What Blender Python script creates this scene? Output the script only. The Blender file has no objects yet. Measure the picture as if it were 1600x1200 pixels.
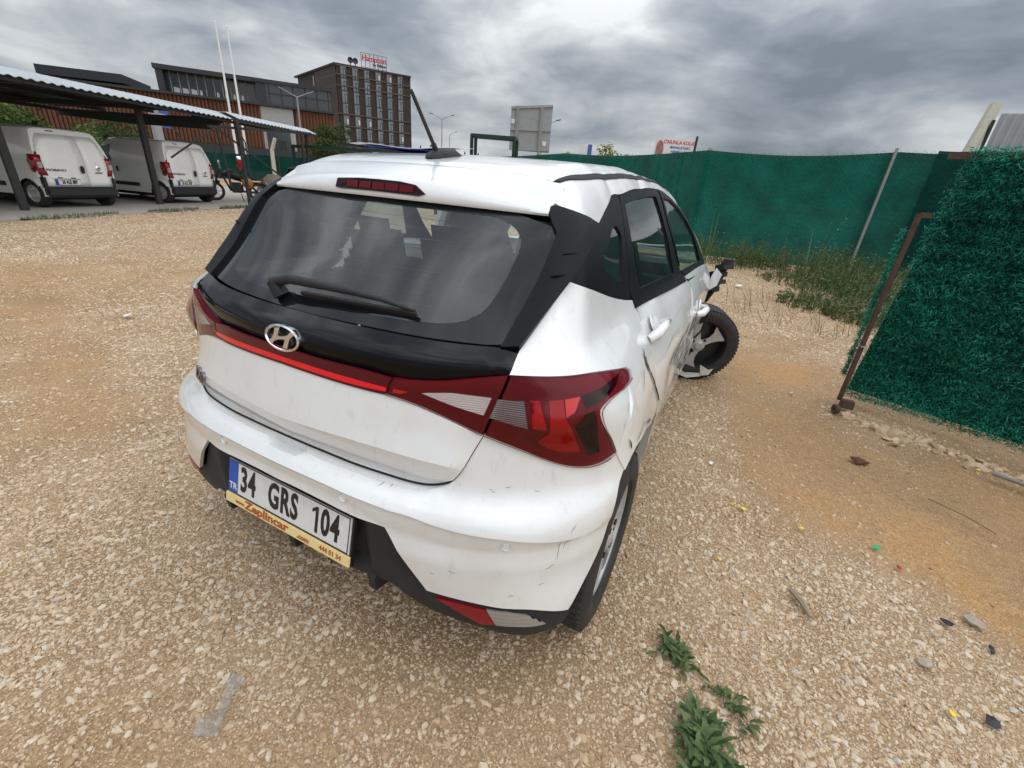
import bpy, bmesh, math, random, numpy as np
from math import radians, sin, cos, pi
from mathutils import Vector, Matrix, geometry

SC = bpy.context.scene
COL = SC.collection
rng = np.random.default_rng(7)
random.seed(7)

# ------------------------------------------------------------------ camera
cam_d = bpy.data.cameras.new("camera")
cam = bpy.data.objects.new("camera", cam_d)
COL.objects.link(cam)
cam_d.sensor_width = 36.0
cam_d.lens = 690.0 / 1600.0 * 36.0
cam_d.clip_start = 0.03
cam_d.clip_end = 6000
yaw, pitch, roll = -0.44826, 0.42971, 0.08016
fw = Vector((sin(yaw) * cos(pitch), cos(yaw) * cos(pitch), -sin(pitch)))
rt = Vector((cos(yaw), -sin(yaw), 0))
up = rt.cross(fw)
r2 = rt * cos(roll) + up * sin(roll)
u2 = up * cos(roll) - rt * sin(roll)
M = Matrix((r2, u2, -fw)).transposed().to_4x4()
M.translation = Vector((1.01622, -0.61902, 1.39786))
cam.matrix_world = M
SC.camera = cam

# ------------------------------------------------------------------ world: overcast sky
SUN_EL, SUN_AZ = radians(42), radians(95)      # azimuth measured from +y towards +x
world = bpy.data.worlds.new("World")
SC.world = world
world.use_nodes = True
nt = world.node_tree
nt.nodes.clear()
def wn(t, **k):
    n = nt.nodes.new(t)
    for a, b in k.items(): setattr(n, a, b)
    return n
def wl(a, b): nt.links.new(a, b)
def wmath(op, a, b=None):
    n = wn('ShaderNodeMath', operation=op)
    for i, v in enumerate((a, b)):
        if v is None: continue
        if isinstance(v, (int, float)): n.inputs[i].default_value = v
        else: wl(v, n.inputs[i])
    return n.outputs[0]
SKY_STRENGTH = 0.1
out = wn('ShaderNodeOutputWorld')
bg = wn('ShaderNodeBackground'); bg.inputs[1].default_value = SKY_STRENGTH
sky = wn('ShaderNodeTexSky', sky_type='NISHITA', sun_disc=False, sun_elevation=SUN_EL, sun_rotation=SUN_AZ)
tc = wn('ShaderNodeTexCoord')
sep = wn('ShaderNodeSeparateXYZ'); wl(tc.outputs['Generated'], sep.inputs[0])
zc = wmath('MAXIMUM', sep.outputs[2], 0.0)
cmb = wn('ShaderNodeCombineXYZ'); wl(sep.outputs[0], cmb.inputs[0]); wl(sep.outputs[1], cmb.inputs[1])
wl(wmath('MULTIPLY', wmath('POWER', zc, 0.8), 2.3), cmb.inputs[2])     # flat bottomed, layered clouds
def cloud_noise(scale, detail, rough, dist, off):
    mp = wn('ShaderNodeMapping'); mp.inputs['Location'].default_value = off
    wl(cmb.outputs[0], mp.inputs[0])
    n = wn('ShaderNodeTexNoise'); wl(mp.outputs[0], n.inputs['Vector'])
    n.inputs['Scale'].default_value = scale; n.inputs['Detail'].default_value = detail
    n.inputs['Roughness'].default_value = rough; n.inputs['Distortion'].default_value = dist
    return n.outputs[0]
big = cloud_noise(1.7, 5, 0.5, 0.6, (61.3, 22.9, 0))
mid = cloud_noise(4.6, 9, 0.56, 0.35, (5.2, 1.3, 0))
mix = wmath('ADD', wmath('MULTIPLY', big, 0.60), wmath('MULTIPLY', mid, 0.40))
ramp = wn('ShaderNodeValToRGB'); wl(mix, ramp.inputs[0])
er = ramp.color_ramp
er.elements[0].position = 0.37; er.elements[0].color = (0.165, 0.19, 0.222, 1)
er.elements[1].position = 0.63; er.elements[1].color = (0.66, 0.685, 0.695, 1)
e = er.elements.new(0.46); e.color = (0.26, 0.29, 0.326, 1)
e = er.elements.new(0.53); e.color = (0.395, 0.42, 0.448, 1)
# an overcast sky brightens towards the zenith
lift = wmath('ADD', wmath('MULTIPLY', wmath('MULTIPLY', zc, zc), 3.6), 0.90)
vs = wn('ShaderNodeVectorMath', operation='SCALE'); wl(ramp.outputs[0], vs.inputs[0]); wl(wmath('MULTIPLY', lift, 1.0 / SKY_STRENGTH), vs.inputs['Scale'])
mx = wn('ShaderNodeMix', data_type='RGBA'); mx.inputs[0].default_value = 0.96
wl(sky.outputs[0], mx.inputs[6]); wl(vs.outputs[0], mx.inputs[7])
wl(mx.outputs[2], bg.inputs[0]); wl(bg.outputs[0], out.inputs[0])

sun_d = bpy.data.lights.new("sun", 'SUN')
sun_d.energy = 0.9; sun_d.angle = radians(100); sun_d.color = (1.0, 0.955, 0.89)
sun = bpy.data.objects.new("sun", sun_d); COL.objects.link(sun)
sdir = Vector((sin(SUN_AZ) * cos(SUN_EL), cos(SUN_AZ) * cos(SUN_EL), sin(SUN_EL)))
sun.rotation_euler = sdir.to_track_quat('Z', 'Y').to_euler()

SC.view_settings.view_transform = 'Standard'
SC.view_settings.look = 'None'
SC.view_settings.exposure = 0.3
SC.view_settings.gamma = 1.0
SC.view_settings.use_curve_mapping = False

# ------------------------------------------------------------------ helpers
def set_in(node, names, v):
    for n in names:
        if n in node.inputs:
            node.inputs[n].default_value = v
            return
def material(name, col, rough=0.5, metal=0.0, coat=0.0, spec=0.5, noise=None, bump=None, trans=0.0, ior=1.45, sheen=0.0, coords='Object'):
    """noise = (scale, amount, colour2[, detail]); bump = (scale, strength, distance)"""
    m = bpy.data.materials.new(name); m.use_nodes = True
    t = m.node_tree; b = t.nodes['Principled BSDF']
    b.inputs['Base Color'].default_value = (*col, 1)
    b.inputs['Roughness'].default_value = rough
    b.inputs['Metallic'].default_value = metal
    b.inputs['IOR'].default_value = ior
    set_in(b, ['Coat Weight'], coat); set_in(b, ['Coat Roughness'], 0.04)
    set_in(b, ['Specular IOR Level'], spec); set_in(b, ['Transmission Weight'], trans)
    if noise or bump:
        tcn = t.nodes.new('ShaderNodeTexCoord')
    if noise:
        n = t.nodes.new('ShaderNodeTexNoise'); n.inputs['Scale'].default_value = noise[0]
        n.inputs['Detail'].default_value = noise[3] if len(noise) > 3 else 5
        n.inputs['Roughness'].default_value = 0.6
        t.links.new(tcn.outputs[coords], n.inputs['Vector'])
        r = t.nodes.new('ShaderNodeValToRGB'); r.color_ramp.elements[0].position = 0.5 - noise[1] * 0.5
        r.color_ramp.elements[1].position = 0.5 + noise[1] * 0.5 + 0.001
        r.color_ramp.elements[0].color = (*col, 1); r.color_ramp.elements[1].color = (*noise[2], 1)
        t.links.new(n.outputs[0], r.inputs[0]); t.links.new(r.outputs[0], b.inputs['Base Color'])
    if bump:
        n = t.nodes.new('ShaderNodeTexNoise'); n.inputs['Scale'].default_value = bump[0]; n.inputs['Detail'].default_value = 4
        t.links.new(tcn.outputs[coords], n.inputs['Vector'])
        bp = t.nodes.new('ShaderNodeBump'); bp.inputs['Strength'].default_value = bump[1]; bp.inputs['Distance'].default_value = bump[2]
        t.links.new(n.outputs[0], bp.inputs['Height']); t.links.new(bp.outputs[0], b.inputs['Normal'])
    return m

def mesh_obj(name, verts, faces, mat=None, parent=None, smooth=False, sharp=None, mats=None, midx=None):
    me = bpy.data.meshes.new(name)
    me.from_pydata([tuple(v) for v in verts], [], [tuple(f) for f in faces])
    for m in (mats or ([mat] if mat else [])): me.materials.append(m)
    if midx is not None: me.polygons.foreach_set('material_index', midx)
    if smooth: me.polygons.foreach_set('use_smooth', [True] * len(me.polygons))
    me.update()
    if smooth and sharp: me.set_sharp_from_angle(angle=radians(sharp))
    o = bpy.data.objects.new(name, me); COL.objects.link(o)
    if parent: o.parent = parent
    return o
def tris_obj(name, V, Fc, mat, parent=None, smooth=False):
    """fast numpy mesh, Fc (n,3) or (n,4)"""
    me = bpy.data.meshes.new(name); V = np.asarray(V, np.float32); Fc = np.asarray(Fc, np.int32); k = Fc.shape[1]
    me.vertices.add(len(V)); me.vertices.foreach_set('co', V.ravel())
    me.loops.add(Fc.size); me.loops.foreach_set('vertex_index', Fc.ravel())
    me.polygons.add(len(Fc)); me.polygons.foreach_set('loop_start', np.arange(0, Fc.size, k, dtype=np.int32))
    me.polygons.foreach_set('use_smooth', np.full(len(Fc), smooth))
    me.materials.append(mat); me.update(calc_edges=True); me.validate()
    o = bpy.data.objects.new(name, me); COL.objects.link(o)
    if parent: o.parent = parent
    return o
def tag(o, label=None, cat=None, group=None, kind=None):
    if label: o['label'] = label
    if cat: o['category'] = cat
    if group: o['group'] = group
    if kind: o['kind'] = kind
    return o
def thing(name, label, cat, loc=(0, 0, 0), rz=0.0, group=None):
    o = bpy.data.objects.new(name, None); COL.objects.link(o)
    o.location = loc; o.rotation_euler = (0, 0, rz); o.empty_display_size = 0.1
    return tag(o, label, cat, group)
def copy_tree(o, parent=None):
    c = o.copy(); COL.objects.link(c)
    if parent: c.parent = parent
    for ch in list(o.children): copy_tree(ch, c)
    return c

class MB:
    """collects shapes into one mesh"""
    def __init__(s): s.v = []; s.f = []; s.m = []
    def add(s, vs, fs, mi=0):
        n = len(s.v); s.v += [tuple(v) for v in vs]; s.f += [tuple(n + i for i in f) for f in fs]; s.m += [mi] * len(fs); return s
    def box(s, c, d, rot=None, mi=0, bev=0.0):
        x, y, z = [a / 2 for a in d]
        if bev:
            bm = bmesh.new(); bmesh.ops.create_cube(bm, size=1)
            for v in bm.verts: v.co = Vector((v.co.x * d[0], v.co.y * d[1], v.co.z * d[2]))
            bmesh.ops.bevel(bm, geom=list(bm.edges), offset=bev, segments=2, affect='EDGES')
            vs = [v.co.copy() for v in bm.verts]; bm.verts.index_update(); fs = [[v.index for v in f.verts] for f in bm.faces]; bm.free()
        else:
            vs = [Vector((sx * x, sy * y, sz * z)) for sx in (-1, 1) for sy in (-1, 1) for sz in (-1, 1)]
            fs = [(0, 1, 3, 2), (4, 6, 7, 5), (0, 4, 5, 1), (2, 3, 7, 6), (0, 2, 6, 4), (1, 5, 7, 3)]
        R = rot if rot is not None else Matrix.Identity(3)
        return s.add([R @ v + Vector(c) for v in vs], fs, mi)
    def bar(s, a, b, w, h=None, mi=0, upv=(0, 0, 1)):
        a = Vector(a); b = Vector(b); h = h or w
        d = (b - a); L = d.length; d.normalize()
        u = Vector(upv)
        if abs(d.dot(u)) > 0.98: u = Vector((1, 0, 0))
        sx = d.cross(u).normalized(); uz = sx.cross(d)
        return s.box((a + b) / 2, (w, L, h), Matrix((sx, d, uz)).transposed(), mi)
    def tube(s, pts, r, n=8, mi=0, cap=True):
        pts = [Vector(p) for p in pts]; rs = r if isinstance(r, (list, tuple)) else [r] * len(pts)
        vs = []; fs = []; u = None
        for i, p in enumerate(pts):
            d = (pts[min(i + 1, len(pts) - 1)] - pts[max(i - 1, 0)]).normalized()
            if u is None:
                u = d.cross(Vector((0.31, 0.2, 0.93)));
                if u.length < 1e-3: u = d.cross(Vector((1, 0, 0)))
            u = (u - d * u.dot(d)).normalized(); w = d.cross(u)
            vs += [p + (u * cos(2 * pi * k / n) + w * sin(2 * pi * k / n)) * rs[i] for k in range(n)]
        for i in range(len(pts) - 1):
            for k in range(n):
                fs.append((i * n + k, i * n + (k + 1) % n, (i + 1) * n + (k + 1) % n, (i + 1) * n + k))
        if cap: fs += [tuple(range(n - 1, -1, -1)), tuple((len(pts) - 1) * n + k for k in range(n))]
        return s.add(vs, fs, mi)
    def lathe(s, prof, n=32, M=None, mi=0, closed=False):
        """prof [(radius, axial)], axis = local x of M"""
        M = M or Matrix.Identity(4); vs = []; fs = []; m = len(prof)
        for k in range(n):
            a = 2 * pi * k / n
            vs += [M @ Vector((x, r * cos(a), r * sin(a))) for r, x in prof]
        for k in range(n):
            q = (k + 1) % n
            for i in range(m - 1 if not closed else m):
                j = (i + 1) % m
                fs.append((k * m + i, k * m + j, q * m + j, q * m + i))
        return s.add(vs, fs, mi)
    def poly(s, pts, t, nrm, mi=0):
        """flat polygon extruded by t along nrm"""
        n = len(pts); nv = Vector(nrm).normalized() * t
        vs = [Vector(p) for p in pts] + [Vector(p) + nv for p in pts]
        fs = [tuple(range(n - 1, -1, -1)), tuple(range(n, 2 * n))] + [(i, (i + 1) % n, n + (i + 1) % n, n + i) for i in range(n)]
        return s.add(vs, fs, mi)
    def build(s, name, mat, parent=None, smooth=False, sharp=40):
        ms = mat if isinstance(mat, (list, tuple)) else [mat]
        return mesh_obj(name, s.v, s.f, None, parent, smooth, sharp, mats=ms, midx=s.m)

def vnoise(x, y, seed=0):
    """smooth value noise, numpy"""
    xi = np.floor(x).astype(np.int64); yi = np.floor(y).astype(np.int64); fx = x - xi; fy = y - yi
    fx = fx * fx * (3 - 2 * fx); fy = fy * fy * (3 - 2 * fy)
    def h(a, b):
        n = (a * 374761393 + b * 668265263 + seed * 1442695041) & 0xffffffff
        n = ((n ^ (n >> 13)) * 1274126177) & 0xffffffff
        return ((n ^ (n >> 16)) & 0xffff) / 65535.0
    return (h(xi, yi) * (1 - fx) + h(xi + 1, yi) * fx) * (1 - fy) + (h(xi, yi + 1) * (1 - fx) + h(xi + 1, yi + 1) * fx) * fy
def fbm(x, y, seed=0, n=4):
    v = 0; a = 0.5; t = 0
    for i in range(n):
        v = v + a * vnoise(x * 2 ** i, y * 2 ** i, seed + i * 17); t += a; a *= 0.5
    return v / t
def text_mesh(s, size, M, mat, name, parent, ext=0.0008, sx=1.0, bold=0.0, align='CENTER', spacing=1.0):
    cu = bpy.data.curves.new(name, 'FONT'); cu.body = s; cu.size = size; cu.extrude = ext; cu.offset = bold
    cu.align_x = align; cu.align_y = 'CENTER'; cu.space_character = spacing; cu.resolution_u = 3
    o = bpy.data.objects.new(name, cu); COL.objects.link(o)
    bpy.context.view_layer.update()
    me = bpy.data.meshes.new_from_object(o.evaluated_get(bpy.context.evaluated_depsgraph_get()))
    bpy.data.objects.remove(o); bpy.data.curves.remove(cu)
    me.name = name
    me.transform(Matrix.Diagonal((sx, 1, 1, 1))); me.transform(M)
    me.materials.clear(); me.materials.append(mat)
    for p in me.polygons: p.material_index = 0
    ob = bpy.data.objects.new(name, me); COL.objects.link(ob)
    if parent: ob.parent = parent
    return ob
# ================================================================== ground
def ground_material():
    m = bpy.data.materials.new('limestone_gravel_ground'); m.use_nodes = True; t = m.node_tree; b = t.nodes['Principled BSDF']
    b.inputs['Roughness'].default_value = 0.95; set_in(b, ['Specular IOR Level'], 0.15)
    tcn = t.nodes.new('ShaderNodeTexCoord'); P = tcn.outputs['Object']
    def nz(sc, det, ro=0.6, dist=0.0):
        n = t.nodes.new('ShaderNodeTexNoise'); n.inputs['Scale'].default_value = sc; n.inputs['Detail'].default_value = det; n.inputs['Roughness'].default_value = ro; n.inputs['Distortion'].default_value = dist
        t.links.new(P, n.inputs['Vector']); return n.outputs[0]
    def ramp(v, els):
        r = t.nodes.new('ShaderNodeValToRGB'); cr = r.color_ramp
        cr.elements[0].position = els[0][0]; cr.elements[0].color = (*els[0][1], 1); cr.elements[1].position = els[-1][0]; cr.elements[1].color = (*els[-1][1], 1)
        for p_, c_ in els[1:-1]:
            e_ = cr.elements.new(p_); e_.color = (*c_, 1)
        t.links.new(v, r.inputs[0]); return r.outputs[0]
    def mixn(f, a, b_, bt='MIX'):
        n = t.nodes.new('ShaderNodeMix'); n.data_type = 'RGBA'; n.blend_type = bt
        if isinstance(f, float): n.inputs[0].default_value = f
        else: t.links.new(f, n.inputs[0])
        t.links.new(a, n.inputs[6]); t.links.new(b_, n.inputs[7]); return n.outputs[2]
    soil = ramp(nz(0.55, 5), [(0.36, (0.30, 0.20, 0.112)), (0.48, (0.37, 0.235, 0.122)), (0.56, (0.42, 0.245, 0.112)), (0.66, (0.36, 0.245, 0.142))])
    soil = mixn(0.45, soil, ramp(nz(38, 7, 0.7), [(0.3, (0.45, 0.42, 0.40)), (0.55, (1.0, 1.0, 1.0)), (0.72, (1.45, 1.42, 1.35))]), 'MULTIPLY')
    soil = mixn(0.8, soil, ramp(nz(190, 3, 0.7), [(0.35, (0.55, 0.52, 0.5)), (0.5, (1.0, 1.0, 1.0)), (0.62, (1.5, 1.48, 1.4))]), 'MULTIPLY')
    av = t.nodes.new('ShaderNodeAttribute'); av.attribute_name = 'bare'
    gap_soil = ramp(nz(1.7, 6), [(0.35, (0.28, 0.185, 0.105)), (0.65, (0.38, 0.262, 0.155))])  # darker brown soil for the gaps where stones lie dense
    gap_soil = mixn(0.7, gap_soil, ramp(nz(130, 4, 0.7), [(0.35, (0.5, 0.48, 0.46)), (0.5, (1.0, 1.0, 1.0)), (0.65, (1.6, 1.55, 1.5))]), 'MULTIPLY')
    bm_ = t.nodes.new('ShaderNodeMapRange'); bm_.inputs[1].default_value = 0.2; bm_.inputs[2].default_value = 0.75; t.links.new(av.outputs['Fac'], bm_.inputs[0])
    soil = mixn(bm_.outputs[0], gap_soil, soil)
    v = t.nodes.new('ShaderNodeTexVoronoi'); v.inputs['Scale'].default_value = 42; t.links.new(P, v.inputs['Vector']); v.inputs['Randomness'].default_value = 1
    v2 = t.nodes.new('ShaderNodeTexVoronoi'); v2.inputs['Scale'].default_value = 62; t.links.new(P, v2.inputs['Vector'])
    sx = t.nodes.new('ShaderNodeSeparateColor'); t.links.new(v.outputs['Color'], sx.inputs[0])
    st = ramp(sx.outputs[0], [(0.0, (0.36, 0.255, 0.15)), (0.35, (0.48, 0.375, 0.255)), (0.7, (0.55, 0.455, 0.335)), (1.0, (0.60, 0.52, 0.41))])
    edge = ramp(v.outputs['Distance'], [(0.0, (1, 1, 1)), (0.42, (0.95, 0.93, 0.91)), (0.64, (0.66, 0.58, 0.5)), (1.0, (0.5, 0.42, 0.34))])
    st = mixn(1.0, st, edge, 'MULTIPLY')
    sx2 = t.nodes.new('ShaderNodeSeparateColor'); t.links.new(v2.outputs['Color'], sx2.inputs[0])
    far = nz(0.42, 6, 0.62, 0.4)
    cover = ramp(far, [(0.38, (0.12, 0.12, 0.12)), (0.52, (0.62, 0.62, 0.62)), (0.62, (0.92, 0.92, 0.92))])
    pick = t.nodes.new('ShaderNodeMath'); pick.operation = 'LESS_THAN'; t.links.new(sx.outputs[1], pick.inputs[0])
    cs = t.nodes.new('ShaderNodeSeparateColor'); t.links.new(cover, cs.inputs[0])
    # close by the stones are real geometry; the printed ones take over with distance
    ds = t.nodes.new('ShaderNodeVectorMath'); ds.operation = 'DISTANCE'; t.links.new(P, ds.inputs[0]); ds.inputs[1].default_value = (1.0, -0.6, 0)
    far_ = t.nodes.new('ShaderNodeMapRange'); far_.inputs[1].default_value = 6.0; far_.inputs[2].default_value = 12.0; t.links.new(ds.outputs['Value'], far_.inputs[0])
    pm = t.nodes.new('ShaderNodeMath'); pm.operation = 'MULTIPLY'; t.links.new(cs.outputs[0], pm.inputs[0]); t.links.new(far_.outputs[0], pm.inputs[1]); t.links.new(pm.outputs[0], pick.inputs[1])
    col = mixn(pick.outputs[0], soil, st)
    t.links.new(col, b.inputs['Base Color'])
    mh = t.nodes.new('ShaderNodeMath'); mh.operation = 'MULTIPLY'; inv = t.nodes.new('ShaderNodeMath'); inv.operation = 'SUBTRACT'; inv.inputs[0].default_value = 1.0; t.links.new(v.outputs['Distance'], inv.inputs[1])
    t.links.new(inv.outputs[0], mh.inputs[0]); t.links.new(pick.outputs[0], mh.inputs[1])
    ad = t.nodes.new('ShaderNodeMath'); ad.operation = 'ADD'; t.links.new(mh.outputs[0], ad.inputs[0]); t.links.new(nz(60, 5), ad.inputs[1])
    bp = t.nodes.new('ShaderNodeBump'); bp.inputs['Strength'].default_value = 0.8; bp.inputs['Distance'].default_value = 0.012
    t.links.new(ad.outputs[0], bp.inputs['Height']); t.links.new(bp.outputs[0], b.inputs['Normal'])
    return m
GROUND = ground_material()
def relief(x, y):
    r = (fbm(x * 1.3, y * 1.3, 5, 3) - 0.5) * 0.035 + (fbm(x * 5, y * 5, 9, 2) - 0.5) * 0.012
    return r * np.clip(1 - np.hypot(x + 1, y - 2) / 26, 0, 1) - 0.006
def dirt_mask(x, y):
    """1 = stones lie dense, 0 = bare soil"""
    n = fbm(x * 0.75 + 3, y * 0.75, 21, 4); f = fbm(x * 2.6, y * 2.6, 33, 3)
    d = .50 + np.clip((n - 0.36) / 0.22, 0, 1) * .40 + np.clip((f - 0.35) / 0.3, 0, 1) * .25
    # wheel-worn sandy ground by the gate, denser heaps near the bottom right and by the fence foot
    g = np.exp(-(((x - 2.35) / .75) ** 2 + ((y - 2.05) / .75) ** 2)); d = d - 1.05 * g
    g = np.exp(-(((x - 1.55) / .42) ** 2 + ((y - 3.2) / 1.7) ** 2)); d = d - 0.75 * g
    g = np.exp(-(((x - 1.95) / .55) ** 2 + ((y - .7) / .5) ** 2)); d = d + 0.8 * g
    g = np.exp(-(((x - .9) / .30) ** 2 + ((y - .15) / .30) ** 2)); d = d - 0.25 * g
    g = np.exp(-(((x + 4.2) / 1.6) ** 2 + ((y - .75 + .25 * (x + 4)) / .28) ** 2)); d = d - 0.55 * g
    return np.clip(d, 0.07, 1)
gn_ = 430
g1 = np.sinh(np.linspace(-1, 1, gn_) * 9.2) / np.sinh(9.2)
gx, gy = np.meshgrid(g1 * 2500, g1 * 2500 + 1.0); gx = gx.ravel(); gy = gy.ravel()
gz = relief(gx, gy)
idx = np.arange(gn_ * gn_).reshape(gn_, gn_)
gf = np.stack([idx[:-1, :-1], idx[:-1, 1:], idx[1:, 1:], idx[1:, :-1]], -1).reshape(-1, 4)
ground = tris_obj('ground', np.stack([gx, gy, gz], -1), gf, GROUND, smooth=True); tag(ground, kind='structure')
at = ground.data.attributes.new('bare', 'FLOAT', 'POINT'); at.data.foreach_set('value', np.clip(1 - dirt_mask(gx, gy) * 1.15, 0, 1).astype(np.float32))

# ------------------------------------------------------------------ loose gravel (stuff), instanced stones
def stone_mesh(k):
    r_ = np.random.default_rng(100 + k); bm = bmesh.new(); bmesh.ops.create_icosphere(bm, subdivisions=1, radius=0.5)
    for v in bm.verts:
        d = 1 + 0.5 * (r_.random() - 0.5); v.co = Vector((v.co.x * d * (1.0 + .25 * (k % 3)), v.co.y * d, v.co.z * d * .75))
        for ax in ((1, .2, .3), (-.4, 1, .1), (.2, -.3, 1), (-.7, -.6, .4)):
            n_ = Vector(ax).normalized(); q = v.co.dot(n_) - (.34 + .10 * (k % 4) / 3)
            if q > 0: v.co -= n_ * q
    me = bpy.data.meshes.new('gravel_stone'); bm.to_mesh(me); bm.free(); me.materials.append(STONE)
    return me
def stone_material():
    m = bpy.data.materials.new('limestone_stone'); m.use_nodes = True; t = m.node_tree; b = t.nodes['Principled BSDF']; b.inputs['Roughness'].default_value = 0.9; set_in(b, ['Specular IOR Level'], 0.2)
    a = t.nodes.new('ShaderNodeAttribute'); a.attribute_type = 'INSTANCER'; a.attribute_name = 'tint'
    r = t.nodes.new('ShaderNodeValToRGB'); cr = r.color_ramp
    for i, (p_, c_) in enumerate([(0.0, (0.24, 0.135, 0.06)), (0.18, (0.34, 0.215, 0.115)), (0.45, (0.50, 0.36, 0.23)), (0.75, (0.58, 0.45, 0.315)), (0.95, (0.64, 0.54, 0.415)), (1.0, (0.52, 0.44, 0.355))]):
        if i < 2: cr.elements[i].position = p_; cr.elements[i].color = (*c_, 1)
        else:
            e_ = cr.elements.new(p_); e_.color = (*c_, 1)
    t.links.new(a.outputs['Fac'], r.inputs[0])
    tcn = t.nodes.new('ShaderNodeTexCoord'); n = t.nodes.new('ShaderNodeTexNoise'); n.inputs['Scale'].default_value = 3; n.inputs['Detail'].default_value = 4; t.links.new(tcn.outputs['Object'], n.inputs['Vector'])
    mp = t.nodes.new('ShaderNodeMapRange'); mp.inputs[3].default_value = 0.72; mp.inputs[4].default_value = 1.22; t.links.new(n.outputs[0], mp.inputs[0])
    mm = t.nodes.new('ShaderNodeVectorMath'); mm.operation = 'SCALE'; t.links.new(r.outputs[0], mm.inputs[0]); t.links.new(mp.outputs[0], mm.inputs['Scale']); t.links.new(mm.outputs[0], b.inputs['Base Color'])
    return m
STONE = stone_material()
scol = bpy.data.collections.new('gravel_stones')
for k in range(7):
    so = bpy.data.objects.new('gravel_stone', stone_mesh(k)); scol.objects.link(so)
CX0, CY0 = 1.0, -0.6
def stones(n, r0, r1, s0, s1, keep):
    r = np.sqrt(rng.random(n) * (r1 ** 2 - r0 ** 2) + r0 ** 2); az = radians(-97) + rng.random(n) * radians(152)
    x = CX0 + r * np.sin(az); y = CY0 + r * np.cos(az)
    d = dirt_mask(x, y)
    k = rng.random(n) < d * keep
    k &= ~((np.abs(x) < .55) & (y > .7) & (y < 3.3) & (rng.random(n) < .8))
    tcp = (x + 13.4) * .934 + (y - 3.74) * .358
    k &= tcp > 1.55
    x, y, d = x[k], y[k], d[k]; n = len(x)
    s = s0 + (s1 - s0) * rng.random(n) ** 2.6
    s *= (0.72 + 0.38 * d) * .88
    return x, y, s, d
parts = [stones(20000, 0.02, 2.7, .012, .032, .95), stones(62000, 0.02, 2.7, .007, .0145, 1.0), stones(150000, 0.02, 2.9, .004, .0085, 1.0),
         stones(60000, 2.6, 5.6, .012, .033, .95), stones(150000, 2.6, 5.6, .006, .013, 1.0), stones(60000, 2.6, 4.4, .004, .008, 1.0),
         stones(95000, 5.5, 9.6, .016, .040, .95), stones(70000, 5.5, 9.0, .009, .016, 1.0), stones(115000, 9.5, 17.5, .021, .046, .9)]
# rubble along the foot of the hedge panel
n = 420; tt = rng.random(n); hx = 2.0 + 2.3 * tt + rng.normal(0, .05, n); hy = 3.30 - .95 * tt - .10 - np.abs(rng.normal(0, .09, n))
parts.append((hx, hy, .025 + .05 * rng.random(n) ** 2, np.full(n, .4)))
X = np.concatenate([p[0] for p in parts]); Y = np.concatenate([p[1] for p in parts]); S_ = np.concatenate([p[2] for p in parts]); Dn = np.concatenate([p[3] for p in parts])
Z = relief(X, Y) + S_ * 0.12 * (rng.random(len(X)) - .2)
n = len(X)
me = bpy.data.meshes.new('gravel'); me.vertices.add(n); me.vertices.foreach_set('co', np.stack([X, Y, Z], -1).astype(np.float32).ravel())
at = me.attributes.new('rot', 'FLOAT_VECTOR', 'POINT'); at.data.foreach_set('vector', np.stack([rng.normal(0, .35, n), rng.normal(0, .35, n), rng.random(n) * 6.28], -1).astype(np.float32).ravel())
at = me.attributes.new('scl', 'FLOAT_VECTOR', 'POINT'); at.data.foreach_set('vector', (S_[:, None] * np.stack([.9 + .5 * rng.random(n), .75 + .3 * rng.random(n), .62 + .3 * rng.random(n)], -1)).astype(np.float32).ravel())
tint = np.clip(.20 + .70 * rng.random(n) ** .85 * (.45 + .65 * Dn) + .12 * fbm(X * .8, Y * .8, 77, 3), 0, 1)
at = me.attributes.new('tint', 'FLOAT', 'POINT'); at.data.foreach_set('value', tint.astype(np.float32))
at = me.attributes.new('pick', 'INT', 'POINT'); at.data.foreach_set('value', rng.integers(0, 7, n).astype(np.int32))
gravel = bpy.data.objects.new('gravel', me); COL.objects.link(gravel)
tag(gravel, 'loose pale limestone gravel lying over the yard', 'gravel', kind='stuff')
ng = bpy.data.node_groups.new('scatter_stones', 'GeometryNodeTree')
ng.interface.new_socket('Geometry', in_out='INPUT', socket_type='NodeSocketGeometry'); ng.interface.new_socket('Geometry', in_out='OUTPUT', socket_type='NodeSocketGeometry')
gi = ng.nodes.new('NodeGroupInput'); go_ = ng.nodes.new('NodeGroupOutput'); ip = ng.nodes.new('GeometryNodeInstanceOnPoints'); ci = ng.nodes.new('GeometryNodeCollectionInfo')
ci.inputs['Collection'].default_value = scol; ci.inputs['Separate Children'].default_value = True; ci.inputs['Reset Children'].default_value = True
def nattr(nm, ty):
    q = ng.nodes.new('GeometryNodeInputNamedAttribute'); q.data_type = ty; q.inputs['Name'].default_value = nm; return q.outputs['Attribute']
ip.inputs['Pick Instance'].default_value = True
ng.links.new(gi.outputs[0], ip.inputs['Points']); ng.links.new(ci.outputs[0], ip.inputs['Instance']); ng.links.new(nattr('pick', 'INT'), ip.inputs['Instance Index'])
ng.links.new(nattr('rot', 'FLOAT_VECTOR'), ip.inputs['Rotation']); ng.links.new(nattr('scl', 'FLOAT_VECTOR'), ip.inputs['Scale']); ng.links.new(ip.outputs[0], go_.inputs[0])
md = gravel.modifiers.new('scatter', 'NODES'); md.node_group = ng

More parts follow.
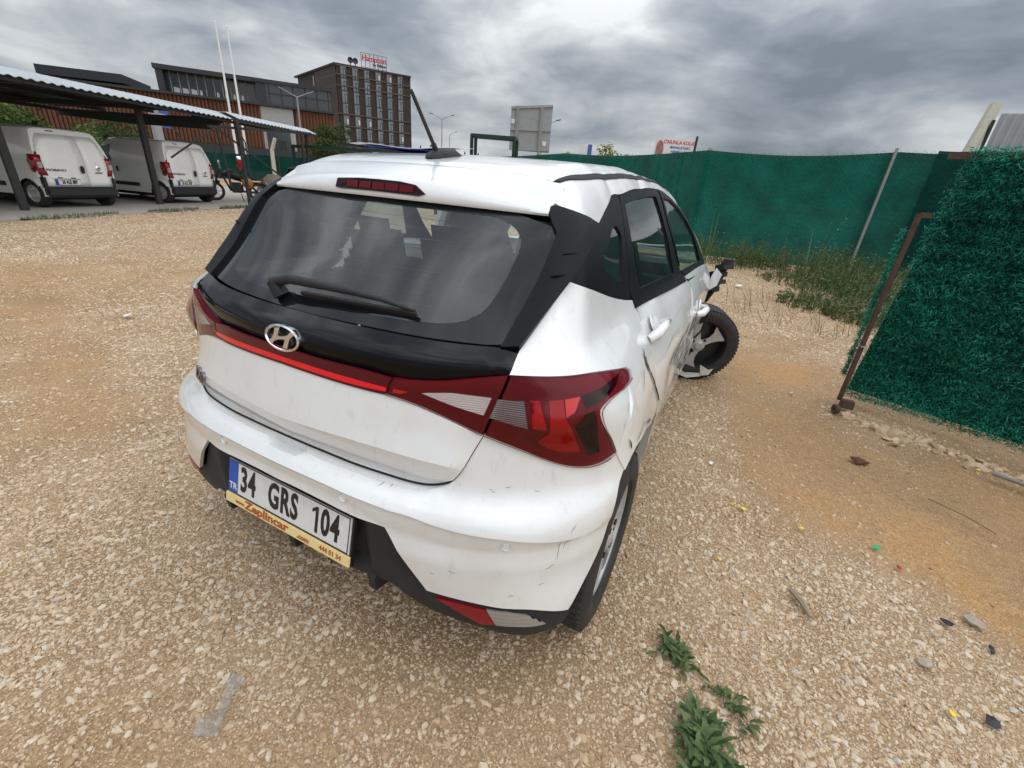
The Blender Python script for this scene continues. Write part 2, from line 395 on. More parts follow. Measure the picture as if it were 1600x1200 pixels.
# ================================================================== concrete slab and carport
CO = np.array([-13.4, 3.74]); CA = np.array([-.358, .934]); CN = np.array([.934, .358])
def cp(s, t, z=0.0): q = CO + CA * s + CN * t; return Vector((q[0], q[1], z))
CRZ = math.atan2(CA[1], CA[0])
CR3 = Matrix((Vector((*CA, 0)), Vector((-CN[0], -CN[1], 0)), Vector((0, 0, 1)))).transposed()     # local x along, y towards the back
CONC = material('worn_concrete', (0.27, 0.245, 0.215), 0.9, noise=(1.2, 0.6, (0.36, 0.33, 0.29)), bump=(30, .2, .01))
m_ = MB(); sl_pts = []
front = [(-9, 1.25), (-6, 1.38), (-3, 1.2), (-1, 1.35), (1, 1.5), (3, 1.55), (5, 1.75), (8, 1.6), (11, 1.75), (15, 1.6)]
m_.poly([cp(s, t, -.1) for s, t in front] + [cp(15, -7.5, -.1), cp(-9, -7.5, -.1)], .118, (0, 0, 1))
tag(m_.build('concrete_slab', CONC), kind='structure')
STEELB = material('dark_painted_steel', (0.018, 0.02, 0.023), 0.55, noise=(6, .5, (0.035, .033, .032)))
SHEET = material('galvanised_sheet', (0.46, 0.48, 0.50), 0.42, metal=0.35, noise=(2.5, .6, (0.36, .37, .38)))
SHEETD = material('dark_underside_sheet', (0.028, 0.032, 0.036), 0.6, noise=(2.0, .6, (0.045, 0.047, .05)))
carport = thing('carport', 'long open carport with corrugated roof on dark steel posts over the white vans', 'carport', cp(0, 0))
def rel(par):
    Mi = par.matrix_basis.inverted() if par else Matrix()
    return Mi
class WB(MB):
    """MB in world coordinates that is parented to a thing with its own origin"""
    def build(s, name, mat, parent=None, smooth=False, sharp=40):
        if parent is not None:
            loc = Matrix.Translation(parent.location) @ parent.rotation_euler.to_matrix().to_4x4(); inv_ = loc.inverted()
            if parent.parent: inv_ = (Matrix.Translation(parent.parent.location) @ parent.parent.rotation_euler.to_matrix().to_4x4() @ loc).inverted()
            s.v = [tuple(inv_ @ Vector(v)) for v in s.v]
        return MB.build(s, name, mat, parent, smooth, sharp)
def corrugated(s0, s1, prof, par, name, pitch=.20, thick=.012):
    """prof: [(t, z)] section of the sheet from front to back; ribs run front to back"""
    n = int((s1 - s0) / pitch) * 4; vs = []; fs = []
    hts = [0, .0, .024, .024]
    for i in range(n + 1):
        s = s0 + (s1 - s0) * i / n; h = hts[i % 4]
        for (t, z) in prof: vs.append(cp(s, t, z + h))
    k = len(prof); n0 = len(vs); vs += [v - Vector((0, 0, thick)) for v in vs]
    mi = []
    for i in range(n):
        for j in range(k - 1):
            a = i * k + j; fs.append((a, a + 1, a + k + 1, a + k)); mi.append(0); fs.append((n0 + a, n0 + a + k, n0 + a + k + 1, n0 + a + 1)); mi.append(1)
        a = i * k; fs.append((a, a + k, n0 + a + k, n0 + a)); mi.append(0)
    b = WB(); b.add(vs, fs); b.m = mi
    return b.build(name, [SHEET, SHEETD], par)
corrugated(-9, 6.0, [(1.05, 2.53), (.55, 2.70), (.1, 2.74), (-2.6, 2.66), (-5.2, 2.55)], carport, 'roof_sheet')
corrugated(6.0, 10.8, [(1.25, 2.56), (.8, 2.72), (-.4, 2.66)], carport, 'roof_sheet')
for s in (-3.6, 0, 3.58):
    p = WB(); p.bar(cp(s, 0, 0), cp(s, 0, 2.66), .13, .13); p.build('post', STEELB, carport)
    p = WB(); p.bar(cp(s, .95, 2.50), cp(s, -5.1, 2.46), .08, .12); p.build('rafter', STEELB, carport)
    
for t, z, s1 in ((.95, 2.50, 6), (0, 2.60, 6), (-1.7, 2.60, 6), (-3.4, 2.54, 6), (-5.0, 2.46, 6)):
    p = WB(); p.bar(cp(-9, t, z), cp(s1, t, z), .06, .10); p.build('purlin', STEELB, carport)
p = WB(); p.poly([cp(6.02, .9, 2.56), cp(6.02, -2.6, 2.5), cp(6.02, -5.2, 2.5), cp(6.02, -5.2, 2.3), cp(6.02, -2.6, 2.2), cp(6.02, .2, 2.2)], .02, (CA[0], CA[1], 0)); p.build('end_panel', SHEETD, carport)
for s, t in ((5.0, 1.85), (8.7, 1.75), (10.45, .95)):
    p = WB(); p.bar(cp(s, t, 0), cp(s, t, 2.5), .075, .075); p.build('post', STEELB, carport)
p = WB(); p.bar(cp(3.9, 1.75, 2.17), cp(8.9, 1.75, 2.46), .07, .07); p.bar(cp(8.7, 1.6, 2.48), cp(10.75, 1.1, 2.58), .07, .07); p.build('beam', STEELB, carport)
p = WB(); p.bar(cp(4.1, 1.8, 2.17), cp(7.4, 1.8, .78), .04, .04); p.bar(cp(4.1, 1.8, 2.17), cp(3.0, 1.2, 1.3), .04, .04); p.build('brace', STEELB, carport)
p = WB(); p.bar(cp(4.15, 1.8, 2.17), cp(4.35, 1.8, .6), .05, .05); p.build('post', STEELB, carport)
for t, z in ((1.2, 2.50), (-.35, 2.58)):
    p = WB(); p.bar(cp(6, t, z), cp(10.75, t, z), .06, .08); p.build('purlin', STEELB, carport)

# ================================================================== vegetation helpers
def leaf_material(name, c0, c1, c2, rough=0.65, patch=0.0):
    m = bpy.data.materials.new(name); m.use_nodes = True; t = m.node_tree; b = t.nodes['Principled BSDF']; b.inputs['Roughness'].default_value = rough; set_in(b, ['Specular IOR Level'], 0.25)
    g = t.nodes.new('ShaderNodeNewGeometry'); r = t.nodes.new('ShaderNodeValToRGB'); cr = r.color_ramp
    cr.elements[0].color = (*c0, 1); cr.elements[1].color = (*c2, 1); e_ = cr.elements.new(.5); e_.color = (*c1, 1)
    t.links.new(g.outputs['Random Per Island'], r.inputs[0]); t.links.new(r.outputs[0], b.inputs['Base Color'])
    if patch:                                            # sun faded and dusty patches
        tcn = t.nodes.new('ShaderNodeTexCoord'); n = t.nodes.new('ShaderNodeTexNoise'); n.inputs['Scale'].default_value = 3.2; n.inputs['Detail'].default_value = 5; t.links.new(tcn.outputs['Object'], n.inputs['Vector'])
        mr = t.nodes.new('ShaderNodeMapRange'); mr.inputs[1].default_value = .3; mr.inputs[2].default_value = .7; mr.inputs[3].default_value = 1 - patch; mr.inputs[4].default_value = 1 + patch; t.links.new(n.outputs[0], mr.inputs[0])
        sc_ = t.nodes.new('ShaderNodeVectorMath'); sc_.operation = 'SCALE'; t.links.new(r.outputs[0], sc_.inputs[0]); t.links.new(mr.outputs[0], sc_.inputs['Scale']); t.links.new(sc_.outputs[0], b.inputs['Base Color'])
    tr = t.nodes.new('ShaderNodeBsdfTranslucent'); t.links.new(r.outputs[0], tr.inputs[0]); mx_ = t.nodes.new('ShaderNodeMixShader'); mx_.inputs[0].default_value = .25
    t.links.new(b.outputs[0], mx_.inputs[1]); t.links.new(tr.outputs[0], mx_.inputs[2]); t.links.new(mx_.outputs[0], t.nodes['Material Output'].inputs[0])
    return m
BARK = material('bark', (0.07, 0.05, 0.035), 0.9, noise=(9, .6, (.12, .095, .07)))
def leaves(C, size, r_, flat=0.0):
    """leaf quads at centres C"""
    n = len(C); d = r_.normal(size=(n, 3)); d[:, 2] = d[:, 2] * .6 - flat; d /= np.linalg.norm(d, axis=1, keepdims=True)
    u = np.cross(d, r_.normal(size=(n, 3))); u /= np.linalg.norm(u, axis=1, keepdims=True)
    L = size * (.6 + .8 * r_.random((n, 1))); W_ = L * .42
    V = np.stack([C - d * L * .5, C + u * W_ * .5, C + d * L * .5, C - u * W_ * .5], 1).reshape(-1, 3)
    return V, np.arange(4 * n).reshape(-1, 4)
def crown_points(n, blobs, r_, hollow=.55):
    w_ = np.array([b[3] * b[4] * b[5] for b in blobs]) ** .67; ch = r_.choice(len(blobs), n, p=w_ / w_.sum()); B = np.array(blobs)[ch]
    d = r_.normal(size=(n, 3)); d /= np.linalg.norm(d, axis=1, keepdims=True); rr = (hollow + (1 - hollow) * r_.random((n, 1)) ** .7) * (1 + .14 * r_.normal(size=(n, 1)))
    return B[:, :3] + d * B[:, 3:6] * rr
def tree(name, label, cat, loc, h, spread, mat, n, size, seed, group=None, trunk=.12, crown_z=.35, nb=14):
    r_ = np.random.default_rng(seed); t_ = thing(name, label, cat, loc, 0, group); blobs = []
    for i in range(nb):
        a = r_.random() * 6.28; q = r_.random() ** .6 * spread * .62; z = h * (crown_z + (1 - crown_z) * (.2 + .68 * r_.random())); s = spread * (.24 + .22 * r_.random()) * (1.15 - .5 * abs(z / h - .6))
        blobs.append((q * cos(a), q * sin(a), z, s, s, s * .8))
    V, Fc = leaves(crown_points(n, blobs, r_), size, r_)
    tris_obj('crown', V, Fc, mat, t_)
    tb = MB(); tb.tube([(0, 0, -.1), (.05, .03, h * .25), (-.03, .06, h * .5), (0, 0, h * .8)], [trunk, trunk * .8, trunk * .5, trunk * .15], 8)
    for b in blobs[:7]: tb.tube([(0, .03, h * .3), (b[0] * .5, b[1] * .5, b[2] * .75), b[:3]], [trunk * .45, trunk * .28, trunk * .08], 6)
    tb.build('trunk', BARK, t_, True); return t_
def bush(name, label, loc, dims, mat, n, size, seed, group=None, nb=10, cat='bush'):
    r_ = np.random.default_rng(seed); t_ = thing(name, label, cat, loc, 0, group); blobs = []
    for i in range(nb):
        s = .30 + .2 * r_.random(); x, y = (r_.random(2) - .5) * 2 * (1 - s); z = .25 + .5 * r_.random()
        blobs.append((x * dims[0], y * dims[1], z * dims[2], s * dims[0], s * dims[1], s * dims[2] * .9))
    P = crown_points(n, blobs, r_, .35); P = P[P[:, 2] > 0.02]
    V, Fc = leaves(P, size, r_); tris_obj('foliage', V, Fc, mat, t_)
    tb = MB()
    for b in blobs[:8]: tb.tube([(b[0] * .3, b[1] * .3, -.05), (b[0] * .7, b[1] * .7, b[2] * .6), b[:3]], [.03, .02, .006], 5)
    tb.build('stem', BARK, t_, True); return t_
LEAFD = leaf_material('dark_hedge_leaf', (.016, .034, .010), (.04, .075, .018), (.085, .125, .028))
LEAFH = leaf_material('hedge_leaf', (.022, .045, .010), (.065, .115, .022), (.15, .20, .04))
LEAFM = leaf_material('mid_green_leaf', (.020, .036, .010), (.048, .072, .017), (.085, .10, .026))
LEAFY = leaf_material('yellow_green_leaf', (.10, .12, .015), (.22, .22, .02), (.34, .30, .03))
LEAFC = leaf_material('cypress_leaf', (.008, .018, .010), (.014, .028, .014), (.026, .045, .02))
WEED = leaf_material('grey_green_weed', (.04, .065, .02), (.085, .12, .035), (.17, .18, .07))
DRY = leaf_material('dry_straw', (.15, .11, .05), (.24, .19, .09), (.33, .27, .14))
FRESH = leaf_material('fresh_weed_leaf', (.035, .065, .022), (.08, .125, .042), (.16, .205, .09))
hedge_g = 'hedge bushes behind the carport'
for i, (s, t, dx, dz, lab) in enumerate([(-2.2, -7.6, 2.3, 2.6, 'dark green hedge bush at the far left edge, above the left van'), (1.6, -7.4, 2.4, 2.45, 'lighter green hedge bush just above the left van roof'), (5.2, -7.2, 2.5, 2.5, 'large rounded green bush between the two white vans'), (8.6, -8.0, 1.9, 2.0, 'green bush above the right van, half hidden by its roof')]):
    p = cp(s, t); bush('hedge_bush', lab, (p.x, p.y, 0), (dx, dx * .7, dz), LEAFH, 9000, .15, 40 + i, hedge_g)

# ================================================================== green net fence
NET = bpy.data.materials.new('green_shade_net'); NET.use_nodes = True
def net_setup(m, c, alpha):
    t = m.node_tree; b = t.nodes['Principled BSDF']; b.inputs['Roughness'].default_value = .85; set_in(b, ['Specular IOR Level'], .15)
    tcn = t.nodes.new('ShaderNodeTexCoord'); n = t.nodes.new('ShaderNodeTexNoise'); n.inputs['Scale'].default_value = 1.5; n.inputs['Detail'].default_value = 7; n.inputs['Roughness'].default_value = .65; t.links.new(tcn.outputs['Object'], n.inputs['Vector'])
    r = t.nodes.new('ShaderNodeValToRGB'); r.color_ramp.elements[0].position = .32; r.color_ramp.elements[1].position = .72
    r.color_ramp.elements[0].color = (*[v * .72 for v in c], 1); r.color_ramp.elements[1].color = (*[v * 1.5 for v in c], 1); t.links.new(n.outputs[0], r.inputs[0]); t.links.new(r.outputs[0], b.inputs['Base Color'])
    sx_ = t.nodes.new('ShaderNodeSeparateXYZ'); t.links.new(tcn.outputs['Object'], sx_.inputs[0])
    def mth(op, a, b_=None):
        q = t.nodes.new('ShaderNodeMath'); q.operation = op
        for i_, v_ in enumerate((a, b_)):
            if v_ is None: continue
            if isinstance(v_, (int, float)): q.inputs[i_].default_value = v_
            else: t.links.new(v_, q.inputs[i_])
        return q.outputs[0]
    kk = pi / .10
    la = mth('ABSOLUTE', mth('SINE', mth('MULTIPLY', mth('ADD', sx_.outputs[0], sx_.outputs[2]), kk))); lb = mth('ABSOLUTE', mth('SINE', mth('MULTIPLY', mth('SUBTRACT', sx_.outputs[0], sx_.outputs[2]), kk)))
    wire = mth('POWER', mth('MAXIMUM', la, lb), 60.0)      # the chain link behind shows through as faint diamonds
    tp_ = t.nodes.new('ShaderNodeMapRange'); tp_.inputs[1].default_value = .6; tp_.inputs[2].default_value = 2.4; tp_.inputs[3].default_value = .10; tp_.inputs[4].default_value = .55; t.links.new(sx_.outputs[2], tp_.inputs[0])
    mw = t.nodes.new('ShaderNodeMix'); mw.data_type = 'RGBA'; t.links.new(mth('MULTIPLY', wire, tp_.outputs[0]), mw.inputs[0]); t.links.new(r.outputs[0], mw.inputs[6]); mw.inputs[7].default_value = (*[v * .35 for v in c], 1); t.links.new(mw.outputs[2], b.inputs['Base Color'])
    n2 = t.nodes.new('ShaderNodeTexNoise'); n2.inputs['Scale'].default_value = 14; n2.inputs['Detail'].default_value = 4; t.links.new(tcn.outputs['Object'], n2.inputs['Vector'])
    bp = t.nodes.new('ShaderNodeBump'); bp.inputs['Strength'].default_value = .6; bp.inputs['Distance'].default_value = .03; t.links.new(n2.outputs[0], bp.inputs['Height']); t.links.new(bp.outputs[0], b.inputs['Normal'])
    tr = t.nodes.new('ShaderNodeBsdfTransparent'); mx_ = t.nodes.new('ShaderNodeMixShader'); mx_.inputs[0].default_value = alpha
    t.links.new(tr.outputs[0], mx_.inputs[1]); t.links.new(b.outputs[0], mx_.inputs[2]); t.links.new(mx_.outputs[0], t.nodes['Material Output'].inputs[0])
net_setup(NET, (.003, .098, .074), .988)
NETD = bpy.data.materials.new('dark_green_net'); NETD.use_nodes = True; net_setup(NETD, (.002, .042, .033), .98)
WIRE = material('galvanised_wire', (.16, .17, .17), .5, metal=.5)
GALV = material('weathered_grey_post', (.22, .225, .22), .7, noise=(12, .6, (.32, .32, .31)))
CONP = material('pale_concrete_post', (.42, .40, .33), .9, noise=(18, .6, (.55, .52, .42)), bump=(40, .3, .01))
def net_run(pts, tops, parent, seed, mat=NET, nm='net', zlow=-.03, dens=.10):
    """wavy sheet hanging along a plan polyline, tops = top height at the corners"""
    pts = [Vector((*p, 0)) for p in pts]; vs = []; cols = []; L = 0
    for i in range(len(pts) - 1):
        a, b = pts[i], pts[i + 1]; n = max(4, int((b - a).length / dens)); nn = (b - a).normalized().cross(Vector((0, 0, 1)))
        for k in range(n + (1 if i == len(pts) - 2 else 0)):
            f = k / n; p = a.lerp(b, f); sag = .10 * sin(pi * f) * min(1, (b - a).length / 4)
            cols.append((p, nn, L + (b - a).length * f, tops[i] * (1 - f) + tops[i + 1] * f - sag))
        L += (b - a).length
    nz_ = 22
    A_ = np.array([(p.x, p.y, nn.x, nn.y, l, tz) for p, nn, l, tz in cols])
    f = np.linspace(0, 1, nz_)
    l = A_[:, 4][:, None]; z = zlow + (A_[:, 5][:, None] - zlow) * f
    w_ = (fbm(l * 1.1 + 0 * z, z * .7, seed, 4) - .5) * .20 * np.sin(np.pi * f) ** .6 + (fbm(l * 5 + z, z * 3, seed + 4, 3) - .5) * .035
    x = A_[:, 0][:, None] + A_[:, 2][:, None] * w_; y = A_[:, 1][:, None] + A_[:, 3][:, None] * w_
    V = np.stack([x, y, z], -1).reshape(-1, 3); m_ = len(cols); ix = np.arange(m_ * nz_).reshape(m_, nz_)
    Fq = np.stack([ix[:-1, :-1], ix[1:, :-1], ix[1:, 1:], ix[:-1, 1:]], -1).reshape(-1, 4)
    return tris_obj(nm, V, Fq, mat, parent, True), cols
def chainlink_top(cols, parent, h0=-.10, h1=.05, cell=.075, off=.035, nm='chain_link_edge'):
    """zigzag wires of the chain link showing through the top of the net"""
    vs = []; fs = []
    Ls = np.array([c[2] for c in cols]); Px = np.array([(c[0].x, c[0].y) for c in cols]); Nn = np.array([(c[1].x, c[1].y) for c in cols]); Tz = np.array([c[3] for c in cols])
    l = np.arange(Ls[0], Ls[-1], cell); px = np.interp(l, Ls, Px[:, 0]); py = np.interp(l, Ls, Px[:, 1]); tz = np.interp(l, Ls, Tz); nx = np.interp(l, Ls, Nn[:, 0]); ny = np.interp(l, Ls, Nn[:, 1])
    rows = int(round((h1 - h0) / cell)); b = MB(); r = .0022
    def P(i, j): return Vector((px[i] + nx[i] * off, py[i] + ny[i] * off, tz[i] + h0 + cell * j))
    for j in range(rows):
        for i in range(len(l) - 1):
            a, c = (P(i, j), P(i + 1, j + 1)) if (i + j) % 2 == 0 else (P(i, j + 1), P(i + 1, j))
            d = (c - a).normalized(); u = d.cross(Vector((nx[i], ny[i], 0))) * r; w2 = Vector((nx[i], ny[i], 0)) * r
            n0 = len(vs); vs += [a + u, a - u * .5 + w2 * .87, a - u * .5 - w2 * .87, c + u, c - u * .5 + w2 * .87, c - u * .5 - w2 * .87]
            fs += [(n0, n0 + 1, n0 + 4, n0 + 3), (n0 + 1, n0 + 2, n0 + 5, n0 + 4), (n0 + 2, n0, n0 + 3, n0 + 5)]
    o = mesh_obj(nm, vs, fs, WIRE, parent); tag(o, kind='stuff'); return o
fence = thing('net_fence', 'tall dark green shade net fence across the back of the yard', 'fence')
fpts = [(-24, 25.5), (-14.3, 21.6), (-6.0, 17.0), (-.42, 12.25), (3.45, 13.05), (5.4, 12.6), (9, 12.3)]
ftop = [2.45, 2.45, 2.5, 2.42, 2.60, 2.66, 2.7]
net_o, cols = net_run(fpts, ftop, fence, 3)
chainlink_top(cols, fence)
for i, (p, tz) in enumerate(zip(fpts, ftop)):
    if i in (4,): continue
    nx = Vector((0.1, .995, 0)) * .24
    b = MB(); b.bar(Vector((*p, -.1)) + nx, Vector((*p, tz + .07)) + nx, .12, .12); b.build('fence_post', CONP, fence)
b = MB(); b.bar((3.32, 12.93, -.1), (3.36, 12.93, 2.66), .075, .05); tag(b.build('fence_post', GALV, fence), 'slim grey post in front of the net')
o, _ = net_run([(4.05, 12.75), (4.7, 12.35), (5.6, 12.0)], [2.62, 2.62, 2.6], fence, 9, NETD, 'net_flap')
# leaning concrete post end and corrugated sheet beyond the corner
t_ = thing('concrete_post', 'pale rough concrete post leaning above the fence corner at right', 'post', (4.55, 12.9, 0))
WB().tube([(4.55, 13.2, 0), (4.72, 13.5, 2.6), (4.92, 13.85, 3.62)], [.12, .12, .11], 6).build('shaft', CONP, t_)
cs = thing('corrugated_sheet', 'grey corrugated metal sheet standing behind the green hedge panel', 'metal sheet', (5.6, 13.9, 0))
b = WB(); vs = []; fs = []
for i in range(60):
    u = i / 59; h = .03 * (1 if (i // 2) % 2 else 0)
    x, y = 4.95 + 2.2 * u, 13.6 - .2 * u - h; vs += [(x, y, .2), (x + .05, y, 3.42)]
for i in range(59): fs.append((2 * i, 2 * i + 2, 2 * i + 3, 2 * i + 1))
b.add(vs, fs); so = b.build('sheet', SHEET, cs); so.modifiers.new('thick', 'SOLIDIFY').thickness = .004
for x_ in (4.93, 7.1): WB().bar((x_, 13.6, 0), (x_, 13.6, 3.3), .05).build('support', STEELB, cs)

# ================================================================== artificial hedge gate panel (right foreground)
RUST = material('rusty_steel', (.050, .027, .019), .8, noise=(14, .6, (.11, .065, .048)), bump=(60, .4, .004))
HED = leaf_material('artificial_hedge_blade', (.004, .095, .062), (.012, .235, .155), (.08, .42, .29), .5, .42)
gate = thing('hedge_gate', 'rusty framed gate panel covered in dark green artificial hedge grass', 'gate', (1.95, 3.42, 0))
G0 = Vector((1.99, 3.46, 0)); G1 = Vector((4.28, 2.545, 0)); gd = (G1 - G0).normalized(); gnn = Vector((gd.y, -gd.x, 0))   # towards the camera
b = WB(); vs = []; fs = []
b.poly([G0 + Vector((0, 0, .10)), G1 + Vector((0, 0, .10)), G1 + Vector((0, 0, 1.76)), G0 + gd * .12 + Vector((0, 0, 1.76))], -.02, gnn); b.build('backing_net', NETD, gate)
r_ = np.random.default_rng(5); n = 150000; L_ = (G1 - G0).length
u = r_.random(n) * 2.44; v = .07 + 1.72 * r_.random(n); k = u > .12 * np.clip((v - .1) / 1.66, 0, 1) + .02 * r_.normal(size=n) ; u, v = u[k], v[k]; n = len(u)
# grass is wound on wires: rows of bristles, uneven and shaggy
def bristles(C, face, name):
    n = len(C)
    d = r_.normal(size=(n, 3)) * .9 + np.array([face.x, face.y, 0]) * .85 + np.array([0, 0, -.25]); d /= np.linalg.norm(d, axis=1, keepdims=True)
    s_ = np.cross(d, r_.normal(size=(n, 3))); s_ /= np.linalg.norm(s_, axis=1, keepdims=True)
    ln = (.015 + .019 * r_.random((n, 1))) * (1 + .6 * (r_.random((n, 1)) < .06)); wd = .0014 + .0008 * r_.random((n, 1))
    bend = np.cross(s_, d) * ln * .28 * r_.normal(size=(n, 1))
    V = np.stack([C - s_ * wd, C + s_ * wd, C + d * ln * .55 + s_ * wd * .9 + bend * .3, C + d * ln * .55 - s_ * wd * .9 + bend * .3, C + d * ln + bend + s_ * .0004, C + d * ln + bend - s_ * .0004], 1).reshape(-1, 3)
    q = np.arange(n)[:, None] * 6; Fq = np.concatenate([q + np.array([[0, 1, 2, 3]]), q + np.array([[3, 2, 4, 5]])]).reshape(-1, 4)
    tag(tris_obj(name, V - np.array(gate.location), Fq, HED, gate), kind='stuff')
cl = (fbm(u * 3.2, v * 3.2, 51, 4) - .5); depth = .020 + .05 * np.abs(r_.normal(size=n)) * .5 + cl * .10 + .010 * np.sin(v * 2 * np.pi / .115 + cl * 6)
bristles(np.stack([G0.x + gd.x * u + gnn.x * depth, G0.y + gd.y * u + gnn.y * depth, v], -1), gnn, 'hedge_grass')
n = 2600; v = .25 + 1.05 * r_.random(n); bristles(np.stack([1.915 - .022 * r_.random(n), 3.30 + .05 * r_.random(n), v], -1), Vector((-.3, -.8, 0)), 'edge_grass')
b = WB(); b.tube([(1.93, 3.28, .06), (1.93, 3.28, .8), (1.94, 3.29, 1.40)], .017, 10); b.build('gate_post', RUST, gate, True)
b = WB(); b.bar((1.985, 3.41, 1.74), (2.35, 3.27, 1.745), .035, .035); b.build('top_rail', RUST, gate)
b = WB(); b.bar((1.945, 3.29, 1.39), (2.005, 3.315, 1.393), .012, .03); b.build('bracket', RUST, gate)
b = WB(); b.box((1.975, 3.23, .055), (.085, .06, .06), bev=.004); b.build('foot_plate', RUST, gate)
Mx = Matrix.Translation((1.90, 3.13, .034)) @ Matrix.Rotation(.4, 4, 'Z'); b = WB(); b.lathe([(.012, -.014), (.034, -.014), (.038, -.006), (.034, .0), (.038, .006), (.034, .014), (.012, .014)], 18, Mx, closed=True); b.build('ground_wheel', RUST, gate, True)
b = WB(); b.tube([(1.915, 3.27, .5), (1.95, 3.285, .505), (1.955, 3.26, .5), (1.92, 3.25, .495)], .005, 5); b.build('tie_wire', GALV, gate)
# ================================================================== weeds
def tuft(name, label, loc, n, h, spread, mat, seed, cat='weed', group=None, width=.006, lean=.5, leafn=0, leafsize=.03):
    r_ = np.random.default_rng(seed); a = r_.random(n) * 6.28; q = np.sqrt(r_.random(n)) * spread; hh = h * (.4 + .6 * r_.random(n)); B = np.stack([q * np.cos(a), q * np.sin(a), np.full(n, -.01)], -1)
    a2 = a + r_.normal(0, .8, n); le = lean * r_.random(n); tip = B + np.stack([np.cos(a2) * hh * le, np.sin(a2) * hh * le, hh], -1); mid_ = B * .5 + tip * .5 + np.stack([-np.cos(a2) * hh * le * .15, -np.sin(a2) * hh * le * .15, hh * .06], -1)
    sd = np.stack([-np.sin(a2 + .5), np.cos(a2 + .5), np.zeros(n)], -1) * width * (.6 + .8 * r_.random((n, 1)))
    V = np.stack([B - sd, B + sd, mid_ + sd * .8, mid_ - sd * .8, tip + sd * .1, tip - sd * .1], 1).reshape(-1, 3); q6 = np.arange(n)[:, None] * 6
    Fq = np.concatenate([q6 + np.array([[0, 1, 2, 3]]), q6 + np.array([[3, 2, 4, 5]])]).reshape(-1, 4)
    if leafn:
        f = r_.random((leafn, 1)); ch = r_.integers(0, n, leafn); C_ = B[ch] * (1 - f) + tip[ch] * f + r_.normal(0, .012, (leafn, 3)); V2, F2 = leaves(C_, leafsize, r_); Fq = np.concatenate([Fq, F2 + len(V)]); V = np.concatenate([V, V2])
    o = tris_obj(name, V, Fq, mat); o.location = loc; tag(o, label, cat, group); return o
def zat(x, y): return float(relief(np.array([x]), np.array([y]))[0])
wg = 'weeds growing along the net fence'
ws = [(.55, 10.9, .9, 1.0, WEED, 'dry bushy weed standing right behind the broken front of the car'), (1.35, 11.6, .7, .8, WEED, 'low weed at the fence foot left of the tall twiggy one'), (2.35, 10.6, .95, .9, WEED, 'tall twiggy weed in front of the net, left of the grey post'), (3.0, 11.5, .9, .9, FRESH, 'green weed right at the foot of the slim grey post'), (3.6, 11.2, .7, .9, WEED, 'weed between the grey post and the hedge gate'), (2.9, 9.3, .75, .8, FRESH, 'taller green leafy weed beside the hedge gate, before the grey post'), (2.6, 9.0, .4, 1.0, FRESH, 'low spreading green weed patch nearest the middle of the fence'), (3.1, 8.3, .38, .9, FRESH, 'low green weed patch beside the hedge gate edge'), (2.2, 7.4, .22, .8, WEED, 'flat grey-green weed patch in front of the hedge gate'), (2.7, 6.9, .25, .7, WEED, 'thin weed patch nearest the rusty gate post')]
for i, (x, y, h, sp, mt, lab) in enumerate(ws):
    tuft('weed_clump', lab, (x, y, zat(x, y)), int(230 * (1.4 - h * .5)), h * .8, sp * .72, mt, 60 + i, group=wg, width=.005, lean=.75, leafn=900, leafsize=.055)
for i, (x, y, h, lab) in enumerate([(.25, 11.2, 1.25, 'bare branching dry stalk by the car front'), (2.2, 10.2, 1.35, 'tall bare dry stalk leaning before the net'), (3.75, 10.4, 1.1, 'thin dry stalk near the hedge gate'), (1.6, 12.0, .9, 'short dry stalk against the net')]):
    tuft('dry_stalk', lab, (x, y, 0), 7, h, .18, DRY, 90 + i, 'plant', 'dry stalks by the fence', .006, .5, 40, .04)
# straggling dry blades on the ground before the gate
for i, (x, y, sp, lab) in enumerate([(2.2, 9.8, .9, 'dense low green ground weeds in front of the net, middle of the fence'), (3.15, 9.6, .8, 'dense low green ground weeds nearest the hedge gate'), (3.6, 8.9, .4, 'thin low ground weeds touching the hedge gate edge'), (2.55, 7.9, .8, 'sparse low ground weeds before the hedge gate')]):
    tuft('ground_weed', lab, (x, y, 0), 260, .20, sp, FRESH if i % 2 else WEED, 300 + i, group=wg, width=.006, lean=1.6, leafn=1300, leafsize=.05)
o = tuft('dry_grass', None, (2.2, 6.8, 0), 240, .35, 1.3, DRY, 99, width=.003, lean=2.2); tag(o, 'thin dry grass blades scattered before the gate', 'grass', kind='stuff')
# foreground weed with broad leaves
def rosette(name, label, loc, specs, seed, group=None):
    r_ = np.random.default_rng(seed); vs = []; fs = []
    for (dx, dy, n, L, wd) in specs:
        for i in range(n):
            a = r_.random() * 6.28; l = L * (.5 + .6 * r_.random()); w_ = wd * (.6 + .7 * r_.random()); lift = .25 + .55 * r_.random(); bx_, by_ = dx + r_.normal(0, .018), dy + r_.normal(0, .018)
            di = Vector((cos(a), sin(a), 0)); si = Vector((-sin(a), cos(a), 0)); n0 = len(vs); K = 7
            for k in range(K + 1):
                f = k / K; ww = .8 * w_ * (sin(pi * min(f * .92 + .06, 1)) ** .8) * (1 + .20 * (-1) ** k * (f > .15)); h = .012 + l * lift * sin(f * 1.9) * .75
                c = Vector((bx_, by_, 0)) + di * l * f; c.z = h
                vs += [c - si * ww + Vector((0, 0, ww * .35)), c, c + si * ww + Vector((0, 0, ww * .35))]
            for k in range(K):
                q = n0 + 3 * k; fs += [(q, q + 1, q + 4, q + 3), (q + 1, q + 2, q + 5, q + 4)]
    o = mesh_obj(name, [v * .84 for v in vs], fs, FRESH, None, True); o.location = loc; return tag(o, label, 'weed', group)
wf = 'weeds in the foreground gravel'
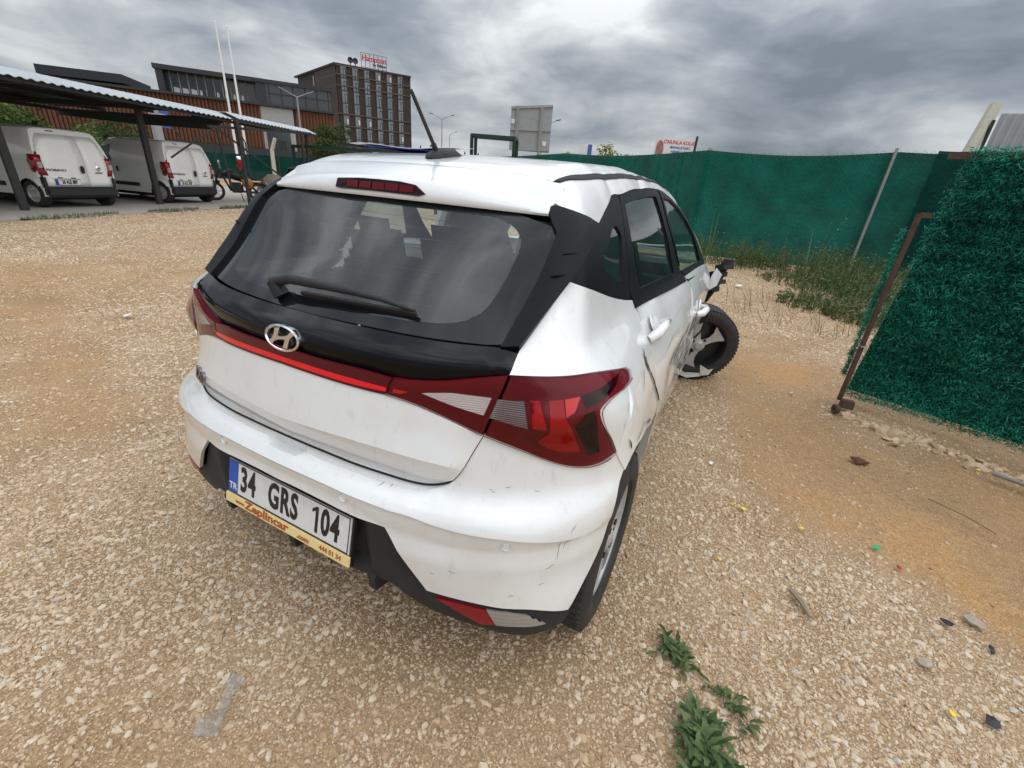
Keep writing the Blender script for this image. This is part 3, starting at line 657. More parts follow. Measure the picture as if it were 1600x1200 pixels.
rosette('leafy_weed', 'broad leafed green weed at the bottom edge in the foreground gravel', (1.265, .30, zat(1.27, .3)), [(0, 0, 44, .085, .0125), (.02, -.05, 40, .08, .013), (-.03, .07, 34, .075, .010), (0, -.1, 34, .08, .012), (-.045, .02, 24, .07, .010)], 4, wf)
rosette('leafy_weed', 'smaller green weed a little above the broad leafed one, beside a stone', (1.15, .53, zat(1.15, .53)), [(0, 0, 26, .07, .010), (-.03, .02, 20, .065, .010), (.03, -.03, 14, .055, .008)], 8, wf)
rosette('leafy_weed', 'narrow trailing weed right of the two foreground weeds', (1.32, .46, zat(1.32, .46)), [(0, 0, 14, .05, .008), (-.05, .03, 12, .045, .007), (.05, -.05, 12, .05, .008)], 12, wf)
for i, (x, y, nn_, h, sp) in enumerate([(1.22, .40, 46, .16, .06), (1.25, .30, 50, .15, .07)]):
    pass
grass_lab = ['long grass tuft at the foot of the left carport post', 'grass tuft on the slab edge below the left van', 'grass tuft on the slab edge below the right van', 'thin grass tuft right of the right van by the slab edge']
for i, (s0, s1, t0) in enumerate([(-1.2, .9, 1.35), (1.6, 3.3, 1.45), (3.9, 5.3, 1.65), (5.4, 6.6, 1.75)]):
    r_ = np.random.default_rng(200 + i); vs = None
    V_ = []; F_ = []
    n = 700; ss = s0 + (s1 - s0) * r_.random(n); tt = t0 + r_.normal(0, .14, n) * np.sin(np.pi * (ss - s0) / (s1 - s0)); hh = .03 + .09 * r_.random(n) ** 2
    Bx = CO[0] + CA[0] * ss + CN[0] * tt; By = CO[1] + CA[1] * ss + CN[1] * tt; an = r_.random(n) * 6.28; wv = .007
    c0 = cp((s0 + s1) / 2, t0); B = np.stack([Bx - c0.x, By - c0.y, np.zeros(n)], -1); sd = np.stack([-np.sin(an), np.cos(an), 0 * an], -1) * wv; tip = B + np.stack([np.cos(an) * hh * .6, np.sin(an) * hh * .6, hh], -1)
    V = np.stack([B - sd, B + sd, tip], 1).reshape(-1, 3); o = tris_obj('grass_tuft', V, np.arange(3 * n).reshape(-1, 3), WEED); o.location = c0
    tag(o, grass_lab[i], 'grass', None, 'stuff')

# ================================================================== litter
LIT = {'stonegrey': material('pale_flat_stone', (.30, .255, .20), .9, noise=(30, .6, (.40, .34, .27)), bump=(40, .5, .006)), 'yellow': material('yellow_plastic', (.75, .55, .02), .4), 'green': material('green_plastic', (.02, .32, .12), .3), 'red': material('red_plastic', (.45, .02, .02), .4), 'white': material('white_scrap', (.75, .75, .74), .5), 'black': material('black_scrap', (.02, .022, .028), .5), 'grey': material('grey_scrap', (.22, .21, .20), .8), 'brown': material('brown_scrap', (.10, .035, .02), .8), 'wood': material('weathered_wood', (.24, .19, .13), .9, noise=(30, .6, (.34, .28, .2)))}
def chip(name, label, x, y, size, col, seed, cat, group=None, long=1.0, rz=None):
    size *= .85 if col != 'black' else .66
    r_ = np.random.default_rng(seed); n = 7; vs = []; fs = []
    for lay in (0, 1):
        for k in range(n):
            a = 2 * pi * k / n; q = size * (.35 + .3 * r_.random()); vs.append((q * cos(a) * long, q * sin(a), lay * size * .16 + r_.normal(0, size * .05)))
    vs += [(0, 0, size * .30), (0, 0, 0)]
    for k in range(n):
        j = (k + 1) % n; fs += [(k, j, n + j, n + k), (n + k, n + j, 2 * n), (j, k, 2 * n + 1)]
    o = mesh_obj(name, vs, fs, LIT[col]); o.location = (x, y, zat(x, y) + size * .22 + .012); o.rotation_euler = (r_.normal(0, .2), r_.normal(0, .2), r_.random() * 6.28 if rz is None else rz); return tag(o, label, cat, group)
yg = 'yellow plastic chips'
chip('plastic_chip', 'larger yellow chip of the pair beside a white stone', 1.32, 1.48, .030, 'yellow', 1, 'litter', yg)
chip('plastic_chip', 'small yellow chip left of the pair', 1.27, 1.49, .018, 'yellow', 2, 'litter', yg)
chip('plastic_chip', 'yellow chip in the middle of the gravel, right of the pair', 1.57, 1.48, .024, 'yellow', 3, 'litter', yg)
chip('plastic_chip', 'yellow chip nearest the car wheel, below the pair', 1.24, 1.06, .022, 'yellow', 4, 'litter', yg)
chip('plastic_chip', 'yellow chip in the bottom right corner beside a dark scrap', 1.93, .77, .022, 'yellow', 5, 'litter', yg)
chip('plastic_chip', 'yellow scrap at the right edge of the gravel', 2.27, 1.17, .035, 'yellow', 6, 'litter', yg, 1.5)
chip('plastic_chip', 'yellow chip by the rubble under the hedge gate', 2.60, 2.72, .026, 'yellow', 7, 'litter', yg)
chip('bottle_cap', 'shiny green cap lying in the gravel', 1.87, 1.53, .034, 'green', 8, 'litter')
chip('plastic_chip', 'small red chip right of the green cap', 1.94, 1.44, .024, 'red', 9, 'litter')
chip('brick_piece', 'reddish brown brick fragment on the sandy patch', 1.94, 2.40, .065, 'brown', 10, 'rubble', None, 1.8, .2)
sg = 'dark scraps in the gravel'
chip('dark_scrap', 'black crumpled scrap in the bottom right corner', 2.03, .80, .055, 'black', 11, 'litter', sg)
chip('dark_scrap', 'dark scrap left of the pale flat stone', 2.03, 1.18, .050, 'black', 12, 'litter', sg, 1.4)
chip('dark_scrap', 'small dark scrap under the pale flat stone', 2.14, 1.13, .034, 'black', 13, 'litter', sg, 1.3)
chip('flat_stone', 'long pale flat stone at the right', 2.13, 1.25, .045, 'stonegrey', 14, 'stone', None, 1.7, -.6)
chip('flat_stone', 'round grey-brown flat stone in the bottom right gravel', 1.90, .93, .04, 'stonegrey', 15, 'stone', None, 1.3, .4)
chip('white_scrap', 'crumpled white scrap on the bare gravel left of the car', -3.85, 1.28, .07, 'white', 16, 'litter', None, 1.4, .3)
chip('white_scrap', 'small white scrap near the foot of the hedge gate', 1.62, 3.3, .045, 'white', 17, 'litter')
chip('white_scrap', 'white scrap on the gravel behind the twisted front wheel', 1.05, 8.1, .12, 'white', 18, 'litter')
chip('white_scrap', 'tiny white scrap beside the right rear wheel', 1.14, 1.83, .026, 'white', 19, 'litter')
t_ = MB(); t_.tube([(1.50, 1.02, .035), (1.535, .97, .04), (1.56, .92, .032)], [.010, .013, .006], 6); tag(t_.build('stick', LIT['wood']), 'short curved grey wood stick in the gravel', 'stick')
t_ = MB(); t_.tube([(2.62, 2.63, .05), (2.85, 2.52, .055), (3.1, 2.40, .05)], .012, 8); tag(t_.build('metal_rod', LIT['grey']), 'thin grey metal rod lying by the rubble at the right edge', 'rod')
t_ = MB(); t_.tube([(2.20, 2.12, .03), (2.33, 2.03, .035), (2.42, 1.95, .03)], .003, 5); tag(t_.build('straw', DRY), 'pale straw lying on the sandy patch', 'straw')
# torn clear plastic
CLR = bpy.data.materials.new('dirty_clear_plastic'); CLR.use_nodes = True; tt_ = CLR.node_tree; bb = tt_.nodes['Principled BSDF']; bb.inputs['Base Color'].default_value = (.30, .30, .30, 1); bb.inputs['Roughness'].default_value = .3
tr = tt_.nodes.new('ShaderNodeBsdfTransparent'); mxs = tt_.nodes.new('ShaderNodeMixShader'); mxs.inputs[0].default_value = .40; tt_.links.new(tr.outputs[0], mxs.inputs[1]); tt_.links.new(bb.outputs[0], mxs.inputs[2]); tt_.links.new(mxs.outputs[0], tt_.nodes['Material Output'].inputs[0])
pv = [(-.012, -.225, .03), (.042, -.213, .028), (.052, -.26, .032), (.046, -.30, .02), (.070, -.285, .03), (.092, -.318, .024), (.10, -.345, .02), (.052, -.372, .02), (.036, -.345, .034), (.074, -.325, .04)]
tag(mesh_obj('plastic_sheet', pv, [(0, 1, 2), (0, 2, 3), (3, 2, 4), (3, 4, 9), (4, 5, 9), (9, 5, 6), (8, 9, 6), (8, 6, 7), (3, 9, 8)], CLR), 'torn piece of dirty clear plastic in the foreground gravel', 'litter')
# ================================================================== the damaged hatchback
# car space = world space: x right, y forward, z up, origin on the ground under the rear bumper
def smax(a,b,r):
    h=np.maximum(r-np.abs(a-b),0)/r
    return np.maximum(a,b)+h*h*r*.25
def hint(xs,ys):
    # monotone-ish cubic (Catmull/Fritsch-Carlson) interpolator
    xs=np.array(xs,float);ys=np.array(ys,float);h=np.diff(xs);d=np.diff(ys)/h
    m=np.zeros_like(ys);m[0]=d[0];m[-1]=d[-1]
    for i in range(1,len(xs)-1):
        m[i]=0 if d[i-1]*d[i]<=0 else 2*d[i-1]*d[i]/(d[i-1]+d[i])
    def f(x):
        x=np.clip(x,xs[0],xs[-1]);i=np.clip(np.searchsorted(xs,x)-1,0,len(h)-1)
        t=(x-xs[i])/h[i]
        return (2*t**3-3*t*t+1)*ys[i]+(t**3-2*t*t+t)*h[i]*m[i]+(-2*t**3+3*t*t)*ys[i+1]+(t**3-t*t)*h[i]*m[i+1]
    return f
YC=hint([.05,.18,.25,.32,.40,.50,.58,.63,.69,.77,.84,.91,.96,.99,1.04,1.10,1.33,1.45,1.6],
        [.22,.12,.06,.022,.008,.0,.0,.004,.05,.058,.068,.079,.087,.093,.155,.225,.475,.60,.76])
KZ=hint([.1,.35,.5,.6,.72,.84,.95,1.1,1.3,1.6],[.08,.08,.10,.11,.22,.30,.30,.34,.22,.15])
QZ=hint([.1,.35,.5,.62,.72,.84,.95,1.1],[.05,.2,.33,.33,.28,.15,.1,0.])
SZ=[.10,.22,.34,.50,.65,.80,.88,.95,1.04,1.20,1.30,1.38,1.44,1.60]
SY=[-.3,.45,1.0,1.85,2.77,3.4,4.1]
ST=[[.79,.835,.872,.892,.894,.874,.850,.806,.708,.658,.615,.555,.50,.36],
    [.80,.840,.872,.890,.892,.876,.848,.802,.714,.662,.617,.57,.53,.40],
    [.80,.832,.846,.860,.873,.856,.824,.778,.708,.645,.602,.56,.53,.40],
    [.79,.815,.822,.835,.858,.860,.84,.805,.742,.678,.632,.595,.56,.43],
    [.79,.815,.822,.832,.850,.848,.835,.805,.755,.69,.64,.595,.56,.44],
    [.80,.84,.86,.868,.87,.862,.84,.79,.72,.65,.60,.56,.53,.42],
    [.72,.75,.77,.78,.78,.76,.73,.70,.66,.60,.56,.52,.50,.40]]
_sr=[hint(SZ,r) for r in ST]
def S(y,z):
    z=np.asarray(z,float);y=np.clip(np.asarray(y,float)+0*z,SY[0],SY[-1])
    v=np.stack([f(z+0*y) for f in _sr])
    i=np.clip(np.searchsorted(SY,y)-1,0,len(SY)-2)
    sy=np.array(SY);t=(y-sy[i])/(sy[i+1]-sy[i]);t=t*t*(3-2*t)*.5+t*.5
    a=np.take_along_axis(v,i[None],0)[0];b=np.take_along_axis(v,(i+1)[None],0)[0]
    return a*(1-t)+b*t
TY=hint([.2,.47,.56,.787,1.05,1.4,1.75,2.05,2.25,2.5,3.0,3.25,3.9,4.1],[1.33,1.385,1.410,1.455,1.480,1.487,1.477,1.448,1.40,1.28,1.04,.98,.82,.72])
def T(x,y): return TY(y)-.03*x*x
RZ=hint([.1,.25,.45,.6,.78,.9,1.05,1.2,1.5],[.1,.14,.22,.22,.2,.14,.12,.08,.08])
def F(x,y,z):
    x=np.abs(x)
    A=YC(z)+KZ(z)*x*x+QZ(z)*x**4-y
    B=x-S(y,z)
    G=smax(A,B,RZ(z))
    D=z-T(x,y)
    Fr=y-(4.02-.25*x*x)
    return smax(smax(G,D,.10),Fr,.25)
def bis(fun,a,b,n=40):
    # fun>0 at a, <0 at b
    for _ in range(n):
        m=(a+b)/2;s=fun(m)>0
        a=np.where(s,m,a);b=np.where(s,b,m)
    return (a+b)/2
YA=1.0
def wrap(phi,z):
    phi=np.asarray(phi,float);z=np.asarray(z,float)
    sx,sy=np.sin(phi),-np.cos(phi)
    r=bis(lambda r:F(r*sx,YA+r*sy,z),np.full(phi.shape,4.),np.full(phi.shape,.01))
    return np.stack([r*sx,YA+r*sy,z],-1)
def side(y,z,s=1):
    y=np.asarray(y,float);z=np.asarray(z,float)
    r=bis(lambda r:F(r,y,z),np.full(y.shape,2.),np.full(y.shape,0.))
    return np.stack([s*r,y,z],-1)
def top(x,y):
    x=np.asarray(x,float);y=np.asarray(y,float)
    r=bis(lambda r:F(x,y,r),np.full(y.shape,2.),np.full(y.shape,.5))
    return np.stack([x,y,r],-1)

OUT={
'tgbot':[(0.000,0.052,0.704),(0.015,0.052,0.704),(0.142,0.056,0.702),(0.249,0.065,0.697),(0.345,0.078,0.694),(0.411,0.091,0.691),(0.455,0.103,0.692),(0.492,0.117,0.700),(0.513,0.129,0.712),(0.532,0.144,0.744),(0.548,0.162,0.788),(0.567,0.179,0.836)],
'lampbot_c':[(0.000,0.080,0.914),(0.091,0.082,0.912),(0.252,0.098,0.906),(0.326,0.111,0.904)],
'lampbot_r':[(0.326,0.111,0.904),(0.405,0.129,0.892),(0.476,0.148,0.871),(0.567,0.179,0.836)],
'bartop_c':[(0.000,0.087,0.961),(0.004,0.087,0.961),(0.090,0.089,0.957),(0.249,0.105,0.955),(0.302,0.114,0.952),(0.340,0.121,0.948)],
'bartop_r':[(0.340,0.121,0.948),(0.377,0.130,0.949),(0.457,0.154,0.959),(0.532,0.182,0.976),(0.606,0.217,0.993)],
'crease':[(0.000,0.060,0.769),(0.069,0.060,0.772),(0.215,0.071,0.774),(0.338,0.091,0.769),(0.423,0.110,0.761),(0.497,0.133,0.754),(0.531,0.145,0.749)],
'gap':[(0.000,0.157,1.040),(0.025,0.155,1.040),(0.216,0.167,1.038),(0.438,0.212,1.035),(0.556,0.256,1.037),(0.600,0.273,1.036)],
'facet':[(0.000,0.130,1.021),(0.054,0.128,1.021),(0.237,0.145,1.020),(0.459,0.183,1.012),(0.600,0.229,1.007)],
'groove':[(0.000,0.010,0.642),(0.023,0.010,0.642),(0.105,0.011,0.642),(0.190,0.014,0.641),(0.262,0.017,0.638),(0.328,0.024,0.636),(0.391,0.032,0.633),(0.448,0.043,0.632),(0.519,0.059,0.622),(0.596,0.084,0.614),(0.663,0.115,0.609),(0.708,0.140,0.603),(0.751,0.176,0.594),(0.791,0.219,0.584),(0.825,0.271,0.577),(0.855,0.331,0.576)],
'ridge':[(0.000,0.032,0.665),(0.048,0.034,0.667),(0.168,0.037,0.665),(0.275,0.045,0.664),(0.340,0.052,0.662),(0.428,0.069,0.663),(0.455,0.081,0.666),(0.477,0.096,0.674),(0.499,0.114,0.685),(0.516,0.129,0.710)],
'bandlow':[(0.000,0.002,0.608),(0.109,0.003,0.606),(0.265,0.010,0.596),(0.381,0.022,0.564),(0.453,0.035,0.562),(0.550,0.062,0.555),(0.632,0.095,0.556),(0.695,0.128,0.558),(0.758,0.180,0.558),(0.816,0.254,0.557),(0.844,0.304,0.557)],
'lip':[(0.004,0.000,0.584),(0.077,0.001,0.585),(0.188,0.004,0.580),(0.298,0.012,0.570),(0.348,0.018,0.568),(0.374,0.021,0.566)],
'notchdiag':[(0.374,0.021,0.566),(0.386,0.023,0.551),(0.496,0.044,0.402)],
'whitebot':[(0.496,0.044,0.402),(0.596,0.069,0.400),(0.679,0.099,0.396),(0.755,0.144,0.390),(0.835,0.226,0.353)],
'archedge':[(0.835,0.226,0.353),(0.846,0.264,0.391),(0.863,0.348,0.477),(0.870,0.418,0.653),(0.868,0.457,0.684)],
'valbot':[(0.000,0.012,0.368),(0.003,0.012,0.367),(0.228,0.019,0.356),(0.302,0.022,0.360),(0.378,0.028,0.368),(0.450,0.043,0.330),(0.362,0.231,0.006),(0.430,0.236,-0.004),(0.495,0.243,0.004),(0.675,0.122,0.254),(0.746,0.131,0.295),(0.800,0.171,0.304),(0.831,0.213,0.308),(0.840,0.232,0.341)],
'lampbot_o':[(0.569,0.181,0.836),(0.653,0.219,0.804),(0.707,0.249,0.779),(0.748,0.282,0.759),(0.782,0.318,0.746),(0.805,0.348,0.741),(0.826,0.384,0.743),(0.843,0.422,0.754)],
'lampright':[(0.843,0.422,0.754),(0.829,0.397,0.804),(0.812,0.363,0.854),(0.802,0.349,0.883),(0.797,0.348,0.903),(0.803,0.368,0.916),(0.814,0.408,0.925),(0.822,0.502,0.922),(0.819,0.553,0.923),(0.808,0.566,0.937),(0.798,0.539,0.952)],
'lamptop_o':[(0.798,0.539,0.952),(0.759,0.371,0.986),(0.721,0.302,0.992),(0.656,0.243,0.994),(0.608,0.219,0.993)],
'blackright':[(0.600,0.273,1.036),(0.604,0.243,1.016),(0.606,0.217,0.993)],
'glass_bot':[(0.000,0.190,1.067),(0.083,0.191,1.068),(0.221,0.203,1.066),(0.332,0.225,1.067),(0.382,0.239,1.069)],
'glass_r':[(0.382,0.239,1.069),(0.410,0.250,1.072),(0.447,0.273,1.082),(0.474,0.303,1.101),(0.488,0.345,1.137),(0.495,0.409,1.203),(0.495,0.446,1.245),(0.489,0.461,1.263),(0.472,0.473,1.281),(0.442,0.484,1.297),(0.395,0.489,1.310)],
'glass_top':[(0.000,0.465,1.315),(0.146,0.464,1.313),(0.337,0.482,1.311),(0.395,0.489,1.310)],
'trim0':[(0.524,0.555,1.345),(0.558,0.566,1.340),(0.595,0.584,1.322),(0.615,0.689,1.291)],
'trim1':[(0.615,0.689,1.291),(0.638,0.550,1.249),(0.639,0.449,1.178)],
'trim2':[(0.639,0.449,1.178),(0.618,0.360,1.102),(0.599,0.274,1.037)],
'trim3':[(0.599,0.274,1.037),(0.557,0.257,1.037)],
'trim4':[(0.557,0.257,1.037),(0.559,0.297,1.069),(0.570,0.400,1.166),(0.573,0.466,1.243),(0.571,0.500,1.282)],
'trim5':[(0.571,0.500,1.282),(0.540,0.524,1.315),(0.524,0.555,1.345)],
'strip_up':[(0.000,0.085,0.934),(0.091,0.085,0.933),(0.251,0.101,0.927),(0.330,0.115,0.923)],
'strip_lo':[(0.000,0.083,0.921),(0.091,0.083,0.919),(0.251,0.099,0.913),(0.328,0.113,0.913)],
'strip2':[(0.343,0.118,0.921),(0.382,0.127,0.919),(0.363,0.121,0.911),(0.342,0.116,0.911)],
'reverse':[(0.415,0.136,0.922),(0.435,0.142,0.926),(0.488,0.160,0.934),(0.575,0.194,0.933),(0.562,0.183,0.887),(0.496,0.159,0.901)],
'hatch':[(0.589,0.199,0.931),(0.645,0.226,0.934),(0.659,0.228,0.868),(0.575,0.188,0.884)],
'redblock':[(0.657,0.232,0.937),(0.676,0.243,0.938),(0.697,0.250,0.870),(0.669,0.234,0.870)],
'redbright':[(0.725,0.276,0.942),(0.754,0.306,0.945),(0.747,0.289,0.911),(0.732,0.275,0.901)],
'redglow':[(0.696,0.254,0.939),(0.723,0.274,0.941),(0.731,0.274,0.896),(0.745,0.284,0.873),(0.773,0.315,0.792),(0.740,0.280,0.795),(0.710,0.256,0.808),(0.684,0.241,0.829),(0.705,0.254,0.862)],
'refl_red':[(0.517,0.049,0.377),(0.561,0.059,0.380),(0.653,0.086,0.377),(0.677,0.096,0.325),(0.640,0.086,0.313),(0.588,0.068,0.341)],
'refl_clear':[(0.654,0.087,0.378),(0.701,0.106,0.379),(0.751,0.135,0.370),(0.798,0.169,0.329),(0.781,0.153,0.328),(0.725,0.115,0.329),(0.680,0.097,0.323)],
'sensor':[(0.249,0.011,0.621),(0.681,0.121,0.581)],
'emblem':[(-0.000,0.092,0.987),(-0.078,0.095,0.990),(0.070,0.092,0.982),(-0.033,0.122,1.017),(0.001,0.084,0.945)],
'badge':[(-0.486,0.128,0.752),(-0.357,0.092,0.754),(-0.505,0.137,0.758),(-0.348,0.089,0.744)],
'fins':[(0.608,0.527,1.279),(0.624,0.604,1.278),(0.602,0.467,1.229),(0.637,0.505,1.230),(0.596,0.421,1.179),(0.631,0.446,1.184)],
'wiper':[(-0.124,0.199,1.073),(-0.052,0.204,1.081),(0.108,0.213,1.086),(0.228,0.227,1.086),(0.325,0.236,1.078),(-0.103,0.182,1.060)],
'q_up':[(0.600,0.273,1.036),(0.618,0.360,1.102),(0.639,0.449,1.178)],
'q_belt':[(0.639,0.449,1.178),(0.673,0.499,1.159),(0.685,0.685,1.106),(0.696,0.842,1.068),(0.704,0.949,1.049)],
'q_cut':[(0.704,0.949,1.049),(0.725,0.965,1.015),(0.751,0.957,0.984),(0.783,0.905,0.948),(0.811,0.823,0.913),(0.827,0.769,0.893),(0.844,0.767,0.858),(0.866,0.832,0.769),(0.874,0.884,0.694),(0.879,0.803,0.673)],
'q_arch':[(0.879,0.803,0.673),(0.881,0.652,0.725),(0.878,0.536,0.733),(0.873,0.492,0.707),(0.869,0.463,0.685)],
'q_low':[(0.869,0.463,0.685),(0.856,0.443,0.718),(0.843,0.422,0.754)],
'qt_top':[(0.639,0.449,1.178),(0.638,0.550,1.249),(0.615,0.695,1.291),(0.573,0.925,1.358),(0.559,1.012,1.381),(0.562,1.079,1.380)],
'qt_front':[(0.562,1.079,1.380),(0.578,1.074,1.349),(0.619,1.029,1.263),(0.647,1.005,1.196),(0.687,0.961,1.087),(0.701,0.938,1.055)],
'qt_bot':[(0.701,0.938,1.055),(0.696,0.843,1.069),(0.685,0.686,1.107),(0.673,0.500,1.159),(0.639,0.449,1.178)],
'qglass':[(0.608,0.939,1.289),(0.622,0.976,1.257),(0.640,0.947,1.214),(0.670,0.883,1.140),(0.674,0.852,1.128),(0.668,0.751,1.157),(0.660,0.681,1.186),(0.653,0.686,1.206),(0.636,0.777,1.237),(0.614,0.881,1.280)],
'rd_top':[(0.562,1.087,1.380),(0.560,1.246,1.396),(0.562,1.427,1.405),(0.568,1.723,1.412)],
'rd_bp':[(0.571,1.715,1.409),(0.647,1.737,1.262),(0.701,1.789,1.135),(0.755,1.860,1.019)],
'rd_belt':[(0.755,1.860,1.019),(0.724,1.355,1.035),(0.703,0.952,1.050)],
'rd_rear':[(0.703,0.952,1.050),(0.687,0.961,1.087),(0.647,1.005,1.196),(0.619,1.029,1.263),(0.578,1.074,1.349),(0.562,1.087,1.380)],
'rglass':[(0.578,1.125,1.352),(0.577,1.310,1.369),(0.581,1.502,1.380),(0.587,1.636,1.382),(0.630,1.663,1.294),(0.685,1.675,1.170),(0.731,1.689,1.053),(0.697,1.093,1.067),(0.661,1.078,1.164),(0.612,1.100,1.284)],
'rd_cut2':[(0.761,1.878,1.011),(0.802,1.934,0.955),(0.820,1.898,0.923),(0.841,1.816,0.875),(0.857,1.761,0.822),(0.860,1.816,0.740),(0.857,1.905,0.643),(0.822,2.573,0.338)],
'fd_top':[(0.571,1.745,1.409),(0.584,1.935,1.391),(0.606,2.128,1.353),(0.648,2.384,1.275),(0.697,2.581,1.169),(0.749,2.711,1.052),(0.780,2.702,0.994)],
'fd_belt':[(0.784,2.683,0.988),(0.773,2.385,1.001),(0.758,1.892,1.015)],
'fglass':[(0.595,1.775,1.376),(0.601,1.964,1.367),(0.618,2.134,1.332),(0.656,2.336,1.261),(0.700,2.480,1.168),(0.729,2.482,1.092),(0.761,2.436,1.021),(0.743,1.869,1.039)],
'fd_front':[(0.787,2.702,0.982),(0.824,2.801,0.910),(0.842,2.674,0.853),(0.851,2.507,0.780),(0.852,2.529,0.668),(0.828,2.952,0.295)],
'handle':[(0.796,0.888,0.930),(0.816,1.249,0.903),(0.779,1.031,0.949),(0.806,0.909,0.914)],
'handle2':[(0.851,1.870,0.848),(0.854,2.323,0.783)],
'bodycrease':[(0.731,0.606,1.015),(0.752,0.942,0.983),(0.815,1.689,0.927)],
'shut':[(0.000,0.638,1.424),(0.134,0.637,1.423),(0.287,0.629,1.415),(0.479,0.637,1.404)],
'shut2':[(0.479,0.637,1.404),(0.502,0.643,1.400),(0.546,0.671,1.388),(0.570,0.711,1.366),(0.590,0.733,1.337),(0.608,0.723,1.303),(0.615,0.689,1.291)],
'rail_low':[(0.615,0.689,1.291),(0.593,0.818,1.326),(0.573,0.925,1.358),(0.559,1.012,1.381),(0.561,1.081,1.382),(0.558,1.251,1.399),(0.560,1.434,1.409),(0.566,1.749,1.415)],
'ditch':[(0.488,0.639,1.403),(0.505,0.700,1.417),(0.503,0.808,1.431),(0.504,0.962,1.442),(0.506,1.081,1.446),(0.509,1.316,1.452)],
'brake':[(-0.183,0.477,1.346),(-0.173,0.477,1.361),(-0.088,0.472,1.368),(0.032,0.470,1.371),(0.090,0.472,1.368),(0.125,0.473,1.357),(0.148,0.475,1.342),(0.068,0.471,1.337),(-0.092,0.472,1.334),(-0.172,0.477,1.336)],
'liptop':[(-0.575,0.557,1.349),(-0.491,0.538,1.367),(-0.293,0.504,1.383),(-0.163,0.491,1.381),(0.071,0.486,1.379),(0.216,0.495,1.376),(0.349,0.512,1.362),(0.530,0.547,1.342)],
'lipbot':[(-0.529,0.527,1.306),(-0.277,0.482,1.322),(-0.159,0.471,1.322),(0.152,0.470,1.327),(0.332,0.489,1.324),(0.539,0.529,1.321)],
'paper':[(-0.240,0.639,1.421),(-0.102,0.742,1.448),(-0.184,0.879,1.465),(-0.047,0.893,1.468)],
}

def grad(P):
    e = 1e-4; g = np.stack([F(P[:, 0] + e, P[:, 1], P[:, 2]) - F(P[:, 0] - e, P[:, 1], P[:, 2]),
                            F(P[:, 0], P[:, 1] + e, P[:, 2]) - F(P[:, 0], P[:, 1] - e, P[:, 2]),
                            F(P[:, 0], P[:, 1], P[:, 2] + e) - F(P[:, 0], P[:, 1], P[:, 2] - e)], -1)
    return g / np.maximum(np.linalg.norm(g, axis=1, keepdims=True), 1e-9)
US = 0.95
def dom_to(P, dom):
    P = np.asarray(P, float)
    if dom == 'wrap': return np.stack([np.arctan2(P[:, 0], YA - P[:, 1]) * US, P[:, 2]], -1)
    if dom == 'side': return P[:, 1:3].copy()
    return P[:, :2].copy()
def dom_from(U, dom, s=1):
    if dom == 'wrap':
        return wrap(U[:, 0] / US, U[:, 1])
    if dom == 'side': return side(U[:, 0], U[:, 1], s)
    return top(U[:, 0], U[:, 1])
def catmull(pts, h):
    pts = np.asarray(pts, float)
    if len(pts) == 2:
        n = max(1, int(np.ceil(np.linalg.norm(pts[1] - pts[0]) / h)))
        return pts[0] + (pts[1] - pts[0]) * np.linspace(0, 1, n + 1)[:, None]
    P = np.vstack([2 * pts[0] - pts[1], pts, 2 * pts[-1] - pts[-2]]); o = []
    for i in range(1, len(P) - 2):
        n = max(1, int(np.ceil(np.linalg.norm(P[i + 1] - P[i]) / h)))
        d0 = np.linalg.norm(P[i] - P[i-1]) ** .5 + 1e-6; d1 = np.linalg.norm(P[i+1] - P[i]) ** .5 + 1e-6; d2 = np.linalg.norm(P[i+2] - P[i+1]) ** .5 + 1e-6
        m1 = (P[i+1] - P[i]) + d1 * ((P[i] - P[i-1]) / d0 - (P[i+1] - P[i-1]) / (d0 + d1))
        m2 = (P[i+1] - P[i]) + d1 * ((P[i+2] - P[i+1]) / d2 - (P[i+2] - P[i]) / (d1 + d2))
        for k in range(n):
            t = k / n
            o.append((2*t**3 - 3*t*t + 1) * P[i] + (t**3 - 2*t*t + t) * m1 + (-2*t**3 + 3*t*t) * P[i+1] + (t**3 - t*t) * m2)
    o.append(P[-2]); return np.array(o)
def segs_to_loop(segs, dom, h):
    """segments of 3-D (or domain 2-D) points -> closed 2-D loop, smooth inside a segment, corners between"""
    L = []
    for s in segs:
        s = np.asarray(s, float)
        u = s if s.shape[1] == 2 else dom_to(s, dom)
        c = catmull(u, h)
        for q in c:
            if not L or np.linalg.norm(q - L[-1]) > h * 0.15: L.append(q)
    while np.linalg.norm(L[0] - L[-1]) < h * 0.15: L.pop()
    return np.array(L)
def inside(P, loop):
    x, y = P[:, 0], P[:, 1]; r = np.zeros(len(P), bool); n = len(loop)
    for i in range(n):
        x1, y1 = loop[i]; x2, y2 = loop[(i + 1) % n]
        if y1 == y2: continue
        c = ((y1 > y) != (y2 > y)) & (x < (x2 - x1) * (y - y1) / (y2 - y1) + x1)
        r ^= c
    return r
def seg_dist(P, loop, closed=True):
    d = np.full(len(P), 1e9); n = len(loop)
    for i in range(n if closed else n - 1):
        a = loop[i]; b = loop[(i + 1) % n]; ab = b - a
        t = np.clip(((P - a) @ ab) / max(ab @ ab, 1e-12), 0, 1)
        d = np.minimum(d, np.linalg.norm(P - (a + t[:, None] * ab), axis=1))
    return d
def mirror_half(halves):
    """halves: right-hand segments from the centre line round to the centre line again"""
    R = [np.asarray(s, float) for s in halves]
    Lh = [np.asarray(s, float)[::-1] * np.array([-1, 1, 1]) for s in R[::-1]]
    return R + Lh
def mir(segs): return [np.asarray(s, float)[::-1] * np.array([-1, 1, 1]) for s in segs[::-1]]
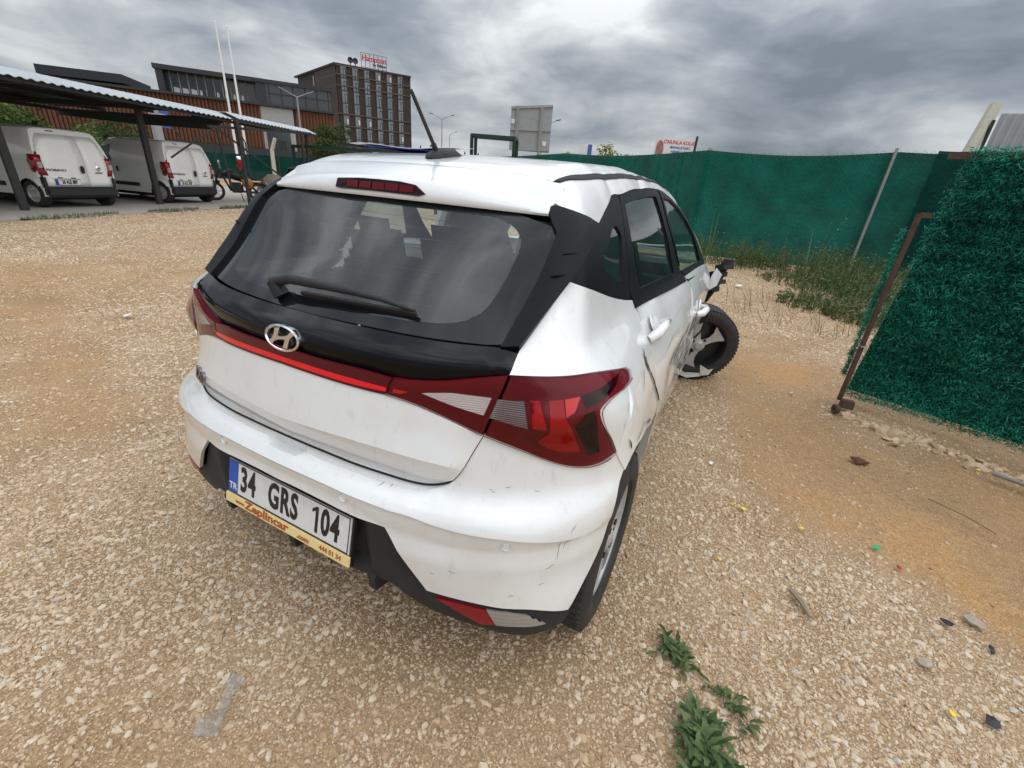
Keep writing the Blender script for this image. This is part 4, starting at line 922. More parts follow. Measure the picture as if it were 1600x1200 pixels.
def panel(name, segs, dom, mat, parent, off=0.0, thick=0.010, h=0.02, disp=None, holes=(), lines=(), h_lines=None, s=1, sharp=28, post=None, rim=True):
    loop = segs_to_loop(segs, dom, h)
    hl = [segs_to_loop(x, dom, h) for x in holes]
    ln = [catmull(np.asarray(x, float) if np.asarray(x).shape[1] == 2 else dom_to(x, dom), h_lines or h) for x in lines]
    lo, hi = loop.min(0), loop.max(0)
    gx = np.arange(lo[0], hi[0], h); gy = np.arange(lo[1], hi[1], h * 0.87)
    G = np.array([(x + (j % 2) * h * 0.5, y) for j, y in enumerate(gy) for x in gx])
    if len(G):
        k = inside(G, loop) & (seg_dist(G, loop) > h * 0.45)
        for q in hl: k &= ~inside(G, q) & (seg_dist(G, q) > h * 0.45)
        for q in ln: k &= seg_dist(G, q, False) > h * (0.3 if h_lines else 0.4)
        G = G[k]
    pts = [Vector(q) for q in loop]; ed = [(i, (i + 1) % len(loop)) for i in range(len(loop))]
    for q in hl:
        b = len(pts); pts += [Vector(v) for v in q]; ed += [(b + i, b + (i + 1) % len(q)) for i in range(len(q))]
    for q in ln:
        q = q[inside(q, loop) & (seg_dist(q, loop) > h * 0.25)]
        if len(q) < 2: continue
        b = len(pts); pts += [Vector(v) for v in q]; ed += [(b + i, b + i + 1) for i in range(len(q) - 1)]
    pts += [Vector(v) for v in G]
    V, E, Fc, _, _, _ = geometry.delaunay_2d_cdt(pts, ed, [], 0, 1e-6)
    V = np.array([tuple(v) for v in V]); Fc = np.array([tuple(f) for f in Fc if len(f) == 3])
    cen = V[Fc].mean(1); k = inside(cen, loop)
    for q in hl: k &= ~inside(cen, q)
    Fc = Fc[k]
    P = dom_from(V, dom, s); N = grad(P)
    d = np.full(len(P), off)
    if disp is not None: d = d + disp(P)
    Q = P + N * d[:, None]
    if post is not None: Q = post(Q)
    tri = Q[Fc]; fn = np.cross(tri[:, 1] - tri[:, 0], tri[:, 2] - tri[:, 0])
    flip = (fn * N[Fc].mean(1)).sum(1) < 0
    Fc[flip] = Fc[flip][:, ::-1]
    faces = [tuple(f) for f in Fc]; verts = [tuple(q) for q in Q]
    if rim:
        cnt = {}
        for f in Fc:
            for a, b in ((f[0], f[1]), (f[1], f[2]), (f[2], f[0])):
                cnt[(a, b)] = 1
        mp = {}
        for (a, b) in list(cnt):
            if (b, a) not in cnt:
                for q in (a, b):
                    if q not in mp:
                        mp[q] = len(verts); verts.append(tuple(Q[q] - N[q] * thick))
                faces.append((b, a, mp[a], mp[b]))
    return mesh_obj(name, verts, faces, mat, parent, True, sharp)
def curve_z(pts, dom='wrap'):
    u = catmull(dom_to(np.asarray(pts, float), dom), 0.012); o = np.argsort(np.abs(u[:, 0]))
    a, z = np.abs(u[o, 0]), u[o, 1]
    return lambda P: np.interp(np.abs(dom_to(P, dom)[:, 0]), a, z)
def sstep(a, b, x):
    t = np.clip((x - a) / (b - a), 0, 1); return t * t * (3 - 2 * t)
def sym_line(k, dz=0.0):
    u = dom_to(A(k), 'wrap'); u[:, 1] += dz; return np.vstack([u[::-1] * [-1, 1], u[1:]])
def surf_n(p):
    return Vector(grad(np.array([p], float))[0])
def on(p, off=0.0):
    return Vector(p) + surf_n(p) * off
def decal(name, pts, mat, parent, off=0.001, t=0.001, h=0.01, dom='wrap', disp=None):
    return panel(name, [np.vstack([pts, pts[:1]])[i:i + 2] for i in range(len(pts))], dom, mat, parent, off=off, thick=t + 0.002, h=h, disp=disp)

# --- materials
def paint_material(name, dirt=1.0, w=(0.75, 0.765, 0.765)):
    m = bpy.data.materials.new(name); m.use_nodes = True; t = m.node_tree; b = t.nodes['Principled BSDF']
    tcn = t.nodes.new('ShaderNodeTexCoord')
    def nz(sc, det, ro=0.6, st=(1, 1, 1)):
        mp = t.nodes.new('ShaderNodeMapping'); mp.inputs['Scale'].default_value = st
        t.links.new(tcn.outputs['Object'], mp.inputs[0])
        n = t.nodes.new('ShaderNodeTexNoise'); n.inputs['Scale'].default_value = sc; n.inputs['Detail'].default_value = det; n.inputs['Roughness'].default_value = ro
        t.links.new(mp.outputs[0], n.inputs['Vector']); return n.outputs[0]
    def rmp(v, a, b_, c0, c1):
        r = t.nodes.new('ShaderNodeValToRGB'); r.color_ramp.elements[0].position = a; r.color_ramp.elements[1].position = b_
        r.color_ramp.elements[0].color = (*c0, 1); r.color_ramp.elements[1].color = (*c1, 1); t.links.new(v, r.inputs[0]); return r.outputs[0]
    def mixc(f, a, b_):
        n = t.nodes.new('ShaderNodeMix'); n.data_type = 'RGBA'; n.blend_type = 'MULTIPLY'; n.inputs[0].default_value = 1.0
        t.links.new(a, n.inputs[6]); t.links.new(b_, n.inputs[7]); return n.outputs[2]
    du = (0.64, 0.62, 0.585); g = (0.82, 0.80, 0.76)
    c1 = rmp(nz(6, 6), 0.46, 0.74, w, tuple(w[i] * (1 - 0.5 * dirt) + du[i] * 0.5 * dirt for i in range(3)))
    c2 = rmp(nz(34, 5, 0.7, (1, 1, 0.22)), 0.58, 0.76, (1, 1, 1), tuple(1 - (1 - v) * dirt for v in g))   # run-down streaks
    c3 = rmp(nz(230, 2, 0.5), 0.76, 0.80, (1, 1, 1), (0.45, 0.42, 0.38))                     # specks
    col = mixc(1, mixc(1, c1, c2), c3)
    sx = t.nodes.new('ShaderNodeSeparateXYZ'); t.links.new(tcn.outputs['Object'], sx.inputs[0])
    low = t.nodes.new('ShaderNodeMapRange'); low.inputs[1].default_value = 0.75; low.inputs[2].default_value = 0.3; low.inputs[3].default_value = 0; low.inputs[4].default_value = 0.55 * dirt
    t.links.new(sx.outputs[2], low.inputs[0])
    mm = t.nodes.new('ShaderNodeMath'); mm.operation = 'MULTIPLY'; t.links.new(low.outputs[0], mm.inputs[0]); t.links.new(nz(11, 7, 0.7), mm.inputs[1])
    md = t.nodes.new('ShaderNodeMix'); md.data_type = 'RGBA'; t.links.new(mm.outputs[0], md.inputs[0]); t.links.new(col, md.inputs[6]); md.inputs[7].default_value = (0.50, 0.44, 0.36, 1)
    t.links.new(md.outputs[2], b.inputs['Base Color'])
    rr = t.nodes.new('ShaderNodeMapRange'); rr.inputs[3].default_value = 0.22; rr.inputs[4].default_value = 0.5; t.links.new(nz(9, 6), rr.inputs[0]); t.links.new(rr.outputs[0], b.inputs['Roughness'])
    set_in(b, ['Coat Weight'], 1.0); set_in(b, ['Coat Roughness'], 0.035)
    return m
WHITE = paint_material('dusty_white_paint', 1.0)
PLASTIC = material('textured_black_plastic', (0.019, 0.020, 0.023), 0.6, spec=.3, noise=(9, 0.5, (0.034, 0.035, 0.037)), bump=(600, 0.15, 0.001))
TRIM = material('satin_black_trim', (0.006, 0.007, 0.009), 0.40, spec=.13, noise=(7, 0.5, (0.010, 0.011, 0.013)))
GLOSS = material('gloss_black_panel', (0.003, 0.003, 0.004), 0.06, spec=.26)
FRIT = material('black_glass_border', (0.007, 0.009, 0.011), 0.06, spec=.27, noise=(5, 0.6, (0.012, 0.014, 0.016)))
LENS = material('dark_red_lens', (0.165, 0.003, 0.012), 0.3, spec=.2)
LENSB = material('maroon_bar_lens', (0.085, 0.0025, 0.010), 0.06, spec=.5)
LENSD = material('smoked_red_lens', (0.016, 0.0015, 0.003), 0.08, spec=.3)
REDB = material('bright_red_reflector', (0.78, 0.006, 0.018), 0.12, coat=0.5)
REDM = material('red_reflector', (0.62, 0.008, 0.016), 0.2, spec=.3, noise=(160, 0.3, (0.48, 0.005, 0.01)))
REDR = material('dull_red_reflector', (0.26, 0.006, 0.014), 0.25, noise=(200, 0.3, (0.20, 0.004, 0.01)))
REDS = material('dark_segment', (0.11, 0.002, 0.005), 0.2, spec=.3)
REDK = material('deep_red_reflector', (0.46, 0.004, 0.008), 0.2, spec=.3)
BADGE = material('dark_chrome_badge', (0.20, 0.20, 0.21), 0.2, metal=1.0)
CHROME = material('chrome', (0.78, 0.78, 0.79), 0.13, metal=1.0)
RUBBER = material('tyre_rubber', (0.018, 0.018, 0.019), 0.78, noise=(14, 0.6, (0.045, 0.040, 0.034)), bump=(300, 0.2, 0.002))
RIMS = material('silver_hubcap', (0.60, 0.61, 0.62), 0.30, metal=0.25, noise=(8, 0.6, (0.38, 0.37, 0.36)))
STEEL = material('black_steel_wheel', (0.02, 0.02, 0.021), 0.5)
DARK = material('dark_cavity', (0.010, 0.010, 0.011), 0.8)
SEAT = material('dark_grey_seat_cloth', (0.028, 0.031, 0.036), 0.85, noise=(40, 0.5, (0.045, 0.048, 0.055)))
INNER = material('grey_cabin_plastic', (0.09, 0.095, 0.10), 0.6)
PALE = material('pale_cabin_lining', (0.16, 0.165, 0.165), 0.8)
def ribbed(name, c0, c1, scale, rough=0.12, bs=0.6):
    m = bpy.data.materials.new(name); m.use_nodes = True; t = m.node_tree; b = t.nodes['Principled BSDF']
    tcn = t.nodes.new('ShaderNodeTexCoord'); w = t.nodes.new('ShaderNodeTexWave'); w.bands_direction = 'Z'; w.inputs['Scale'].default_value = scale
    t.links.new(tcn.outputs['Object'], w.inputs[0]); r = t.nodes.new('ShaderNodeValToRGB'); r.color_ramp.elements[0].color = (*c0, 1); r.color_ramp.elements[1].color = (*c1, 1)
    r.color_ramp.elements[0].position = 0.3; r.color_ramp.elements[1].position = 0.6
    t.links.new(w.outputs[0], r.inputs[0]); t.links.new(r.outputs[0], b.inputs['Base Color']); b.inputs['Roughness'].default_value = rough
    bp = t.nodes.new('ShaderNodeBump'); bp.inputs['Strength'].default_value = bs; bp.inputs['Distance'].default_value = 0.002; t.links.new(w.outputs[0], bp.inputs['Height']); t.links.new(bp.outputs[0], b.inputs['Normal'])
    set_in(b, ['Coat Weight'], 0.8); return m
CLEARW = ribbed('white_reversing_lens', (0.86, 0.87, 0.88), (0.95, 0.96, 0.96), 55)
CLEARG = ribbed('clear_ribbed_lens', (0.12, 0.10, 0.105), (0.30, 0.27, 0.28), 62)
CLEARB = ribbed('pale_clear_reflector', (0.25, 0.23, 0.21), (0.29, 0.27, 0.245), 24, 0.35, .12)
def glass_material(name, tint, fac_min, rough=0.02, haze=0.0, ior_=1.52):
    m = bpy.data.materials.new(name); m.use_nodes = True; t = m.node_tree; t.nodes.clear()
    o = t.nodes.new('ShaderNodeOutputMaterial'); tr = t.nodes.new('ShaderNodeBsdfTransparent'); tr.inputs[0].default_value = (*tint, 1)
    gl = t.nodes.new('ShaderNodeBsdfGlossy'); gl.inputs['Roughness'].default_value = rough; gl.inputs[0].default_value = (1, 1, 1, 1)
    fr = t.nodes.new('ShaderNodeFresnel'); fr.inputs[0].default_value = ior_
    mr = t.nodes.new('ShaderNodeMapRange'); mr.inputs[3].default_value = fac_min; mr.inputs[4].default_value = 1.0; t.links.new(fr.outputs[0], mr.inputs[0])
    mx_ = t.nodes.new('ShaderNodeMixShader'); t.links.new(mr.outputs[0], mx_.inputs[0])
    src = tr.outputs[0]
    if haze:
        df = t.nodes.new('ShaderNodeBsdfDiffuse'); df.inputs[0].default_value = (0.50, 0.52, 0.53, 1)
        tcn = t.nodes.new('ShaderNodeTexCoord'); n = t.nodes.new('ShaderNodeTexNoise'); n.inputs['Scale'].default_value = 5; n.inputs['Detail'].default_value = 6
        t.links.new(tcn.outputs['Object'], n.inputs['Vector'])
        r = t.nodes.new('ShaderNodeMapRange'); r.inputs[1].default_value = 0.35; r.inputs[2].default_value = 0.75; r.inputs[3].default_value = haze * 0.4; r.inputs[4].default_value = haze * 1.5
        t.links.new(n.outputs[0], r.inputs[0]); m2 = t.nodes.new('ShaderNodeMixShader'); t.links.new(r.outputs[0], m2.inputs[0]); t.links.new(tr.outputs[0], m2.inputs[1]); t.links.new(df.outputs[0], m2.inputs[2]); src = m2.outputs[0]
    t.links.new(src, mx_.inputs[1]); t.links.new(gl.outputs[0], mx_.inputs[2]); t.links.new(mx_.outputs[0], o.inputs[0])
    return m
GLASS = glass_material('dusty_tinted_glass', (0.60, 0.72, 0.75), 0.015, 0.012, 0.014, 1.43)
SGLASS = glass_material('green_tinted_glass', (0.50, 0.62, 0.58), 0.06, 0.01, 0.03)

CLEARSHELL = glass_material('clear_lamp_lens', (0.98, 0.93, 0.93), 0.0, 0.012, 0.0, 1.30)
car = thing('damaged_hatchback', 'large white crashed hatchback in the foreground seen from behind with scraped right side', 'car')
A = lambda k: np.array(OUT[k], float)
def rev(a): return np.asarray(a)[::-1]

# --- displacement fields of the rear end
GW = 0.0065
zg, zr, zb, zcr, ztg, zlb = (curve_z(A(k)) for k in ('groove', 'ridge', 'bandlow', 'crease', 'tgbot', 'lampbot_c'))
tg_pts = np.vstack([A('tgbot')[:10]])
def pwl(z, knots):
    """piecewise linear in z through (z_array, value) knots ordered downwards"""
    d = np.full(len(z), float(knots[0][1]))
    for (z0, v0), (z1, v1) in zip(knots[:-1], knots[1:]):
        t = np.clip((z0 - z) / np.maximum(z0 - z1, 1e-4), 0, 1)
        d = np.where(z <= z0, v0 + (v1 - v0) * t, d)
    return d
def bumper_disp(P):
    z = P[:, 2]; x = np.abs(P[:, 0]); u = np.abs(dom_to(P, 'wrap')[:, 0]); g, r, b = zg(P), zr(P), zb(P)
    fade = 1 - sstep(0.80, 0.95, u)
    d = pwl(z, [(g + .05, 0.0), (g, .004), (g - GW, -.007), (b, -.0115), (b - .05, .000)]) * fade
    k = 1 - sstep(.49, .535, x)
    d += -0.008 * np.clip((z - r) / .014, 0, 1) * k          # loading sill step
    xs = P[:, 0]
    d += -0.016 * sstep(-0.085, -0.045, xs) * (1 - sstep(0.055, 0.075, xs)) * sstep(0.004, 0.012, z - r) # latch recess in the sill
    return d
def gate_disp(P):
    z = P[:, 2]; c = zcr(P); t = ztg(P); l = zlb(P); x = np.abs(P[:, 0]); f = 1 - sstep(0.50, 0.56, x)
    return pwl(z, [(l, 0.0), (c, .017), (c - .004, .015), (c - .075, -.016)]) * f
def lamp_disp(P):
    x = np.abs(P[:, 0]); z = P[:, 2]
    return 0.004 + 0.022 * np.exp(-((x - 0.70) / 0.09) ** 2) * np.exp(-((z - 0.885) / 0.05) ** 2)
def dent(P):
    """crumpled right flank"""
    y, z = P[:, 1], P[:, 2]
    n = fbm(y * 1.9 + z * 1.2, z * 6.0, 3, 3) - 0.5
    m = sstep(0.52, 0.95, y) * (1 - sstep(0.97, 1.06, z))
    rg = np.abs(fbm(y * 1.5 + z * 2.2, z * 3.5 - y * .5, 29, 2) - .5) * 2
    return (n * 0.010 + (rg - .30) * 0.016 - 0.003) * m
def crumple(P):
    """buckled roof edge above the right doors"""
    x, y = P[:, 0], P[:, 1]
    m = sstep(0.72, 1.0, y) * sstep(0.30, 0.5, x)
    r = np.abs(fbm(y * 3.2 + x * 2.0, x * 3.0 - y * .6, 11, 2) - .5) * 2.0 + np.abs(fbm(y * 8 + x * 3, x * 5, 19, 2) - .5) * .7
    return (r - .35) * 0.011 * m

# --- rear panels
tail = [rev(A('tgbot'))]
bumper = panel('rear_bumper', mirror_half([A('tgbot'), A('lampbot_o'), np.array([A('lampbot_o')[-1], A('q_low')[1], A('q_low')[0]]), rev(A('archedge')), rev(A('whitebot')), rev(A('notchdiag')), rev(np.vstack([[0, 0, 0.584], A('lip')[1:]]))]),
               'wrap', WHITE, car, off=-0.003, h=0.015, disp=bumper_disp, h_lines=0.012, lines=[sym_line(k, dz) for k, dz in (('groove', 0), ('groove', -GW), ('ridge', 0), ('ridge', .014), ('bandlow', 0))])
tag(bumper, 'dusty white rear bumper')
vb = np.array([(0, 0, .355), (.2, 0, .352), (.30, 0, .355), (.378, 0, .362), (.44, 0, .325), (.50, 0, .29), (.56, 0, .268), (.62, 0, .256), (.675, .12, .253), (.745, .134, .268), (.798, .18, .288), (.828, .23, .302), (.838, .247, .325)])
for i, (x, y, z) in enumerate(vb): vb[i, 1] = float(YC(z) + KZ(z) * x * x + QZ(z) * x ** 4) if x < 0.66 else y
def val_disp(P):
    x, z = np.abs(P[:, 0]), P[:, 2]
    rec = -0.034 * (1 - sstep(0.275, 0.33, x)) * sstep(0.37, 0.40, z)
    return rec - 0.010 * sstep(0.30, 0.36, x) * (1 - sstep(0.5, 0.58, x)) * sstep(0.36, 0.42, z)
valance = panel('bumper_valance', mirror_half([np.vstack([[0, .01, 0.60], A('lip')[1:] + [0, 0, 0.012]]), A('notchdiag'), A('whitebot'), np.array([A('whitebot')[-1], vb[-1]]), rev(vb)]), 'wrap', PLASTIC, car, off=-0.013, thick=0.09, h=0.018, disp=val_disp)
tailgate = panel('tailgate', mirror_half([np.vstack([A('lampbot_c'), A('lampbot_r')[1:]]), rev(A('tgbot'))]), 'wrap', WHITE, car, off=0.0, h=0.015, disp=gate_disp,
                 h_lines=0.012, lines=[sym_line('crease'), sym_line('crease', -.004)])
shrink = lambda a, dx: np.asarray(a) - np.array([dx, 0, 0])
bar = panel('light_bar', mirror_half([A('bartop_c'), np.array([A('bartop_c')[-1], A('lampbot_c')[-1]]) - [.002, 0, 0], rev(A('lampbot_c'))]), 'wrap', LENSB, car, off=0.003, h=0.015)
decal('light_strip', np.vstack([rev(A('strip_up')) * [-1, 1, 1], A('strip_up')[1:], rev(A('strip_lo')), (A('strip_lo') * [-1, 1, 1])[1:]]), REDB, bar, off=0.0045)
gp = A('gap').copy()
def facet_disp(P):
    z = P[:, 2]; zf = facz(P); zb_ = barz(P)
    return np.where(z < zf, 0.002 - 0.012 * np.clip((zf - z) / np.maximum(zf - zb_, 0.02), 0, 1), 0.002)
facz = curve_z(A('facet')); barz = curve_z(np.vstack([A('bartop_c'), A('bartop_r')[1:]]))
blackp = panel('gloss_panel', mirror_half([gp, A('blackright'), rev(A('bartop_r')), rev(A('bartop_c'))]), 'wrap', GLOSS, car, off=-0.002, h=0.015, disp=facet_disp, h_lines=0.012, lines=[sym_line('facet')])
for sgn in (1, -1):
    mm = (lambda s: s) if sgn == 1 else mir
    mp = (lambda a: np.asarray(a)) if sgn == 1 else (lambda a: (np.asarray(a) * [-1, 1, 1])[::-1])
    li = panel('tailgate_lamp', mm([A('bartop_r') + [.002, 0, 0], np.array([A('bartop_r')[-1], A('lampbot_r')[-1]]) - [.0035, 0, 0], rev(A('lampbot_r'))]), 'wrap', LENS, car, off=-0.005, h=0.015)
    panel('outer_lens', mm([A('bartop_r') + [.002, 0, 0], np.array([A('bartop_r')[-1], A('lampbot_r')[-1]]) - [.0035, 0, 0], rev(A('lampbot_r'))]), 'wrap', CLEARSHELL, li, off=0.004, thick=.004, h=0.02)
    decal('light_strip', mp(A('strip2')), REDB, li, off=-0.0035)
    decal('reversing_lens', mp(A('reverse')), CLEARW, li, off=-0.0035)
    lo_ = panel('corner_lamp', mm([rev(A('lamptop_o')), rev(A('lampright')), rev(A('lampbot_o')), np.array([A('lampbot_o')[0], A('lamptop_o')[-1]]) + [.002, 0, 0]]), 'wrap', LENS, car, off=-0.010, thick=.02, h=0.013, disp=lamp_disp)
    panel('outer_lens', mm([rev(A('lamptop_o')), rev(A('lampright')), rev(A('lampbot_o')), np.array([A('lampbot_o')[0], A('lamptop_o')[-1]]) + [.002, 0, 0]]), 'wrap', CLEARSHELL, lo_, off=0.0, thick=.004, h=0.016, disp=lamp_disp)
    ld = lambda P: lamp_disp(P)
    for nm, k, mt in (('clear_lens', 'hatch', CLEARG), ('brake_lens', 'redblock', REDM), ('reflector_lens', 'redbright', REDB), ('glow_lens', 'redglow', REDK)):
        decal(nm, mp(A(k)), mt, lo_, off=-.0078 if nm == 'glow_lens' else -.0068, disp=ld)
    dk = np.array([(.752, .29, .872), (.772, .31, .902), (.790, .33, .905), (.806, .35, .83), (.812, .37, .775), (.79, .34, .770)])
    decal('smoked_lens', mp(dk), LENSD, lo_, off=-.0085, disp=ld)
    dk2 = np.array([(.762, .30, .946), (.800, .42, .958), (.815, .49, .953), (.805, .40, .934), (.775, .31, .914)])
    decal('smoked_lens', mp(dk2), LENSD, lo_, off=-.0085, disp=ld)
    rp = panel('lower_reflector', [np.vstack([q, q[:1]])[i:i + 2] for q in [mp(A('refl_red'))] for i in range(len(q))], 'wrap', REDR, car, off=-0.0075, h=0.012)
    rc = panel('clear_reflector', [np.vstack([q, q[:1]])[i:i + 2] for q in [mp(A('refl_clear'))] for i in range(len(q))], 'wrap', CLEARB, car, off=-0.008, h=0.012)
    # D-pillar trim with three little fins
    tr = panel('pillar_trim', mm([np.vstack([A('trim5')[:2], [(.532, .545, 1.340)], A('trim0')[1:]])] + [A('trim%d' % i) for i in range(1, 5)]), 'wrap', TRIM, car, off=0.006, thick=0.03, h=0.013,
               disp=lambda P: 0.016 * np.clip((np.abs(P[:, 0]) - 0.565) / 0.05, 0, 1) + 0.0)
    fp = A('fins')
    for i in range(0, 6, 2):
        a, b = Vector(fp[i]), Vector(fp[i + 1]); n_ = surf_n(fp[i])
        pts = [a.lerp(b, t_) * 1.0 + n_ * (0.020 + 0.004 * sin(pi * t_)) for t_ in (0, .25, .5, .75, 1)]
        pts = [Vector((p.x * sgn, p.y, p.z)) for p in pts]
        MB().tube(pts, [0.0008, 0.0034, 0.0044, 0.0034, 0.0008], 8).build('trim_fin', TRIM, tr, True)
    for q in A('sensor'):
        n_ = surf_n(q); c = Vector(q) + n_ * (float(bumper_disp(np.array([q]))[0]) - .0012 - .0075); c.x *= sgn; n_ = Vector((n_.x * sgn, n_.y, n_.z))
        Mx = n_.to_track_quat('X', 'Z').to_matrix().to_4x4(); Mx.translation = c
        MB().lathe([(0.0005, .0075), (0.0075, .0075), (0.009, .005), (0.0105, .005), (0.0125, .009), (0.0135, .004), (0.0135, -.004)], 20, Mx).build('parking_sensor', WHITE, bumper, True)

# --- rear glass
go = [(0, .16, 1.043), (.2, .165, 1.043), (.4, .2, 1.041), (.53, .24, 1.042)]
gt = [(.575, .5, 1.30), (.4, .5, 1.335), (.2, .49, 1.345), (0, .48, 1.345)]
gr_ = [(.56, .26, 1.045), (.575, .32, 1.08), (.60, .45, 1.22), (.59, .5, 1.29)]
clear = mirror_half([A('glass_bot'), A('glass_r'), rev(A('glass_top'))])
frit = panel('rear_window_border', mirror_half([np.array(go), np.array(gr_), np.array(gt)]), 'wrap', FRIT, car, off=-0.006, h=0.02, holes=[clear], rim=False)
rearglass = panel('rear_window', clear, 'wrap', GLASS, car, off=-0.006, h=0.025, rim=False)
wires = MB()
for zz in np.linspace(1.10, 1.29, 9):
    q = wrap(np.linspace(-.44, .44, 24) * 1.0, np.full(24, zz)); n_ = grad(q); q = q - n_ * 0.0085
    q = q[np.abs(q[:, 0]) < 0.46]
    wires.tube([Vector(v) for v in q], 0.0006, 3)
tag(wires.build('heater_wires', material('heater_wire', (0.16, 0.10, 0.06), 0.6), rearglass), kind='stuff')

# --- wiper
w = A('wiper'); W = MB()
wp = [on(w[0], .03), on(w[1], .045), on(w[2], .038), on(w[3], .026), on(w[4], .014)]
for i, (a, b) in enumerate(zip(wp[:-1], wp[1:])): pass
W.tube([wp[0] + Vector((-.012, 0, .004)), wp[0], wp[1], wp[2], wp[3], wp[4]], [.009, .0135, .013, .0105, .007, .0045], 10)
wip = W.build('rear_wiper', PLASTIC, car, True)
W = MB(); W.tube([on(w[5], .0), on(w[0], .035)], [.022, .018], 14); W.build('wiper_pivot', PLASTIC, wip, True)
W = MB(); W.bar(on(w[1], .012) + Vector((.02, -.004, -.014)), on(w[4], .010) + Vector((0.004, 0, -.006)), .007, .016, upv=(0, -.6, .8)); W.build('wiper_blade', RUBBER, wip)

# --- emblem and model badge
ec = np.array([-0.003, 0.092, 0.983]); zl = lambda x, z: Vector((x, float(YC(z) + KZ(z) * x * x), z))
EK = .93
eb = MB(); n_e = Vector((0, -1, 0.22)).normalized(); ux = Vector((1, 0, 0)); uy = n_e.cross(ux)
E0 = Vector((-0.003, 0.0935, 0.981))
def ep(a, b, c=0): return E0 + ux * a * EK + uy * b * EK + n_e * c
ring = []; N_ = 40
for k in range(N_):
    t_ = 2 * pi * k / N_
    for (ra, rb, c) in ((.072, .0375, -.01), (.072, .0375, .004), (.066, .0325, .0065), (.062, .029, .003), (.062, .029, -.01)): ring.append(ep(ra * cos(t_), rb * sin(t_), c))
eb.add(ring, [(k * 5 + i, k * 5 + i + 1, ((k + 1) % N_) * 5 + i + 1, ((k + 1) % N_) * 5 + i) for k in range(N_) for i in range(4)])
def sl(pts, t_=.005, z0=-.008):
    eb.poly([ep(a * .92 + b * 0.55, b, z0) for a, b in pts], t_ - z0, n_e)
sl([(-.050, -.022), (-.026, -.0285), (-.020, -.012), (-.0195, .004), (-.026, .0285), (-.045, .024), (-.037, .004), (-.037, -.008)])
sl([(.050, .022), (.026, .0285), (.020, .012), (.0195, -.004), (.026, -.0285), (.045, -.024), (.037, -.004), (.037, .008)])
sl([(-.024, -.016), (-.010, -.007), (.012, -.002), (.022, -.006), (.024, .016), (.010, .007), (-.012, .002), (-.022, .006)], .004)
eb.build('emblem', CHROME, car, True, 30)
bx = -0.435
nb = surf_n((bx, .1, .752)); nb = Vector(grad(np.array([wrap(np.array([np.arctan2(bx, YA - .112)]), np.array([.752]))[0]]))[0])
bp_ = Vector(wrap(np.array([np.arctan2(bx, YA - .112)]), np.array([.750]))[0]) + nb * 0.019
tx = Vector((0, 0, 1)).cross(nb).normalized(); ty = nb.cross(tx)
Mb = Matrix((tx, ty, nb)).transposed().to_4x4(); Mb.translation = bp_
text_mesh('i20', 0.062, Mb @ Matrix.Rotation(-0.06, 4, 'Z'), BADGE, 'model_badge', car, ext=0.003, sx=1.25, bold=0.0012)

sb = MB()
for sgn in (1, -1):
    q = dom_from(catmull(dom_to(A('tgbot'), 'wrap'), .012), 'wrap'); q = q - grad(q) * .0038; q[:, 0] *= sgn
    sb.tube([Vector(v) for v in q], .0030, 6)
sb.build('tailgate_gap_line', DARK, tailgate)  # dark tube added along the shut line, painting in the shade of the gap
# --- number plate
PW = material('plate_white', (0.74, 0.75, 0.75), 0.35, noise=(30, 0.5, (0.62, 0.62, 0.61)))
PB = material('plate_blue', (0.012, 0.085, 0.42), 0.35)
PK = material('plate_black', (0.012, 0.012, 0.013), 0.4)
PY = material('plate_cream', (0.78, 0.62, 0.30), 0.4)
PR = material('plate_brown_print', (0.36, 0.085, 0.02), 0.45)
til = 0.228
pn = Vector((0, -cos(til), sin(til))); pu = Vector((0, sin(til), cos(til)))
P0 = Vector((0, 0.020, 0.484))
Mp = Matrix((Vector((1, 0, 0)), pu, pn)).transposed().to_4x4(); Mp.translation = P0
def pbox(nm, cx_, cy_, w_, h_, z0, z1, mat, par, bev=0.0):
    m_ = MB().box((cx_, cy_, (z0 + z1) / 2), (w_, h_, z1 - z0), bev=bev); m_.v = [tuple(Mp @ Vector(v)) for v in m_.v]
    return m_.build(nm, mat, par)
frame = pbox('plate_holder', 0, -.014, .540, .152, -.016, -.002, PK, car, .003)
plate = pbox('number_plate', 0, .004, .520, .112, -.002, .0015, PW, car)
for (cx_, cy_, w_, h_) in ((0, .058, .512, .003), (0, -.050, .512, .003), (.2545, .004, .003, .105)):
    pbox('plate_rim', cx_, cy_, w_, h_, .0015, .0024, PK, plate)
pbox('country_band', -.2375, .004, .043, .108, .0015, .0026, PB, plate)
text_mesh('TR', .030, Mp @ Matrix.Translation((-.2365, -.028, .003)), PW, 'country_letters', plate, ext=.0003, bold=.0008)
for s_, x_, w_ in (('34', -.168, 1), ('GRS', -.010, 1), ('04', .184, 1)):
    text_mesh(s_, .112, Mp @ Matrix.Translation((x_, .004, .0022)), PK, 'plate_letters', plate, ext=.0006, sx=.60, bold=.0036, spacing=1.12)
m_ = MB(); m_.poly([Mp @ Vector((.132 + q[0], .004 + q[1], .0020)) for q in ((.0052, .0405), (-.0030, .0405), (-.0185, .0300), (-.0185, .0185), (-.0052, .0275), (-.0052, -.0405), (.0052, -.0405))][::-1], .0008, pn); m_.build('plate_letters', PK, plate)
strip = pbox('dealer_strip', 0, -.072, .536, .033, -.002, .005, PY, car, .002)
text_mesh('www.', .017, Mp @ Matrix.Translation((-.218, -.072, .0055)), PR, 'strip_letters', strip, ext=.0003, sx=1.1, bold=.0006, align='LEFT')
text_mesh('Zeplincar', .037, Mp @ Matrix.Translation((-.172, -.0695, .0055)), PR, 'strip_letters', strip, ext=.0003, sx=1.38, bold=.0012, align='LEFT')
